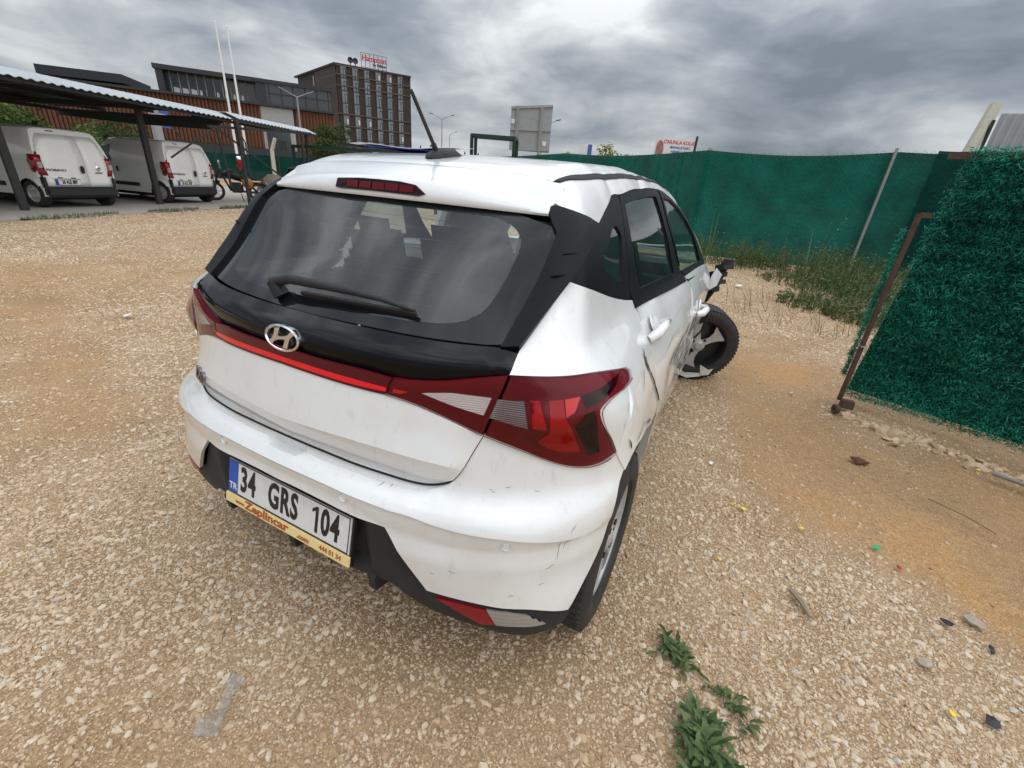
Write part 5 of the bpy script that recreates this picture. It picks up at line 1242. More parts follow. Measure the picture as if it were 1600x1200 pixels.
text_mesh('.com', .022, Mp @ Matrix.Translation((.062, -.074, .0055)), PR, 'strip_letters', strip, ext=.0003, sx=1.15, bold=.0008, align='LEFT')
text_mesh('444 01 34', .021, Mp @ Matrix.Translation((.196, -.072, .0055)), PR, 'strip_letters', strip, ext=.0003, sx=1.0, bold=.0006)
for x_ in (-.32, .0, .32):
    m_ = MB()
    y0 = .03 + .06 * x_ * x_
    m_.poly([(x_ - .012, y0 - .012, .37), (x_ - .012, y0 - .006, .318), (x_ - .012, y0 + .05, .305), (x_ - .012, y0 + .11, .34), (x_ - .012, y0 + .11, .40)], .024, (1, 0, 0))
    m_.build('diffuser_fin', PLASTIC, car)
MB().box((0, .52, .33), (1.15, .60, .05)).build('rear_undertray', DARK, car)

# --- spoiler: lofted lip
def sp_section(x):
    yl = .4655 + .222 * x * x; zl_ = 1.326 - .02 * x * x
    yu = yl + .016 + .01 * abs(x); zu = 1.381 - .115 * x * x
    ys = float(np.interp(abs(x), [.465, .479, .502, .546], [.6375, .6345, .6395, .666]))
    def tz(y): return float(top(np.array([x]), np.array([y]))[0, 2])
    zs = tz(ys) + .002
    pts = [(ys + .012, zs - .012), (ys, zs), (ys * .66 + yu * .34, zs * .62 + zu * .38 + .010), (yu + .05, zu * .80 + zs * .2 + .006), (yu + .018, zu + .004), (yu + .004, zu - .001), (yu - .003, zu - .008),
           (yl + .004, zl_ * .55 + zu * .45), (yl, zl_ + .006), (yl + .003, zl_), (yl + .02, zl_ - .002), (yl + .10, zl_ + .012)]
    return [(x, y, z) for y, z in pts]
xs_ = np.linspace(-.530, .530, 61); sv = []; sf = []
for x in xs_: sv += sp_section(x)
npt = len(sv) // len(xs_)
for i in range(len(xs_) - 1):
    for k in range(npt - 1): sf.append((i * npt + k, (i + 1) * npt + k, (i + 1) * npt + k + 1, i * npt + k + 1))
for e_ in (0, len(xs_) - 1): sf.append(tuple(e_ * npt + k for k in range(npt)))
spoiler = mesh_obj('roof_spoiler', sv, sf, WHITE, car, True, 50)
MB().tube([(x, .4655 + .222 * x * x + .055, 1.330 - .02 * x * x - .012 * abs(x)) for x in np.linspace(-.555, .555, 24)], .017, 8).build('spoiler_gap_filler', DARK, car, True)  # dark filler tube added to close the open gap under the lip
bk = [(-.172, 1.366), (-.08, 1.3715), (.0, 1.3725), (.08, 1.3715), (.135, 1.366), (.172, 1.345), (.15, 1.3375), (0, 1.3395), (-.15, 1.3375), (-.176, 1.340)]
yb = lambda x, z: .4655 + .222 * x * x + (z - 1.326) * .30 - .002
m_ = MB(); m_.poly([(x, yb(x, z) + .006, z) for x, z in bk], .010, (0, -1, 0.2)); 
bl = m_.build('high_brake_light', LENSD, car)
for i in range(5):
    x0 = -.125 + i * .052; m_ = MB(); m_.poly([(x, yb(x, z) - .0040, z + .0012) for x, z in ((x0, 1.346), (x0 + .047, 1.346), (x0 + .047, 1.364), (x0, 1.364))], .0005, (0, -1, 0.2)); m_.build('light_segment', REDS, bl)
for sgn in (1, -1):
    mm = (lambda s: s) if sgn == 1 else mir
    panel('spoiler_end', mm([np.array([(.526, .655, 1.388), *A('shut2')[2:]]), rev(A('trim0')[1:]), np.array([A('trim0')[1], (.526, .566, 1.36)]), np.array([(.526, .566, 1.36), (.526, .655, 1.388)])]), 'top', WHITE, car, off=.002, thick=.02, h=.012)

# --- quarter panels, roof rails, roof
seam = MB()
for sgn in (1, -1):
    mm = (lambda s: s) if sgn == 1 else mir
    dd = dent if sgn == 1 else None
    panel('quarter_panel', mm([rev(A('blackright')), A('q_up')[0:3], A('q_belt'), A('q_cut'), A('q_arch'), A('q_low'), rev(A('lampright')), A('lamptop_o')]), 'wrap', WHITE, car, off=0.0, thick=.02, h=.014, disp=dd)
    panel('quarter_trim', mm([A('qt_top'), A('qt_front'), A('qt_bot')]), 'wrap', TRIM, car, off=-.002, thick=.02, h=.016, holes=[mm([np.vstack([A('qglass'), A('qglass')[:1]])])])
    panel('quarter_window', mm([np.vstack([A('qglass'), A('qglass')[:1]])]), 'wrap', SGLASS, car, off=-.008, h=.03, rim=False)
    rl = np.array([(.566, 1.75, 1.4), (.60, 2.06, 1.36), (.648, 2.384, 1.275), (.697, 2.581, 1.17), (.752, 2.72, 1.05)])
    ra = np.array([(.49, .64, 1.4), (.507, .75, 1.42), (.512, 1.0, 1.44), (.516, 1.4, 1.45), (.52, 1.75, 1.44), (.54, 2.05, 1.41), (.585, 2.3, 1.33), (.64, 2.55, 1.2), (.70, 2.75, 1.06)])
    panel('roof_rail', mm([A('shut2')[1:6], np.array([(.610, .722, 1.30), (.615, .69, 1.291)]), A('rail_low')[1:], rl, np.array([rl[-1], ra[-1]]), rev(ra)]), 'top', WHITE, car, off=0.0, thick=.02, h=.014, disp=crumple if sgn == 1 else None)
    di = np.array([(.489, .642, 1.4), (.503, .72, 1.42), (.509, 1.0, 1.44), (.512, 1.4, 1.45), (.515, 1.75, 1.44), (.53, 2.02, 1.41)]); do = di + [.017, .006, 0]; do[0] = di[0] + [.016, .010, 0]
    panel('roof_ditch_strip', mm([rev(do), np.array([do[0], di[0]]), di, np.array([di[-1], do[-1]])]), 'top', TRIM, car, off=.004, thick=.008, h=.012, disp=crumple if sgn == 1 else None)
rx = np.array([(.487, .643, 1.4), (.500, .72, 1.42), (.507, 1.0, 1.44), (.510, 1.4, 1.45), (.513, 1.75, 1.44), (.528, 2.02, 1.41)])
rf = np.array([(.528, 2.02, 1.41), (.3, 2.10, 1.42), (0, 2.13, 1.42)])
roof = panel('roof', mirror_half([np.array([(0, .645, 1.4), (.2, .645, 1.4), (.487, .643, 1.4)]), rx, rf]), 'top', WHITE, car, off=0, thick=.015, h=.02, disp=crumple)
panel('windscreen', mirror_half([rev(rf), np.array([(.53, 2.03, 1.4), (.575, 2.3, 1.3), (.66, 2.7, 1.1), (.68, 2.78, 1.05)]), np.array([(.68, 2.78, 1.05), (.4, 2.95, 1.05), (0, 3.02, 1.03)])]), 'top', SGLASS, car, off=-.004, h=.05, rim=False)
panel('bonnet', mirror_half([np.array([(0, 3.05, 1), (.4, 2.98, 1), (.69, 2.83, 1)]), np.array([(.69, 2.83, 1), (.70, 3.2, 1), (.60, 3.75, 1)]), np.array([(.60, 3.75, 1), (.3, 3.84, 1), (0, 3.86, 1)])]), 'top', WHITE, car, off=0, h=.05)

# --- doors
sidecut = A('rd_cut2')[:6]; sidecut = np.array([(.76, 1.878, 1.011), (.80, 1.92, .955), (.82, 1.89, .92), (.84, 1.83, .87), (.857, 1.79, .81), (.86, 1.80, .74), (.857, 1.83, .64), (.84, 1.86, .45), (.82, 1.87, .26)])
arch_in = np.array([(.873, .90, .69), (.875, .96, .60), (.87, 1.00, .48), (.85, 1.02, .36), (.83, 1.03, .26)])
qc = A('q_cut')[:9] + [0, .010, .004]
def door_scars(P):
    return dent(P) - .012 * np.exp(-((P[:, 2] - .70) / .06) ** 2) * sstep(1.0, 1.3, P[:, 1])
rdoor = panel('rear_door', [rev(A('rd_belt') - [0, 0, .0]), qc, np.vstack([qc[-1], arch_in[1:]]), np.array([arch_in[-1], sidecut[-1]]), rev(sidecut)], 'side', WHITE, car, off=0.0, thick=.03, h=.02, disp=door_scars)
tag(rdoor, 'scraped and dented white right rear door')
fdf = np.array([(.787, 2.702, .982), (.82, 2.80, .91), (.835, 2.78, .85), (.845, 2.74, .78), (.85, 2.74, .65), (.84, 2.76, .45), (.82, 2.78, .26)])
fdoor = panel('front_door', [np.array([(.758, 1.905, 1.010), (.773, 2.385, 1.0), (.785, 2.69, .986)]), fdf, np.array([fdf[-1], sidecut[-1] + [0, .015, 0]]), rev(sidecut + [0, .015, 0])], 'side', WHITE, car, off=0.004, thick=.03, h=.02, disp=door_scars)
tag(fdoor, 'crumpled white right front door')
def frame_and_glass(topc, front, belt, rear, gl, parent, s=1):
    segs = [topc, front, belt, rear]
    if s < 0: segs = mir(segs)
    ghole = np.vstack([gl, gl[:1]]); hs = [ghole[i:i + 2] for i in range(len(ghole) - 1)]
    if s < 0: hs = mir(hs)
    o = panel('window_frame', segs, 'side', TRIM, parent, off=-.001, thick=.02, h=.016, holes=[hs], s=s)
    g = panel('window_glass', hs, 'side', SGLASS, parent or o, off=-.009, h=.04, rim=False, s=s)
    return o
rdw = (A('rd_top'), A('rd_bp'), A('rd_belt'), A('rd_rear'), A('rglass'))
fgl = A('fglass').copy(); fgl[5:7] = [(.735, 2.56, 1.09), (.762, 2.58, 1.02)]
fdw = (np.array([(.571, 1.745, 1.41), (.584, 1.935, 1.391), (.606, 2.128, 1.353), (.648, 2.384, 1.275), (.697, 2.581, 1.169), (.752, 2.72, 1.05), (.78, 2.72, .994)]), np.array([(.78, 2.72, .994), (.784, 2.69, .988)]), np.array([(.784, 2.69, .988), (.773, 2.385, 1.001), (.758, 1.892, 1.015)]), np.array([(.758, 1.892, 1.015), (.701, 1.82, 1.135), (.647, 1.765, 1.262), (.571, 1.745, 1.41)]), fgl)
frame_and_glass(*rdw, rdoor); frame_and_glass(*fdw, fdoor)
# waist strips under the side glass
for belt, par in ((A('rd_belt'), rdoor), (np.array([(.785, 2.69, .986), (.773, 2.385, .999), (.758, 1.905, 1.012)]), fdoor)):
    b2 = belt.copy(); b2[:, 2] -= .028
    panel('waist_strip', [belt + [0, 0, .006], np.array([belt[-1], b2[-1]]), rev(b2), np.array([b2[0], belt[0]])], 'side', TRIM, par, off=.005, thick=.012, h=.015)
# handles
for (yy, zz, par, sc_) in ((1.03, .935, rdoor, 1.0), (2.08, .81, fdoor, .9)):
    c0 = Vector(side(np.array([yy]), np.array([zz]))[0]); n_ = surf_n(c0)
    m_ = MB(); d_ = .105 * sc_
    m_.tube([c0 + n_ * .004 + Vector((0, -d_, -.008)), c0 + n_ * .030 + Vector((0, -d_ * .75, -.002)), c0 + n_ * .042 + Vector((0, 0, .004)), c0 + n_ * .034 + Vector((0, d_ * .7, .004)), c0 + n_ * .004 + Vector((0, d_, .002))], [.014, .020, .018, .016, .012], 12)
    hd = m_.build('door_handle', WHITE, par, True)
    m_ = MB().bar(c0 + n_ * .056 + Vector((0, -.01, .004)), c0 + n_ * .052 + Vector((0, .05, .004)), .006, .012); m_.build('lock_cover', CHROME, par)
    Mx = n_.to_track_quat('X', 'Z').to_matrix().to_4x4(); Mx.translation = c0 + n_ * .004 + Vector((0, .01, .012))
    MB().lathe([(.0005, -.012), (.028, -.008), (.042, .0), (.045, .002), (.047, -.004)], 24, Mx).build('handle_cup', WHITE, par, True)
# torn door edges and scrapes on the flank
SCAR = material('bare_scraped_metal', (0.20, 0.19, 0.18), 0.5, metal=0.3, noise=(60, 0.5, (0.05, 0.045, 0.04)))
GRIME = material('grey_scuff', (0.36, 0.345, 0.33), 0.6, noise=(70, 0.5, (0.58, 0.57, 0.55)))
def scar(pts, w, par, mat=SCAR, nm='scrape', jag=.35):
    c = catmull(np.asarray(pts, float), .02); r_ = np.random.default_rng(len(c)); vs = []; fs = []
    for i, q in enumerate(c):
        p = Vector(side(np.array([q[0]]), np.array([q[1]]))[0]); dd_ = float(door_scars(np.array([p]))[0]); n_ = surf_n(p); t_ = c[min(i + 1, len(c) - 1)] - c[max(i - 1, 0)]; t_ = t_ / (np.linalg.norm(t_) + 1e-9)
        ww = w * (1 - abs(2 * i / max(len(c) - 1, 1) - 1) ** 3) * (1 + jag * r_.normal()); nn = np.array([-t_[1], t_[0]]) * max(ww, .0006)
        for k in (1, -1):
            q2 = q + nn * k; p2 = Vector(side(np.array([q2[0]]), np.array([q2[1]]))[0]); vs.append(p2 + n_ * (dd_ + .0035))
        if i: fs.append((2 * i - 2, 2 * i - 1, 2 * i + 1, 2 * i))
    return mesh_obj(nm, vs, fs, mat, par)
scar([(.80, .935), (.76, .905), (.80, .84), (.87, .76), (.92, .69)], .006, rdoor, DARK, 'torn_edge')
scar([(.79, .915), (.76, .90), (.78, .87)], .012, rdoor, SCAR, 'torn_edge')
for (a, b, w_) in (((1.2, .78), (1.75, .84), .004), ((1.1, .72), (1.7, .74), .003), ((1.3, .9), (1.8, .93), .003), ((1.05, .84), (1.5, .86), .002), ((1.4, .58), (1.75, .6), .008)):
    scar([a, ((a[0] + b[0]) / 2, (a[1] + b[1]) / 2 + .01), b], w_, rdoor, GRIME)
for (a, b, w_) in (((1.95, .86), (2.3, .90), .012), ((2.0, .74), (2.6, .78), .008), ((2.1, .68), (2.6, .70), .004)):
    scar([a, ((a[0] + b[0]) / 2, (a[1] + b[1]) / 2 + .01), b], w_, fdoor, GRIME)
qp = [o for o in car.children if o.name.startswith('quarter_panel')][0]
for (a, b, w_) in (((.50, .72), (.46, .63), .0035), ((.52, .75), (.60, .80), .0025), ((.62, .76), (.75, .72), .003), ((.47, .78), (.49, .74), .003), ((.70, .90), (.62, .86), .002)):
    scar([a, ((a[0] + b[0]) / 2 + .004, (a[1] + b[1]) / 2), b], w_, qp, DARK)
# small scratches on the bumper skin
for i, (x_, z_, dx_, dz_) in enumerate([(.60, .70, .018, -.006), (.635, .705, .012, .004), (.70, .70, .014, -.004), (.775, .50, .020, .008), (.765, .455, .016, .003), (.80, .52, .006, .05), (.815, .545, .010, .03), (.55, .49, .02, -.006), (.505, .47, .012, -.003), (.33, .668, .018, .012), (.36, .672, .012, .010), (.70, .43, .014, .004), (.82, .60, .008, .02)]):
    pts_ = []
    for f in (0, .3, .7, 1):
        xx, zz = x_ + dx_ * f, z_ + dz_ * f + .002 * sin(f * 7 + i); ph_ = math.atan2(xx, YA - float(YC(zz) + KZ(zz) * xx * xx + QZ(zz) * xx ** 4)); q = wrap(np.array([ph_]), np.array([zz])); n_ = grad(q); pts_.append(Vector((q + n_ * (bumper_disp(q)[:, None] - .003))[0]))
    MB().tube(pts_, [.0003, .0008, .0007, .0003], 4).build('scratch', SCAR, bumper)
# left side, mirrored and undamaged; rear door stands open
lf = lambda a: np.asarray(a) * [-1, 1, 1]
scl = np.array([(.76, 1.86, 1.012), (.84, 1.86, .85), (.86, 1.86, .65), (.82, 1.87, .26)])
L_fd = panel('front_door', mir([np.array([(.758, 1.875, 1.012), (.773, 2.385, 1.0), (.785, 2.69, .986)]), fdf, np.array([fdf[-1], scl[-1]]), rev(scl + [0, .012, 0])]), 'side', WHITE, car, off=0, thick=.03, h=.04, s=-1)
frame_and_glass(*fdw, L_fd, -1)
hinge = bpy.data.objects.new('open_door', None); COL.objects.link(hinge); hinge.parent = car; hinge.location = (-.84, 1.86, 0)
hinge['label'] = 'white left rear door standing open'
L_rd = panel('door_skin', mir([rev(A('rd_belt')), qc, np.vstack([qc[-1], arch_in[1:]]), np.array([arch_in[-1], scl[-1]]), rev(scl)]), 'side', WHITE, None, off=0, thick=.05, h=.04, s=-1)
ofr = frame_and_glass(*rdw, None, -1)
for o in (L_rd, ofr):
    for ob in [o] + list(o.children):
        if ob.data: ob.data.transform(Matrix.Translation((.84, -1.86, 0)))
    o.parent = hinge
for ob in list(ofr.children): ob.parent = hinge
hinge.rotation_euler = (0, 0, -radians(50))
# B pillar left, white
m_ = MB(); m_.tube([(-.80, 1.86, .35), (-.79, 1.84, .95), (-.70, 1.79, 1.15), (-.57, 1.74, 1.40)], [.06, .055, .045, .035], 8); m_.build('door_pillar', WHITE, car, True)
# sills, floor, cabin
MB().box((0, 1.75, .24), (1.50, 2.6, .10), bev=.03).build('floor_pan', DARK, car)
for sx in (1, -1): MB().box((.74 * sx, 1.75, .29), (.10, 1.9, .14), bev=.02).build('sill', WHITE, car)
fl = panel('front_fender', mir([np.array([(.69, 2.82, .98), (.78, 2.76, .985)]), fdf, np.array([fdf[-1], (.78, 2.9, .26)]), np.array([(.78, 2.9, .26), (.8, 2.88, .45), (.8, 2.95, .6), (.8, 3.19, .7), (.79, 3.45, .6), (.76, 3.55, .3)]), np.array([(.76, 3.55, .3), (.75, 3.7, .5), (.73, 3.75, .75)]), np.array([(.73, 3.75, .78), (.76, 3.3, .93), (.77, 2.9, .97)])]), 'side', WHITE, car, off=0, thick=.02, h=.05, s=-1)
MB().box((0, 3.5, .55), (1.2, .7, .42), bev=.08).build('engine_bay', DARK, car)
MB().box((0, 3.93, .5), (1.45, .16, .5), bev=.07).build('front_bumper', WHITE, car)

def seat(x, y, rear=False):
    root = MB(); wv = .25 if not rear else .62
    root.box((x, y, .48), (wv * 2, .5, .16), bev=.05)
    if rear: root.box((x, y - .27, .80), (wv * 1.96, .14, .56), Matrix.Rotation(radians(14), 3, 'X'), bev=.05)
    else:
        R_ = Matrix.Rotation(radians(13), 4, 'X'); ol = [(-.24, 0), (-.25, .3), (-.23, .52), (-.185, .66), (-.155, .76), (-.13, .83), (-.09, .865), (.09, .865), (.13, .83), (.155, .76), (.185, .66), (.23, .52), (.25, .3), (.24, 0)]
        for sc2, dy in ((1.0, 0), (.9, -.035), (.9, .05)): root.poly([Vector((x, y - .22, .45)) + (R_ @ Vector((a * sc2, dy, b * (.98 if sc2 < 1 else 1)))) for a, b in ol], .055, (0, -1, 0))
    so = root.build('seat', SEAT, car, True, 60)
    hs = [] if not rear else [x - .38, x, x + .38]
    for hx in hs:
        MB().box((hx, y - .36, 1.115), (.29, .13, .22), Matrix.Rotation(radians(12), 3, "X"), bev=.062).build('headrest', SEAT, so, True, 60)
        MB().tube([(hx - .05, y - .355, 1.0), (hx - .05, y - .365, 1.1)], .006, 6).tube([(hx + .05, y - .355, 1.0), (hx + .05, y - .365, 1.1)], .006, 6).build('headrest_post', STEEL, so)
seat(.37, 2.05); seat(-.37, 2.05); seat(0, 1.22, True)
MB().box((0, 2.75, .82), (1.36, .42, .28), bev=.08).build('dashboard', INNER, car, True, 60)
MB().box((0, .62, .60), (1.2, .66, .03)).build('boot_floor', SEAT, car)
for sx in (1, -1):
    MB().box((.62 * sx, .62, .78), (.03, .62, .40)).build('boot_side', INNER, car)
roofl = panel('headlining', mirror_half([np.array([(0, .70, 1.4), (.46, .70, 1.4)]), np.array([(.46, .70, 1.4), (.46, 2.0, 1.4)]), np.array([(.46, 2.0, 1.4), (0, 2.06, 1.4)])]), 'top', PALE, car, off=-.03, h=.12, rim=False)
# inner wheel arches
for sx in (1, -1):
    Mx = Matrix.Translation((.52 * sx, .60, .33))
    m_ = MB(); vs = []; fs = []
    for k in range(17):
        a = pi * (k / 16.0); 
        for xx in (.0, .25 * sx): vs.append((.52 * sx + xx, .60 + .375 * cos(a), .33 + .345 * sin(a)))
    for k in range(16): fs.append((2 * k, 2 * k + 1, 2 * k + 3, 2 * k + 2))
    n0 = len(vs); fs.append(tuple(2 * k for k in range(17)))
    m_.add(vs, fs); m_.build('arch_liner', DARK, car)

# --- wheels
def make_wheel(name, Mw, parent, spokes=(0, 1, 2, 3, 4), shards=False):
    """axis = local +x is the outer side"""
    hub = bpy.data.objects.new(name, None); COL.objects.link(hub); hub.parent = parent; hub.matrix_local = Mw
    prof = [(.205, .075), (.215, .092), (.235, .098), (.265, .099), (.288, .092), (.302, .078), (.309, .05), (.309, -.05), (.302, -.078), (.288, -.092), (.235, -.095), (.205, -.08)]
    t = MB(); t.lathe(prof, 56)
    tyre = t.build('tyre', RUBBER, hub, True, 40)
    tb = MB()
    for k in range(64):
        a = 2 * pi * k / 64
        for (x0, x1, sk) in ((.045, .082, .03), (-.082, -.045, -.03), (-.02, .02, .0)):
            p0 = Vector((x0, .3072 * cos(a), .3072 * sin(a))); p1 = Vector((x1, .3055 * cos(a + sk), .3055 * sin(a + sk)))
            tb.bar(p0, p1, .017, .006, upv=(0, cos(a), sin(a)))
    tag(tb.build('tread', RUBBER, hub), kind='stuff')
    r = MB(); r.lathe([(.212, .082), (.207, .086), (.198, .070), (.19, .02), (.185, -.07), (.205, -.08)], 48); r.lathe([(.19, .015), (.12, .03), (.07, .042), (.035, .044), (.001, .044)], 36)
    r.build('steel_rim', STEEL, hub, True, 35)
    c = MB()
    for k in spokes:
        a = 2 * pi * k / 5 + .3
        def pp(rad, off, x): return Vector((x, rad * cos(a + off), rad * sin(a + off)))
        o1 = [pp(.045, -.60, .072), pp(.10, -.32, .080), pp(.155, -.36, .078), pp(.203, -.44, .070), pp(.203, .34, .070), pp(.15, .20, .078), pp(.10, .17, .081), pp(.045, .60, .072)]
        c.poly(o1, -.012, (1, 0, 0))
    if not shards: c.lathe([(.206, .072), (.203, .079), (.192, .077), (.186, .066)], 48)
    c.lathe([(.001, .084), (.026, .084), (.034, .078), (.05, .074), (.055, .06)], 28)
    c.build('hubcap', RIMS, hub, True, 30)
    for k in range(4):
        a = 2 * pi * k / 4 + .5; q = Vector((.074, .062 * cos(a), .062 * sin(a))); MB().tube([q - Vector((.03, 0, 0)), q + Vector((.008, 0, 0))], .011, 6).build('wheel_nut', STEEL, hub, True)
    return hub
Wm = Matrix.Translation((.770, .60, .31)); make_wheel('rear_wheel', Wm, car)
Wm = Matrix.Translation((-.770, .60, .31)) @ Matrix.Rotation(pi, 4, 'Z'); make_wheel('rear_wheel', Wm, car)
Wm = Matrix.Translation((-.77, 3.19, .31)) @ Matrix.Rotation(pi, 4, 'Z'); make_wheel('front_wheel', Wm, car)
nf = radians(-68)
Wm = Matrix.Translation((.835, 3.19, .305)) @ Matrix.Rotation(nf, 4, 'Z') @ Matrix.Rotation(radians(6), 4, 'Y') @ Matrix.Rotation(radians(25), 4, 'X')
fwh = make_wheel('front_wheel', Wm, car, spokes=(0, 1, 2, 3), shards=True)
fwh['label'] = 'right front wheel twisted outwards with broken hubcap'
m_ = MB(); 
def shard(c, pts, mt='hubcap_shard'):
    q = MB(); q.poly([Vector(c) + Vector(p) for p in pts], .004, (0, -1, .3)); return q.build(mt, WHITE, car)
fc = Vector((.835, 3.19, .31))
shard(fc, [(-.12, -.13, -.20), (-.02, -.14, -.235), (.09, -.135, -.215), (.10, -.14, -.24), (.0, -.15, -.275), (-.10, -.14, -.255)])
shard(fc, [(.08, -.15, -.14), (.15, -.14, -.17), (.18, -.13, -.155), (.16, -.13, -.215), (.10, -.14, -.235)])
# broken liner and bracket where the right front wing is missing
m_ = MB(); b0 = Vector((.84, 2.96, .70))
m_.poly([b0 + Vector(p) for p in ((-.06, 0, -.05), (.0, .0, -.02), (.05, .02, .10), (.08, .03, .24), (.12, .04, .30), (.05, .05, .30), (.0, .04, .2), (-.05, .02, .10))], .05, (0.2, 1, 0))
for k in range(4):
    z_ = .08 + k * .055; m_.bar(b0 + Vector((-.0 + k * .012, .0, z_)), b0 + Vector((.022 + k * .014 + .03 * (k % 2), -.04, z_ + .016)), .11, .032)
m_.build('broken_wing_liner', PLASTIC, car)
MB().tube([(.45, 3.15, .30), (.62, 3.17, .27), (.78, 3.19, .29)], [.035, .03, .025], 8).build('suspension_arm', STEEL, car, True)
MB().tube([(.62, 3.1, .85), (.70, 3.14, .62), (.76, 3.18, .36)], [.05, .045, .035], 10).build('suspension_strut', STEEL, car, True)
MB().tube([(.80, 2.86, .72), (.88, 2.93, .60), (.86, 3.0, .45), (.80, 2.95, .36)], .009, 6).build('torn_hose', RUBBER, car, True)
shard((.86, 2.84, .86), [(-.03, 0, -.08), (.03, .01, -.03), (.045, .01, .05), (.0, .02, .09), (-.02, .01, .03)], 'torn_wing_scrap')
# door mirror stub, antenna
a0 = Vector((.0, .82, 1.455)); aM = MB()
aM.v, aM.f = [], []
secs = [(-.105, .004, .004), (-.085, .030, .022), (-.04, .036, .036), (.03, .032, .040), (.09, .018, .022), (.13, .003, .004)]
vs = []; fs = []
for (yy, w_, h_) in secs:
    for k in range(9):
        t_ = pi * k / 8; vs.append((a0.x + w_ * cos(t_), a0.y + yy, a0.z - .008 + h_ * sin(t_) ** .8))
for i in range(len(secs) - 1):
    for k in range(8): fs.append((i * 9 + k, i * 9 + k + 1, (i + 1) * 9 + k + 1, (i + 1) * 9 + k))
fs.append(tuple(range(9)))
ant = mesh_obj('antenna_base', vs, fs, PLASTIC, car, True, 50)
m_ = MB(); A0 = Vector((.0, .757, 1.472)); A1 = Vector((0.0, .63, 1.625))
m_.tube([A0, A0.lerp(A1, .12), A0.lerp(A1, .13), A1], [.009, .009, .0062, .0048], 10)
for k in range(26):
    q = A0.lerp(A1, .15 + k * .032); m_.lathe([(.0055, -.0012), (.0072, 0), (.0055, .0012)], 8, (A1 - A0).to_track_quat('X', 'Z').to_matrix().to_4x4().copy() if False else Matrix.Translation(q) @ (A1 - A0).to_track_quat('X', 'Z').to_matrix().to_4x4())
m_.build('antenna_rod', RUBBER, ant, True, 50)
# unseen dark shell added behind the panels so the gaps read as shade
sh = MB()
ph = np.linspace(-1.45, 1.45, 60); zs_ = np.linspace(.36, 1.02, 12); vs = []; fs = []
for z_ in zs_:
    q = wrap(ph, np.full(60, z_)); n_ = grad(q); q = q - n_ * (.045 if z_ > .56 else .085)
    vs += [tuple(v) for v in q]
for i in range(11):
    for k in range(59):
        mid_ = np.array(vs[i * 60 + k])
        if abs(mid_[0]) > .6 and mid_[1] > .16: continue
        if mid_[1] > 1.0 and mid_[2] > .9: continue
        if mid_[1] > .9 and mid_[0] < 0: continue
        fs.append((i * 60 + k, i * 60 + k + 1, (i + 1) * 60 + k + 1, (i + 1) * 60 + k))
mesh_obj('gap_shade_shell', vs, fs, DARK, car)
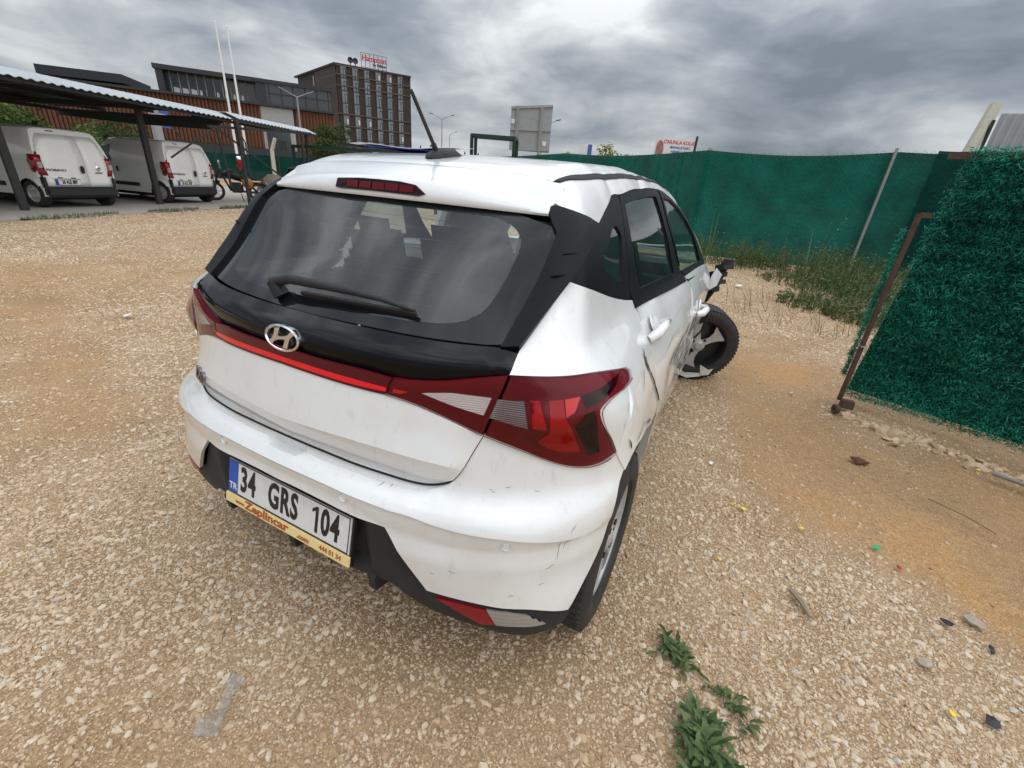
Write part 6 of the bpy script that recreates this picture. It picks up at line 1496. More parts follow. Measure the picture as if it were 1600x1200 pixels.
# ================================================================== white panel vans
VANW = paint_material('van_white_paint', .4, (.83, .83, .82))
VANK = material('van_black_bumper', (.022, .023, .025), .6)
VRED = material('van_red_lens', (.24, .010, .018), .15, coat=.6)
VCLR = material('van_clear_lens', (.42, .38, .37), .15, coat=.6)
VSEAM = material('van_door_gap', (.03, .03, .03), .8)
WY = .40
def van_half_width(y, z):
    f = 1 - .10 * max(0, (.5 - y)) ** 2 * .6
    if z < 1.0: w = .835 + .020 * sin(min(1, max(0, (z - .2) / .8)) * pi)
    else: w = .835 - .165 * ((z - 1.0) / .72) ** 1.7
    return w * f * (1 - .05 * max(0, y - 2.6) ** 2)
def van_rear(z): return .03 + (.0 if z < 1.0 else .16 * ((z - 1.0) / .72) ** 1.6)
def make_van(name, label, loc, rz, plate, doorwin=True):
    """van space: x right, y forward, origin on the ground under the rear bumper"""
    t = thing(name, label, 'van', loc, rz, 'white panel vans under the carport')
    body = MB(); zs = [.26, .40, .6, .8, 1.0, 1.15, 1.3, 1.45, 1.58, 1.66, 1.70, 1.72]
    ys = [0, .02, .04] + [round(.07 + .045 * i, 3) for i in range(18)] + [.95, 1.3, 1.7, 2.1, 2.3] + [round(2.5 + .045 * i, 3) for i in range(23)] + [3.6, 3.8, 3.93]
    def ztop(y):
        if y < 2.0: return 1.72 - .02 * (1 - min(1, y / .5)) ** 2 * 2
        if y < 2.9: return 1.72 - .70 * ((y - 2.0) / .9) ** 1.5
        return 1.02 - .30 * ((y - 2.9) / 1.03) ** 1.8
    n = 25; rings = []
    for y in ys:
        zt = ztop(y); ring = []
        for sgn in (1, -1):
            col_ = []
            for i in range(n):
                f = i / (n - 1); z = .26 + (zt - .11 - .26) * f
                col_.append((sgn * van_half_width(y, z * (1.61 / max(zt - .11, 1.0)) if zt > 1.2 else z), y + (van_rear(z) if y < .3 else 0) * (1 - y / .3 if y < .3 else 0) , z))
            x1 = abs(col_[-1][0]); yy = col_[-1][1]
            col_ += [(sgn * (x1 - .02), yy + (.01 if y < .1 else 0), zt - .05), (sgn * (x1 - .075), yy + (.025 if y < .1 else 0), zt - .012), (sgn * (x1 - .22), yy + (.03 if y < .1 else 0), zt + .004), (0, yy + (.03 if y < .1 else 0), zt + .012)]
            ring.append(col_ if sgn == 1 else col_[:-1][::-1])
        rings.append(ring[0] + ring[1])
    m = len(rings[0]); vs = [p for r in rings for p in r]; fs = []
    for i in range(len(ys) - 1):
        for k in range(m - 1):
            quad = (i * m + k, i * m + k + 1, (i + 1) * m + k + 1, (i + 1) * m + k)
            cy = sum(vs[q][1] for q in quad) / 4; cz = sum(vs[q][2] for q in quad) / 4
            if abs(vs[quad[0]][0]) > .6 and ((cy - WY) ** 2 + (cz - .30) ** 2 < .335 ** 2 or (cy - 2.99) ** 2 + (cz - .30) ** 2 < .335 ** 2): continue
            fs.append(quad)
    fs.append(tuple(range(m))); fs.append(tuple((len(ys) - 1) * m + k for k in range(m - 1, -1, -1)))
    body.add(vs, fs); bo = body.build('body', VANW, t, True, 35)
    MB().box((0, 1.95, .34), (1.5, 3.5, .34)).build('underbody', DARK, t)
    for yy in (WY, 2.99):
        for sx in (1, -1):
            vs = []; fs = []
            for k in range(13):
                a = pi * k / 12
                for xx in (.60, .845): vs.append((sx * xx, yy + .345 * cos(a), .32 + .36 * sin(a)))
            for k in range(12): fs.append((2 * k, 2 * k + 1, 2 * k + 3, 2 * k + 2))
            MB().add(vs, fs).build('arch_liner', DARK, t)
            vs = []; fs = []
            for k in range(13):
                a = pi * k / 12
                for rr, xx in ((.325, .862), (.385, .866), (.39, .845)): vs.append((sx * xx, yy + rr * cos(a) * (1.0 if rr < .4 else 1.08), .30 + rr * sin(a) * (1 if rr < .4 else 1.08)))
            for k in range(2, 10):
                for j in range(2): fs.append((3 * k + j, 3 * k + j + 1, 3 * k + 3 + j + 1, 3 * k + 3 + j))
            MB().add(vs, fs).build('arch_panel', VANW, t, True)
            Mx = Matrix.Translation((sx * .735, yy, .30)) @ (Matrix.Rotation(pi, 4, 'Z') if sx < 0 else Matrix())
            h = bpy.data.objects.new('wheel', None); COL.objects.link(h); h.parent = t; h.matrix_local = Mx
            MB().lathe([(.19, .085), (.22, .097), (.27, .095), (.297, .07), (.30, -.07), (.27, -.09), (.19, -.08)], 32).build('tyre', RUBBER, h, True, 45)
            w_ = MB().lathe([(.19, .08), (.178, .045), (.12, .055), (.085, .075), (.05, .07), (.001, .07)], 28); 
            for k in range(10): a = 2 * pi * k / 10; w_.box((.056, .148 * cos(a), .148 * sin(a)), (.01, .03, .03))
            w_.build('rim', RIMS, h, True, 30)
    # rear doors, proud of the body by a few mm
    def rp(x, z, o=.004): return Vector((x, van_rear(z) - o, z))
    def door(x0, x1, nm):
        b = MB(); zz = [.47, .6, .8, 1.0, 1.15, 1.3, 1.45, 1.585]; vs = []; fs = []
        for z in zz:
            ww = van_half_width(0, z) - .075 - (.05 if z > 1.55 else 0)
            a = max(-ww, x0) if x0 < 0 else x0; c = min(ww, x1) if x1 > 0 else x1
            for k in range(5): vs.append(rp(a + (c - a) * k / 4, z, .012 + .006 * (1 - abs(k - 2) / 2)))
        for i in range(len(zz) - 1):
            for k in range(4): fs.append((i * 5 + k, i * 5 + k + 1, i * 5 + 6 + k, i * 5 + 5 + k))
        b.add(vs, fs); o = b.build(nm, VANW, t, True); md_ = o.modifiers.new('thick', 'SOLIDIFY'); md_.thickness = .010; md_.offset = -1; return o
    # dark shut lines behind
    b = MB(); b.poly([rp(-.80, .45, .002), rp(.80, .45, .002), rp(.80, .75, .002), rp(.79, 1.0, .002), rp(-.79, 1.0, .002), rp(-.80, .75, .002)], .002, (0, -1, 0)); b.poly([rp(-.79, 1.0, .002), rp(.79, 1.0, .002), rp(.765, 1.2, .002), rp(-.765, 1.2, .002)], .002, (0, -1, 0)); b.build('door_gap', VSEAM, t)
    dl = door(-2, .195, 'rear_door'); dr = door(.203, 2, 'rear_door')
    b = MB(); b.box((.10, -.012, .86), (.085, .035, .17), bev=.02); b.build('door_handle', VANK, dl, True)
    q = MB(); q.lathe([(.001, .012), (.045, .012), (.055, .004), (.055, -.01)], 20, Matrix.Translation((.47, -.0, .90)) @ Matrix.Rotation(-pi / 2, 4, 'Z')); q.build('badge', CHROME, dr, True)
    b = MB(); b.box((.47, .004, .80), (.16, .012, .022)); b.build('badge_strip', VANK, dr)
    text_mesh('FIORINO', .07, Matrix.Translation((-.46, .006, .83)) @ Matrix.Rotation(pi / 2, 4, 'X'), VSEAM, 'model_letters', dl, ext=.002, sx=1.5, bold=.001)
    b = MB(); b.box((-.30, .006, .665), (.60, .02, .03), bev=.006); b.build('plate_lamp_bar', VANW, dl); 
    for x in (-.44, -.16): MB().box((x, -.004, .672), (.10, .02, .018)).build('plate_lamp', VANK, dl)
    pl = MB(); pl.box((-.29, -.004, .575), (.54, .012, .128), bev=.003); po = pl.build('number_plate_holder', PK, dl)
    pl = MB(); pl.box((-.29, -.012, .578), (.52, .008, .112)); po = pl.build('number_plate', PW, t)
    pl = MB(); pl.box((-.53, -.0172, .578), (.042, .003, .11)); pl.build('country_band', PB, po)
    text_mesh(plate, .112, Matrix.Translation((-.27, -.0175, .578)) @ Matrix.Rotation(pi / 2, 4, 'X'), PK, 'plate_letters', po, ext=.001, sx=.62, bold=.005)
    b = MB(); b.box((-.26, .165, 1.645), (.16, .03, .028), bev=.006); b.build('high_brake_light', VRED, t)
    for sx in (1, -1):
        vs = []; fs = []
        for z, a, c in ((.72, .66, .80), (.86, .70, .835), (1.0, .715, .845), (1.14, .70, .815)):
            y0 = van_rear(z)
            vs += [(sx * a, y0 - .018, z), (sx * (c - .01), y0 - .010, z), (sx * (c + .012), y0 + .07, z), (sx * (c + .008), y0 + .15, z)]
        for i in range(3):
            for k in range(3): fs.append((i * 4 + k, i * 4 + k + 1, i * 4 + 5 + k, i * 4 + 4 + k))
        b = MB().add(vs, fs); o = b.build('tail_lamp', VRED, t, True); md_ = o.modifiers.new('thick', 'SOLIDIFY'); md_.thickness = .02
        b = MB(); b.box((sx * .775, -.0, .93), (.09, .05, .13), bev=.01); b.build('reversing_lens', VCLR, o)
    b = MB(); b.box((0, .04, .36), (1.64, .18, .24), bev=.05); b.box((.77, .07, .56), (.14, .16, .32), bev=.04); b.box((-.77, .07, .56), (.14, .16, .32), bev=.04); b.build('rear_bumper', VANK, t, True, 50)
    for sx in (1, -1):
        MB().box((sx * .858, 1.95, .47), (.02, 1.7, .10), bev=.006).build('side_moulding', VANK, t)
        # cab door glass
        def sp(y, z, o=.006): return Vector((sx * (van_half_width(y, z) + o), y, z))
        g = MB(); pts = [(1.98, 1.05), (2.72, 1.03), (2.60, 1.22), (2.32, 1.44), (2.0, 1.50)]; vs = [sp(y, z, -.004) for y, z in pts]; g.add([v for v in vs], [tuple(range(5))] if sx > 0 else [tuple(range(4, -1, -1))])
        o = g.build('cab_window', VGL, t); md_ = o.modifiers.new('thick', 'SOLIDIFY'); md_.thickness = .025; md_.offset = 0
        MB().box((sx * (van_half_width(1.8, .9) + .012), 1.80, .86), (.03, .07, .14), bev=.012).build('door_handle', VANK, t)
        MB().box((sx * .95, 2.62, 1.10), (.14, .10, .18), bev=.03).build('door_mirror', VANK, t)
        g = MB(); g.bar(sp(1.90, .5, .001), sp(1.90, 1.55, .001), .008, .006); g.bar(sp(1.25, .5, .001), sp(1.25, 1.5, .001), .008, .006); g.build('side_door_gap', VSEAM, t)
    return t
VGL = material('dark_van_glass', (.012, .014, .016), .06, coat=.4)
vr = math.atan2(.967, -.25)
def van_at(wx, wy):   # position of the rear left wheel foot -> origin
    R = Matrix.Rotation(VANRZ, 3, 'Z'); q = R @ Vector((-.80, WY, 0)); return (wx - q.x, wy - q.y, .018)
VANRZ = math.atan2(.967, -.25)
make_van('panel_van', 'white panel van nearest the left edge of the yard, with its left tail lamp showing', van_at(-14.08, 4.21), VANRZ, '26 ALE 889')
make_van('panel_van', 'white panel van further right, parked between the green bush and the motorcycle', van_at(-15.08, 7.42), VANRZ, '26 ALC 350')

# ================================================================== motorcycle and covered motorcycle
MOTO = material('motorcycle_black', (.012, .012, .013), .4)
AMB = material('amber_tank', (.30, .13, .03), .3, coat=.5)
def motorcycle(loc, rz):
    t = thing('motorcycle', 'black motorcycle with amber side cover parked right of the second van', 'motorcycle', loc, rz)
    for y, nm in ((0, 'rear_wheel'), (1.35, 'front_wheel')):
        h = bpy.data.objects.new(nm, None); COL.objects.link(h); h.parent = t; h.location = (0, y, .31)
        MB().lathe([(.235, .045), (.27, .06), (.305, .04), (.315, 0), (.305, -.04), (.27, -.06), (.235, -.045)], 28).build('tyre', RUBBER, h, True)
        w = MB(); w.lathe([(.235, .03), (.225, .03), (.225, -.03), (.235, -.03)], 28, closed=True); w.lathe([(.001, .05), (.05, .05), (.05, -.05), (.001, -.05)], 14)
        for k in range(8): a = 2 * pi * k / 8; w.bar((0, .04 * cos(a), .04 * sin(a)), (0, .23 * cos(a), .23 * sin(a)), .015)
        w.build('rim', STEEL, h)
    b = MB(); b.tube([(0, 1.35, .31), (0, 1.22, .75), (0, 1.12, 1.0)], .035); b.tube([(0, 1.1, .92), (0, .75, .75), (0, .3, .62), (0, 0, .31)], .04); b.tube([(0, 1.05, .85), (0, .85, .35), (0, .35, .32), (0, 0, .31)], .035); b.build('frame', STEEL, t, True)
    MB().box((0, .66, .45), (.32, .42, .34), bev=.06).build('engine', MOTO, t, True)
    MB().tube([(.15, .6, .35), (.18, .2, .3), (.2, -.35, .42)], [.03, .045, .055], 10).build('exhaust', CHROME, t, True)
    MB().tube([(0, 1.02, .86), (0, .82, .90), (0, .60, .82), (0, .48, .74)], [.06, .15, .14, .06], 12).build('fuel_tank', MOTO, t, True)
    MB().box((0, .28, .78), (.26, .66, .10), Matrix.Rotation(.08, 3, 'X'), bev=.04).build('seat', MOTO, t, True)
    for sx in (1, -1): MB().lathe([(.001, .03), (.13, .025), (.18, -.01)], 18, Matrix.Translation((.13 * sx, .30, .62)) @ (Matrix.Rotation(pi, 4, 'Z') if sx < 0 else Matrix())).build('side_cover', AMB, t, True)
    MB().tube([(-.38, 1.02, 1.02), (-.2, 1.1, 1.06), (.2, 1.1, 1.06), (.38, 1.02, 1.02)], .014).build('handlebar', STEEL, t, True)
    for sx in (1, -1): MB().tube([(.28 * sx, 1.05, 1.05), (.34 * sx, 1.08, 1.22)], .008).box((.36 * sx, 1.08, 1.26), (.13, .03, .09), bev=.02).build('mirror', CHROME, t, True)
    MB().box((0, -.18, .74), (.16, .12, .10), bev=.03).build('tail_light', VRED, t, True)
    MB().box((0, -.32, .60), (.20, .012, .16), Matrix.Rotation(-.35, 3, 'X')).build('number_plate', PW, t)
    MB().tube([(0, 1.5, .62), (0, 1.35, .66), (0, 1.15, .6)], .05, 8).tube([(0, .12, .6), (0, -.2, .62), (0, -.35, .45)], .06, 8).build('mudguard', MOTO, t, True)
    MB().tube([(-.1, .55, .25), (-.28, .5, .02)], .014).build('side_stand', STEEL, t)
    return t
p = cp(7.2, .7); motorcycle((p.x, p.y, .018), radians(146))
TARP = material('khaki_tarpaulin', (.17, .15, .12), .85, noise=(3, .6, (.27, .245, .20)))
p = cp(9.1, .9)
vs = []; fs = []; NU, NV = 40, 22
for i in range(NU + 1):
    for j in range(NV + 1):
        u = i / NU * 2 - 1; v = j / NV * 2 - 1; s = 1 - max(0, abs(v) - .25) / .75; hgt = (.62 + .42 * np.exp(-((u - .35) / .32) ** 2) + .22 * np.exp(-((u + .55) / .3) ** 2)) * min(1, (1 - abs(u) ** 6) + .05)
        z = max(.015, 1.12 * hgt * (min(1, s * 1.6) ** .55) if s > 0 else .015); fold = .06 * sin(u * 16 + 2 * sin(v * 3)) * (1 - min(1, z / 1.0)) + .03 * sin(u * 37 + v * 5) * (1 - min(1, z))
        vs.append((u * 1.55, v * .60 * (.55 + .45 * (1 - z / 1.1)) * 1.1 + fold, z))
for i in range(NU):
    for j in range(NV): a = i * (NV + 1) + j; fs.append((a, a + NV + 1, a + NV + 2, a + 1))
o = mesh_obj('covered_motorcycle', vs, fs, TARP, None, True); o.location = (p.x, p.y, .02); o.rotation_euler = (0, 0, CRZ - .25); tag(o, 'motorcycle hidden under a creased khaki tarpaulin beside the spoiler', 'covered motorcycle')
# dark jumble behind the motorcycle
r_ = np.random.default_rng(3)
p = cp(7.6, -3.2); bush('shrub', 'dark scrubby shrub behind the motorcycle under the carport', (p.x, p.y, 0), (2.2, 1.2, 1.5), LEAFC, 2600, .14, 77)

# ================================================================== low far fence, flagpoles, lamps, signs
f2 = thing('net_fence', 'low dark green net fence behind the flagpoles and the parked motorcycle', 'fence')
o, cols = net_run([(-40, 17), (-33, 24), (-24.2, 25.6)], [1.75, 1.8, 2.1], f2, 21, NETD)
for i in range(9):
    f = i / 8; q = Vector((-40 + 15.8 * f, 17 + 8.6 * (f ** .8), 0)); b = MB(); b.bar(q, q + Vector((0, 0, 2.5)), .07); b.bar(q + Vector((0, 0, 2.5)), q + Vector((.1, -.3, 2.85)), .06); b.build('fence_post', STEELB, f2)
t_ = thing('concrete_post', 'pale crooked concrete post with bent top left of the spoiler', 'post', (-27.5, 20.5, 0)); WB().tube([(-27.5, 20.5, 0), (-27.45, 20.5, 2.05), (-27.15, 20.6, 2.75)], [.13, .12, .10], 6).build('shaft', CONP, t_)
FLAG = material('white_painted_pole', (.74, .75, .75), .4)
for i, (x, y, h, lab) in enumerate([(-42.6, 28.1, 11.5, 'white flagpole, left and taller one of the two bare poles'), (-43.4, 29.6, 11.6, 'white flagpole, right one of the two bare poles')]):
    t_ = thing('flagpole', lab, 'flagpole', (x, y, 0), 0, 'bare white flagpoles'); MB().tube([(0, 0, 0), (0, 0, 4), (0, 0, h)], [.125, .105, .06], 10).build('pole', FLAG, t_, True); MB().lathe([(.001, .14), (.08, .05), (.08, 0)], 10, Matrix.Translation((0, 0, h)) @ Matrix.Rotation(-pi / 2, 4, 'Y')).build('finial', FLAG, t_, True); MB().lathe([(.001, .2), (.26, .2), (.26, 0)], 12, Matrix.Rotation(-pi / 2, 4, 'Y')).build('base', CONC, t_)
def street_lamp(loc, h, rz, label, arms=2):
    t_ = thing('street_lamp', label, 'street lamp', loc, rz, 'distant street lamps'); MB().tube([(0, 0, 0), (0, 0, h * .6), (0, 0, h)], [.13, .10, .07], 8).build('pole', GALV, t_, True)
    for s in ((1, -1) if arms == 2 else (1,)):
        a = MB().tube([(0, 0, h), (s * .9, 0, h + .42), (s * 1.7, 0, h + .72)], [.05, .04, .035], 6).build('arm', GALV, t_, True); MB().box((s * 1.95, 0, h + .80), (.65, .24, .10), Matrix.Rotation(-s * .25, 3, 'Y'), bev=.03).build('lamp_head', STEELB, t_)
street_lamp((-54.0, 75.6, 0), 10.6, yaw * -1 + .1, 'grey double armed street lamp standing against the sky right of the hotel')
street_lamp((-84, 121, 0), 12.3, .3, 'smallest street lamp, just right of the double armed lamp', 1)
street_lamp((-44.0, 36.5, 0), 7.6, .9, 'grey double armed street lamp in front of the orange clad building')
street_lamp((-27.5, 62, 0), 8.4, .3, 'street lamp arm peeping out right of the grey sign back', 1)
for i, (x, y, h, lab) in enumerate([(-105.8, 135.2, 10.2, 'dark cypress just right of the hotel corner'), (-102.6, 136.6, 10.6, 'second dark cypress from the hotel, beside the antenna'), (-92.0, 141.5, 9.4, 'first of two small cypresses right of the antenna'), (-88.2, 144.0, 9.4, 'right one of two small cypresses right of the antenna')]):
    t_ = thing('cypress_tree', lab, 'tree', (x, y, 0), 0, 'distant cypresses'); r_ = np.random.default_rng(i); n = 700; z = r_.random(n) ** .8; rr = (1 - z) ** .7 * .95 * (.4 + .6 * r_.random(n)); a = r_.random(n) * 6.28
    V, Fc = leaves(np.stack([rr * np.cos(a), rr * np.sin(a), .6 + z * (h - .8)], -1), .42, r_); tris_obj('crown', V, Fc, LEAFC, t_); MB().tube([(0, 0, -.1), (0, 0, h * .6)], [.14, .05], 6).build('trunk', BARK, t_)
# road sign seen from behind
SIGB = material('bare_aluminium', (.30, .315, .32), .5, metal=.4, noise=(3, .5, (.36, .375, .38)))
t_ = thing('road_sign', 'large grey road sign seen from behind on two posts', 'road sign', (-14.3, 30.6, 0))
s0 = Vector((-15.45, 30.1, 0)); s1 = Vector((-12.95, 31.35, 0)); sd = (s1 - s0).normalized(); sn = Vector((sd.y, -sd.x, 0))
b = WB(); b.poly([s0 + Vector((0, 0, 3.35)), s1 + Vector((0, 0, 3.35)), s1 + Vector((0, 0, 6.2)), s0 + Vector((0, 0, 5.85))], -.06, sn); b.build('panel', SIGB, t_)
for f in (.16, .74):
    q = s0.lerp(s1, f); b = WB(); b.bar(q + sn * .1, q + sn * .1 + Vector((0, 0, 6.0)), .18, .14); b.build('post', GALV, t_)
for z in (3.42, 4.62, 5.88):
    b = WB(); b.bar(s0 + sn * .05 + Vector((0, 0, z)), s1 + sn * .05 + Vector((0, 0, z + (.1 if z < 5 else .28))), .10, .14); b.build('rail', SIGB, t_)
for q, z in ((.06, 5.1), (.86, 3.9)):
    b = WB(); c = s0.lerp(s1, q) + Vector((0, 0, z)) + sn * .02; b.bar(c - sd * .12, c + sd * .12, .02, .26); b.build('sticker', FLAG, t_)
# green tube frame
GRNF = material('dark_green_tube', (.008, .035, .024), .5)
t_ = thing('green_stand', 'dark green box tube frame rising above the net behind the antenna', 'frame', (-7.5, 14.2, 0))
b = WB(); A_ = [Vector((-8.22, 13.9, 0)), Vector((-6.9, 14.5, 0)), Vector((-7.2, 15.3, 0)), Vector((-8.5, 14.6, 0))]
for q in A_: b.bar(q, q + Vector((0, 0, 2.72)), .085)
b.build('upright', GRNF, t_)
for z in (2.72, 1.95):
    b = WB()
    for i in range(4):
        if z == 2.72 or i == 0: b.bar(A_[i] + Vector((0, 0, z)), A_[(i + 1) % 4] + Vector((0, 0, z)), .09)
    b.build('rail', GRNF, t_)
t_ = thing('tube_railing', 'long dark green tube railing running left of the box frame behind the net', 'railing', (-12, 15, 0))
b = WB(); b.bar((-16.8, 13.6, 2.05), (-6.6, 14.75, 2.08), .12); b.build('rail', GRNF, t_)
b = WB()
for f in (0, .33, .66, 1): q = Vector((-16.8, 13.6, 0)).lerp(Vector((-6.6, 14.75, 0)), f); b.bar(q, q + Vector((0, 0, 2.05)), .09)
b.build('upright', GRNF, t_)
# billboard
BBW = material('billboard_white', (.62, .63, .66), .5); BBR = material('billboard_red', (.50, .05, .04), .5); BBB = material('billboard_blue', (.05, .10, .34), .5); BBS = material('billboard_skin', (.42, .20, .17), .6, noise=(1.2, .5, (.10, .06, .06)))
t_ = thing('billboard', 'wide white billboard with red and blue print and a face at its left side', 'billboard', (-11.3, 70, 0))
b0 = Vector((-13.6, 68.7, 0)); b1 = Vector((-8.9, 71.4, 0)); bd = (b1 - b0).normalized(); bnn = Vector((bd.y, -bd.x, 0))
b = WB(); b.poly([b0 + Vector((0, 0, 5.9)), b1 + Vector((0, 0, 6.0)), b1 + Vector((0, 0, 8.55)), b0 + Vector((0, 0, 8.05))], -.2, bnn); b.build('panel', BBW, t_)
b = WB(); b.poly([b0.lerp(b1, f) + bnn * .012 + Vector((0, 0, z)) for f, z in ((.02, 5.95), (.2, 5.95), (.22, 6.9), (.18, 7.7), (.1, 7.95), (.03, 7.5))], .01, bnn); b.build('portrait_print', BBS, t_)
Mb_ = Matrix((bd, Vector((0, 0, 1)), bnn)).transposed().to_4x4(); loc_inv = Matrix.Translation(-Vector(t_.location))
for s_, sz, f, z, mt in (('OKUYAN BİLİR', .62, .62, 7.75, BBR), ('MAHALLE KART', .42, .64, 7.15, BBB), ('HEMEN ARA', .46, .64, 6.6, BBB)):
    M_ = Mb_.copy(); M_.translation = b0.lerp(b1, f) + bnn * .02 + Vector((0, 0, z)); text_mesh(s_.replace('OKUYAN BİLİR', 'ONUNLA KOLAY'), sz, loc_inv @ M_, mt, 'print', t_, ext=.005, sx=.95, bold=.012)
b = WB()
for f in (.2, .8): q = b0.lerp(b1, f) - bnn * .3; b.bar(q, q + Vector((0, 0, 8)), .3)
b.bar(b1 + bnn * .02 + bd * .12 + Vector((0, 0, 5.8)), b1 + bnn * .02 + bd * .12 + Vector((0, 0, 8.7)), .25); b.build('support', STEELB, t_)
t_ = thing('small_sign', 'small white and blue sign above the net fence', 'sign', (-14.3, 42.5, 0))
b = WB(); b.bar((-14.75, 42.2, 4.35), (-14.05, 42.65, 4.35), .08, .85); b.build('panel', BBW, t_); b = WB(); b.bar((-14.05, 42.6, 4.4), (-13.75, 42.8, 4.4), .09, 1.0); b.build('blue_band', BBB, t_); b = WB(); b.bar((-14.3, 42.6, 0), (-14.3, 42.6, 4.4), .14); b.build('post', GALV, t_)
tree('young_tree', 'small yellow leaved tree showing above the net', 'tree', (-7.1, 27.2, 0), 3.9, 1.15, LEAFY, 1500, .17, 5, None, .06)
tree('young_tree', 'tiny yellow green treetop just in front of the billboard', 'tree', (-7.4, 49, 0), 4.5, .9, LEAFY, 500, .2, 6, None, .06)
tree('street_tree', 'rounded green tree in front of the hotel corner', 'tree', (-39.3, 36.4, 0), 5.3, 3.0, LEAFM, 7000, .26, 15, None, .16, .18, 18)
tree('street_tree', 'pale green low tree at the foot of the hotel, right of the rounded tree', 'tree', (-43.5, 47.5, 0), 3.9, 2.4, LEAFM, 2500, .26, 16, None, .1, .2)
tree('street_tree', 'dark low tree under the carport roof left of the orange building', 'tree', (-38, 17, 0), 3.4, 2.6, LEAFD, 2600, .24, 18, None, .1, .2)
# blue sign on the building forecourt
t_ = thing('totem_sign', 'blue forecourt sign with white lines on a grey pillar', 'sign', (-44, 23, 0)); 
q0 = Vector((-41.7, 22.0, 0)); sdv = Vector((-.42, .9, 0)).normalized(); snv = Vector((sdv.y, -sdv.x, 0))
b = WB(); b.bar(q0 - sdv * .9 , q0 - sdv * .9 + Vector((0, 0, 4.9)), .5); b.build('pillar', SIGB, t_)
b = WB(); b.poly([q0 + Vector((0, 0, 3.2)) - sdv * .55, q0 + Vector((0, 0, 3.2)) + sdv * .65, q0 + Vector((0, 0, 4.75)) + sdv * .65, q0 + Vector((0, 0, 4.75)) - sdv * .55], -.15, snv); po_ = b.build('panel', BBB, t_)
for z, w_ in ((4.5, .5), (4.05, .95), (3.65, .85)):
    b = WB(); b.bar(q0 + snv * .02 + sdv * (.05 - w_ / 2) + Vector((0, 0, z)), q0 + snv * .02 + sdv * (.05 + w_ / 2) + Vector((0, 0, z)), .02, .13); b.build('print_line', BBW, po_)
# red and white parked car hint behind the far fence
t_ = thing('parked_motorcycle', 'red and white scooter parked beyond the dark fence left of the flagpole foot', 'scooter', (-34.0, 22.6, 0), 1.2)
RSC = material('scooter_red', (.35, .02, .03), .3, coat=.5)
MB().box((0, 0, 1.25), (.4, 1.1, .35), Matrix.Rotation(.3, 3, 'X'), bev=.12).box((0, .45, .95), (.4, .3, .9), bev=.1).build('body', RSC, t_, True)
MB().box((0, -.1, 1.46), (.42, .6, .12), Matrix.Rotation(.3, 3, 'X'), bev=.05).build('seat', FLAG, t_, True)
for y in (-.5, .6): MB().lathe([(.1, .05), (.26, .05), (.28, 0), (.26, -.05), (.1, -.05)], 18, Matrix.Translation((0, y, .28)), closed=True).build('wheel', RUBBER, t_, True)

# ================================================================== hotel
HB = material('dark_brown_cladding', (.025, .018, .0165), .7, noise=(.4, .5, (.038, .026, .022)))
HG = material('hotel_glass', (.075, .10, .12), .06, noise=(.35, .6, (.20, .235, .26)), coat=.6)  # pale mottling paints the sky's reflection into the glass colour
HF = material('dark_window_frame', (.018, .02, .023), .5)
HL = material('grey_cladding_line', (.085, .072, .066), .7)
HW = material('off_white_blind', (.55, .55, .53), .7)  # plain off-white, also on the parapet pieces
def vz(v, z): return Vector((v.x, v.y, z))
hA = Vector((-91.7, 87.3, 0)); hB = Vector((-82.4, 101.8, 0)); hC = Vector((-117.5, 98.0, 0))
hu = (hB - hA); hL = hu.length; hu.normalize(); hn = Vector((hu.y, -hu.x, 0))
hv = (hC - hA); hM = hv.length; hv.normalize(); hm = Vector((-hv.y, hv.x, 0))
if hm.dot(Vector((1, -.6, 0)) - hA) < 0: hm = -hm
if hn.dot(Vector((1, -.6, 0)) - hA) < 0: hn = -hn
HZ = 22.4
hotel = thing('hotel_building', 'tall dark brown hotel block with vertical window strips and a red rooftop sign', 'building', hA)
b = WB(); hD = hC + hu * hL
b.poly([vz(hA, 4.6), vz(hB, 4.6), vz(hD, 4.6), vz(hC, 4.6)], HZ - 4.6, (0, 0, 1)); b.build('wall', HB, hotel)
b = WB(); q = hA + hn * 1.5; b.poly([vz(hA + hn * .6 + hm * .6, 0), vz(hB + hn * .6 + hu * 22, 0), vz(hD + hu * 22, 0), vz(hC + hm * .6, 0)], 4.55, (0, 0, 1)); b.build('podium', HG, hotel)
b = WB(); b.poly([vz(hA + hn * 1.2 + hm * 1.2, 4.56), vz(hB + hn * 1.2 + hu * 24, 4.56), vz(hD + hu * 24, 4.56), vz(hC + hm * 1.2, 4.56)], .5, (0, 0, 1)); b.build('podium_roof', HB, hotel)
ncol, nfl = 6, 7
fh = (HZ - 5.2) / nfl
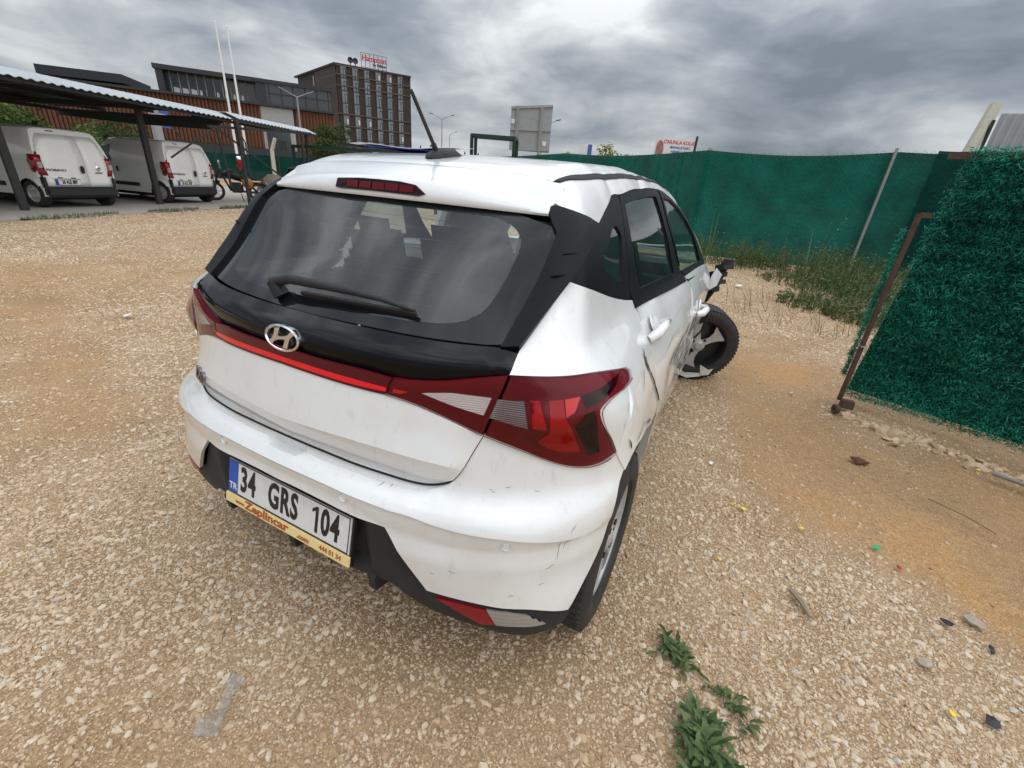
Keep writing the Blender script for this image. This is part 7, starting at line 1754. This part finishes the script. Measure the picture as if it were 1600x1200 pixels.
for c_ in range(ncol):
    x0 = .8 + c_ * (hL - 1.4) / ncol; wd_ = (hL - 1.4) / ncol * .50
    for f_ in range(nfl):
        z0 = 5.2 + f_ * fh
        def hp(x, z, o): return hA + hu * x + hn * o + Vector((0, 0, z))
        b = WB(); b.poly([hp(x0, z0 + .03, .05), hp(x0 + wd_, z0 + .03, .05), hp(x0 + wd_, z0 + fh - .03, .05), hp(x0, z0 + fh - .03, .05)], .06, hn)
        wo = b.build('window', HG, hotel)
        b = WB(); b.bar(hp(x0 + wd_ * .5, z0 + .1, .13), hp(x0 + wd_ * .5, z0 + fh * .8, .13), .09, .08); b.bar(hp(x0 + wd_ * .05, z0 + .12, .13), hp(x0 + wd_ * .95, z0 + .12, .13), .07, .12); b.bar(hp(x0 + wd_ * .5, z0 + fh * .78, .13), hp(x0 + wd_ * .9, z0 + fh * .78, .13), .07, .1); b.bar(hp(x0 + wd_ * .9, z0 + .1, .13), hp(x0 + wd_ * .9, z0 + fh * .78, .13), .07, .08); b.build('window_frame', HF, wo)
        if (c_, f_) in ((0, 2), (1, 2), (2, 2), (4, 0), (5, 1), (3, 6), (4, 6)):
            b = WB(); b.poly([hp(x0 + wd_ * .52, z0 + fh * (.30 if f_ < 6 else .2), .12), hp(x0 + wd_ * .86, z0 + fh * (.30 if f_ < 6 else .2), .12), hp(x0 + wd_ * .86, z0 + fh * .76, .12), hp(x0 + wd_ * .52, z0 + fh * .76, .12)], .03, hn); b.build('blind', HW, wo)
for c_ in range(ncol):
    for e_ in (0, .50):
        x0 = .8 + (c_ + e_) * (hL - 1.4) / ncol; b = WB(); b.bar(hA + hu * x0 + hn * .16 + Vector((0, 0, 5.1)), hA + hu * x0 + hn * .16 + Vector((0, 0, HZ - .3)), .09, .10); b.build('strip_edge', HL, hotel)
for z in (5.1, 10.4, 12.9, 18.5, 20.6, HZ):
    b = WB(); b.bar(hA + hn * .14 + Vector((0, 0, z)) - hu * .1, hB + hn * .14 + Vector((0, 0, z)), .2, .22); b.build('band', HL, hotel)
    b = WB(); b.bar(hA + hm * .14 + Vector((0, 0, z)) - hv * .1, hA + hv * 13 + hm * .14 + Vector((0, 0, z)), .2, .22); b.build('band', HL, hotel)
b = WB()
for k in range(18): b.bar(hA + hv * (.5 + k * .75) + hm * .2 + Vector((0, 0, 4.8)), hA + hv * (.5 + k * .75) + hm * .2 + Vector((0, 0, HZ - .2)), .18, .3)
tag(b.build('fins', HL, hotel), kind='stuff')
for k in (2, 5, 8, 11, 13.5):
    b = WB(); b.poly([hA + hv * (k * .75 + 5.0) + hm * .06 + Vector((0, 0, 13)), hA + hv * (k * .75 + 5.7) + hm * .06 + Vector((0, 0, 13)), hA + hv * (k * .75 + 5.7) + hm * .06 + Vector((0, 0, HZ - .8)), hA + hv * (k * .75 + 5.0) + hm * .06 + Vector((0, 0, HZ - .8))], .05, hm); b.build('light_slot', SIGB, hotel)
b = WB(); b.poly([vz(hA + hm * .5, HZ), vz(hA + hn * .5 + hu * hL, HZ), vz(hD, HZ), vz(hC + hm * .5 + hv * 1.5, HZ)], .35, (0, 0, 1)); b.build('roof', HB, hotel)
SRED = material('sign_red', (.42, .012, .03), .5)
sm = thing('rooftop_sign', 'red script sign on a wire frame on top of the hotel roof', 'sign', hA + hu * 8.6 + Vector((0, 0, HZ + .35)))
Ms = Matrix((hu, Vector((0, 0, 1)), hn)).transposed().to_4x4()
Ms.translation = Vector((0, 0, 1.9)); text_mesh('Hampton', 1.5, Ms @ Matrix(((1, .18, 0, 0), (0, 1, 0, 0), (0, 0, 1, 0), (0, 0, 0, 1))), SRED, 'letters', sm, ext=.08, sx=.98, bold=.03)
Ms.translation = Vector((0, 0, .85)) + hu * 1.2; text_mesh('by Hilton', .82, Ms, HB, 'letters', sm, ext=.06, sx=1.0, bold=.03)
b = MB()
for k in range(7): b.bar(hu * (-2.9 + k * .97) - hn * .2 + Vector((0, 0, 0)), hu * (-2.9 + k * .97) - hn * .2 + Vector((0, 0, 2.9)), .08)
for z in (.2, 1.5, 2.9): b.bar(hu * -2.9 - hn * .2 + Vector((0, 0, z)), hu * 3.0 - hn * .2 + Vector((0, 0, z)), .07)
b.build('sign_frame', HL, sm)
for i, x in enumerate((3.2, 4.3)):
    q = hA + hu * x + Vector((0, 0, HZ + .35)); t_ = thing('satellite_dish', ('left' if i == 0 else 'right') + ' one of two dark round dishes on the hotel roof', 'satellite dish', q, 0, 'dishes on the hotel roof'); MB().tube([(0, 0, 0), (0, 0, .7)], .1).build('mast', HF, t_); MB().lathe([(.001, .12), (.45, .06), (.62, -.1), (.60, -.14), (.001, .05)], 18, Matrix.Translation((0, 0, .95)) @ (hn * -1).to_track_quat('X', 'Z').to_matrix().to_4x4()).build('dish', HF, t_, True)

# ================================================================== orange clad showroom
OR = material('orange_terracotta_cladding', (.135, .058, .034), .75, noise=(.5, .5, (.17, .074, .043)))
ORD = material('dark_recess', (.05, .03, .024), .8)
DGL = material('dark_glazing', (.022, .028, .034), .10, noise=(.3, .5, (.055, .065, .072)), coat=.3)
DFR = material('dark_grey_fascia', (.024, .028, .033), .55)
bu0 = Vector((-85.5, 25.5, 0)); bu1 = Vector((-60.6, 56.6, 0)); bu = bu1 - bu0; bL = bu.length; bu.normalize(); bn = Vector((bu.y, -bu.x, 0))
if bn.dot(Vector((1, -.6, 0)) - bu0) < 0: bn = -bn
show = thing('showroom_building', 'long showroom building with ribbed orange cladding and dark glazed top floor', 'building', bu0)
def bp3(x, o, z): return bu0 + bu * x + bn * o + Vector((0, 0, z))
def slab(nm, x0, x1, o0, o1, z0, z1, mt, par=None):
    b = WB(); b.poly([bp3(x0, o0, z0), bp3(x1, o0, z0), bp3(x1, o1, z0), bp3(x0, o1, z0)], z1 - z0, (0, 0, 1)); return b.build(nm, mt, par or show)
slab('wall', -12, bL, -16, -.35, 0, 8.7, ORD)
slab('base', -12, bL, -.35, .25, 0, 3.1, DFR)
slab('cornice', -12, bL + .2, -16, .35, 8.7, 9.0, DFR)
b = WB(); k = 0; x = 0
while x < bL - .2:
    if not (29.5 < x < 34.2): b.poly([bp3(x, -.3, 3.15), bp3(x + .34, -.05, 3.15), bp3(x + .34, -.05, 8.65), bp3(x, -.3, 8.65)], .12, bn + bu * -.5)
    x += .46
tag(b.build('louvre_cladding', OR, show), kind='stuff')
b = WB(); b.poly([bp3(-12, -.2, 4.3), bp3(-1, -.2, 4.3), bp3(-1, -.2, 8.6), bp3(-12, -.2, 8.6)], .2, bn); b.build('plain_cladding', OR, show)
g = slab('entrance_bay', 29.6, 34.1, -.35, -.15, 2.6, 8.65, SIGB); 
b = WB(); b.poly([bp3(30.2, -.1, 3.0), bp3(33.4, -.1, 3.0), bp3(33.4, -.1, 5.9), bp3(30.2, -.1, 5.9)], .03, bn); b.build('bay_window', DGL, g)
b = WB(); b.poly([bp3(31.6, -.06, 2.9), bp3(32.7, -.06, 2.9), bp3(32.7, -.06, 4.4), bp3(31.6, -.06, 4.4)], .02, bn); b.build('bay_opening', HF, g)
tp = slab('top_floor', 18.6, bL - .4, -14, -2.2, 9.0, 11.6, DGL)
slab('roof_slab', 17.6, bL - 9.2, -15, -.6, 11.6, 12.15, DFR)
slab('end_wall', 17.8, 18.6, -14, -.8, 9.0, 11.6, DFR)
tb_ = slab('glass_box', bL - 9, bL - .3, -12, -.2, 9.0, 11.6, DGL); slab('box_roof', bL - 10.2, bL, -13, 0.1, 11.6, 12.05, DFR); slab('box_side', bL - 10.2, bL - 9, -12, -.1, 9, 11.6, DFR)
for k in range(13):
    x = 19.1 + k * 1.02
    b = WB(); b.bar(bp3(x, -2.1, 9.0), bp3(x, -2.1, 11.6), .12, .12); b.build('mullion', SIGB, tp)
    if k % 5 not in (4,):
        b = WB(); b.poly([bp3(x + .2, -2.15, 9.1), bp3(x + (0.9 if k < 3 else .5), -2.15, 9.1), bp3(x + (0.9 if k < 3 else .5), -2.15, 9.75), bp3(x + .25, -2.15, 9.85)], .05, bn); b.build('parapet_panel', HW, tp)  # pale flat pieces low on the top floor glazing
for k in range(6): b = WB(); b.bar(bp3(bL - 8.6 + k * 1.6, -.13, 9.1), bp3(bL - 8.6 + k * 1.6, -.13, 11.6), .08, .08); b.build('mullion', DFR, tb_)
b = WB(); b.bar(bp3(bL - 8.8, -.12, 10.4), bp3(bL - .4, -.12, 10.4), .08, .08); b.build('transom', DFR, tb_)
# neighbour block at the far left
nb_ = thing('office_block', 'dark flat roofed block with slanting canopy above the carport at far left', 'building', (-95, 30, 0))
c0 = Vector((-87.6, 33.0, 0)); c1 = Vector((-81.9, 38.9, 0)); cd_ = (c1 - c0).normalized(); cn_ = Vector((cd_.y, -cd_.x, 0))
b = WB(); b.poly([vz(c0, 0), vz(c1, 0), vz(c1 - cn_ * 10, 0), vz(c0 - cn_ * 10, 0)], 9.4, (0, 0, 1)); b.build('wall', SIGB, nb_)
b = WB(); b.poly([vz(c0 - cd_ * .8 + cn_ * .6, 9.75), vz(c1 + cd_ * .4 + cn_ * .6, 9.75), vz(c1 + cd_ * .4 - cn_ * 10, 9.75), vz(c0 - cd_ * .8 - cn_ * 10, 9.75)], 1.05, (0, 0, 1)); b.build('canopy', DFR, nb_)
b = WB(); b.poly([vz(c0 + cd_ * 3.0 + cn_ * .05, 6), vz(c1 - cd_ * .4 + cn_ * .05, 6), vz(c1 - cd_ * .4 + cn_ * .05, 9.3), vz(c0 + cd_ * 3 + cn_ * .05, 9.3)], .06, cn_); b.build('window', DGL, nb_)
# low road wall far behind the yard and distant ridge
rd = WB(); rd.poly([Vector((-70, 60, -.02)), Vector((60, 110, -.02)), Vector((58, 118, -.02)), Vector((-72, 68, -.02))], .04, (0, 0, 1)); tag(rd.build('road', material('asphalt', (.05, .05, .052), .9)), kind='structure')

# ================================================================== papers on the car roof
t_ = thing('paper_folder', 'white papers on a blue folder lying on the car roof', 'folder', (-.32, 1.02, 1.477), radians(24))
BLU = material('folder_blue', (.01, .05, .38), .4); PAP = material('paper_white', (.80, .80, .81), .7)
MB().box((0.02, -.01, .004), (.34, .25, .004)).build('folder', BLU, t_)
vs = []; fs = []
for i in range(9):
    for j in range(5): u, v = i / 8, j / 4; vs.append((-.20 + u * .44, -.155 + v * .30, .009 + .035 * max(0, u - .35) ** 1.5 * (.5 + v) + .004 * sin(u * 9)))
for i in range(8):
    for j in range(4): fs.append((i * 5 + j, i * 5 + j + 5, i * 5 + j + 6, i * 5 + j + 1))
o = mesh_obj('paper_sheet', vs, fs, PAP, t_, True); o.modifiers.new('thick', 'SOLIDIFY').thickness = .0012
MB().box((-.23, -.02, .006), (.12, .10, .01), Matrix.Rotation(.2, 3, 'Z')).build('dark_cover', MOTO, t_)
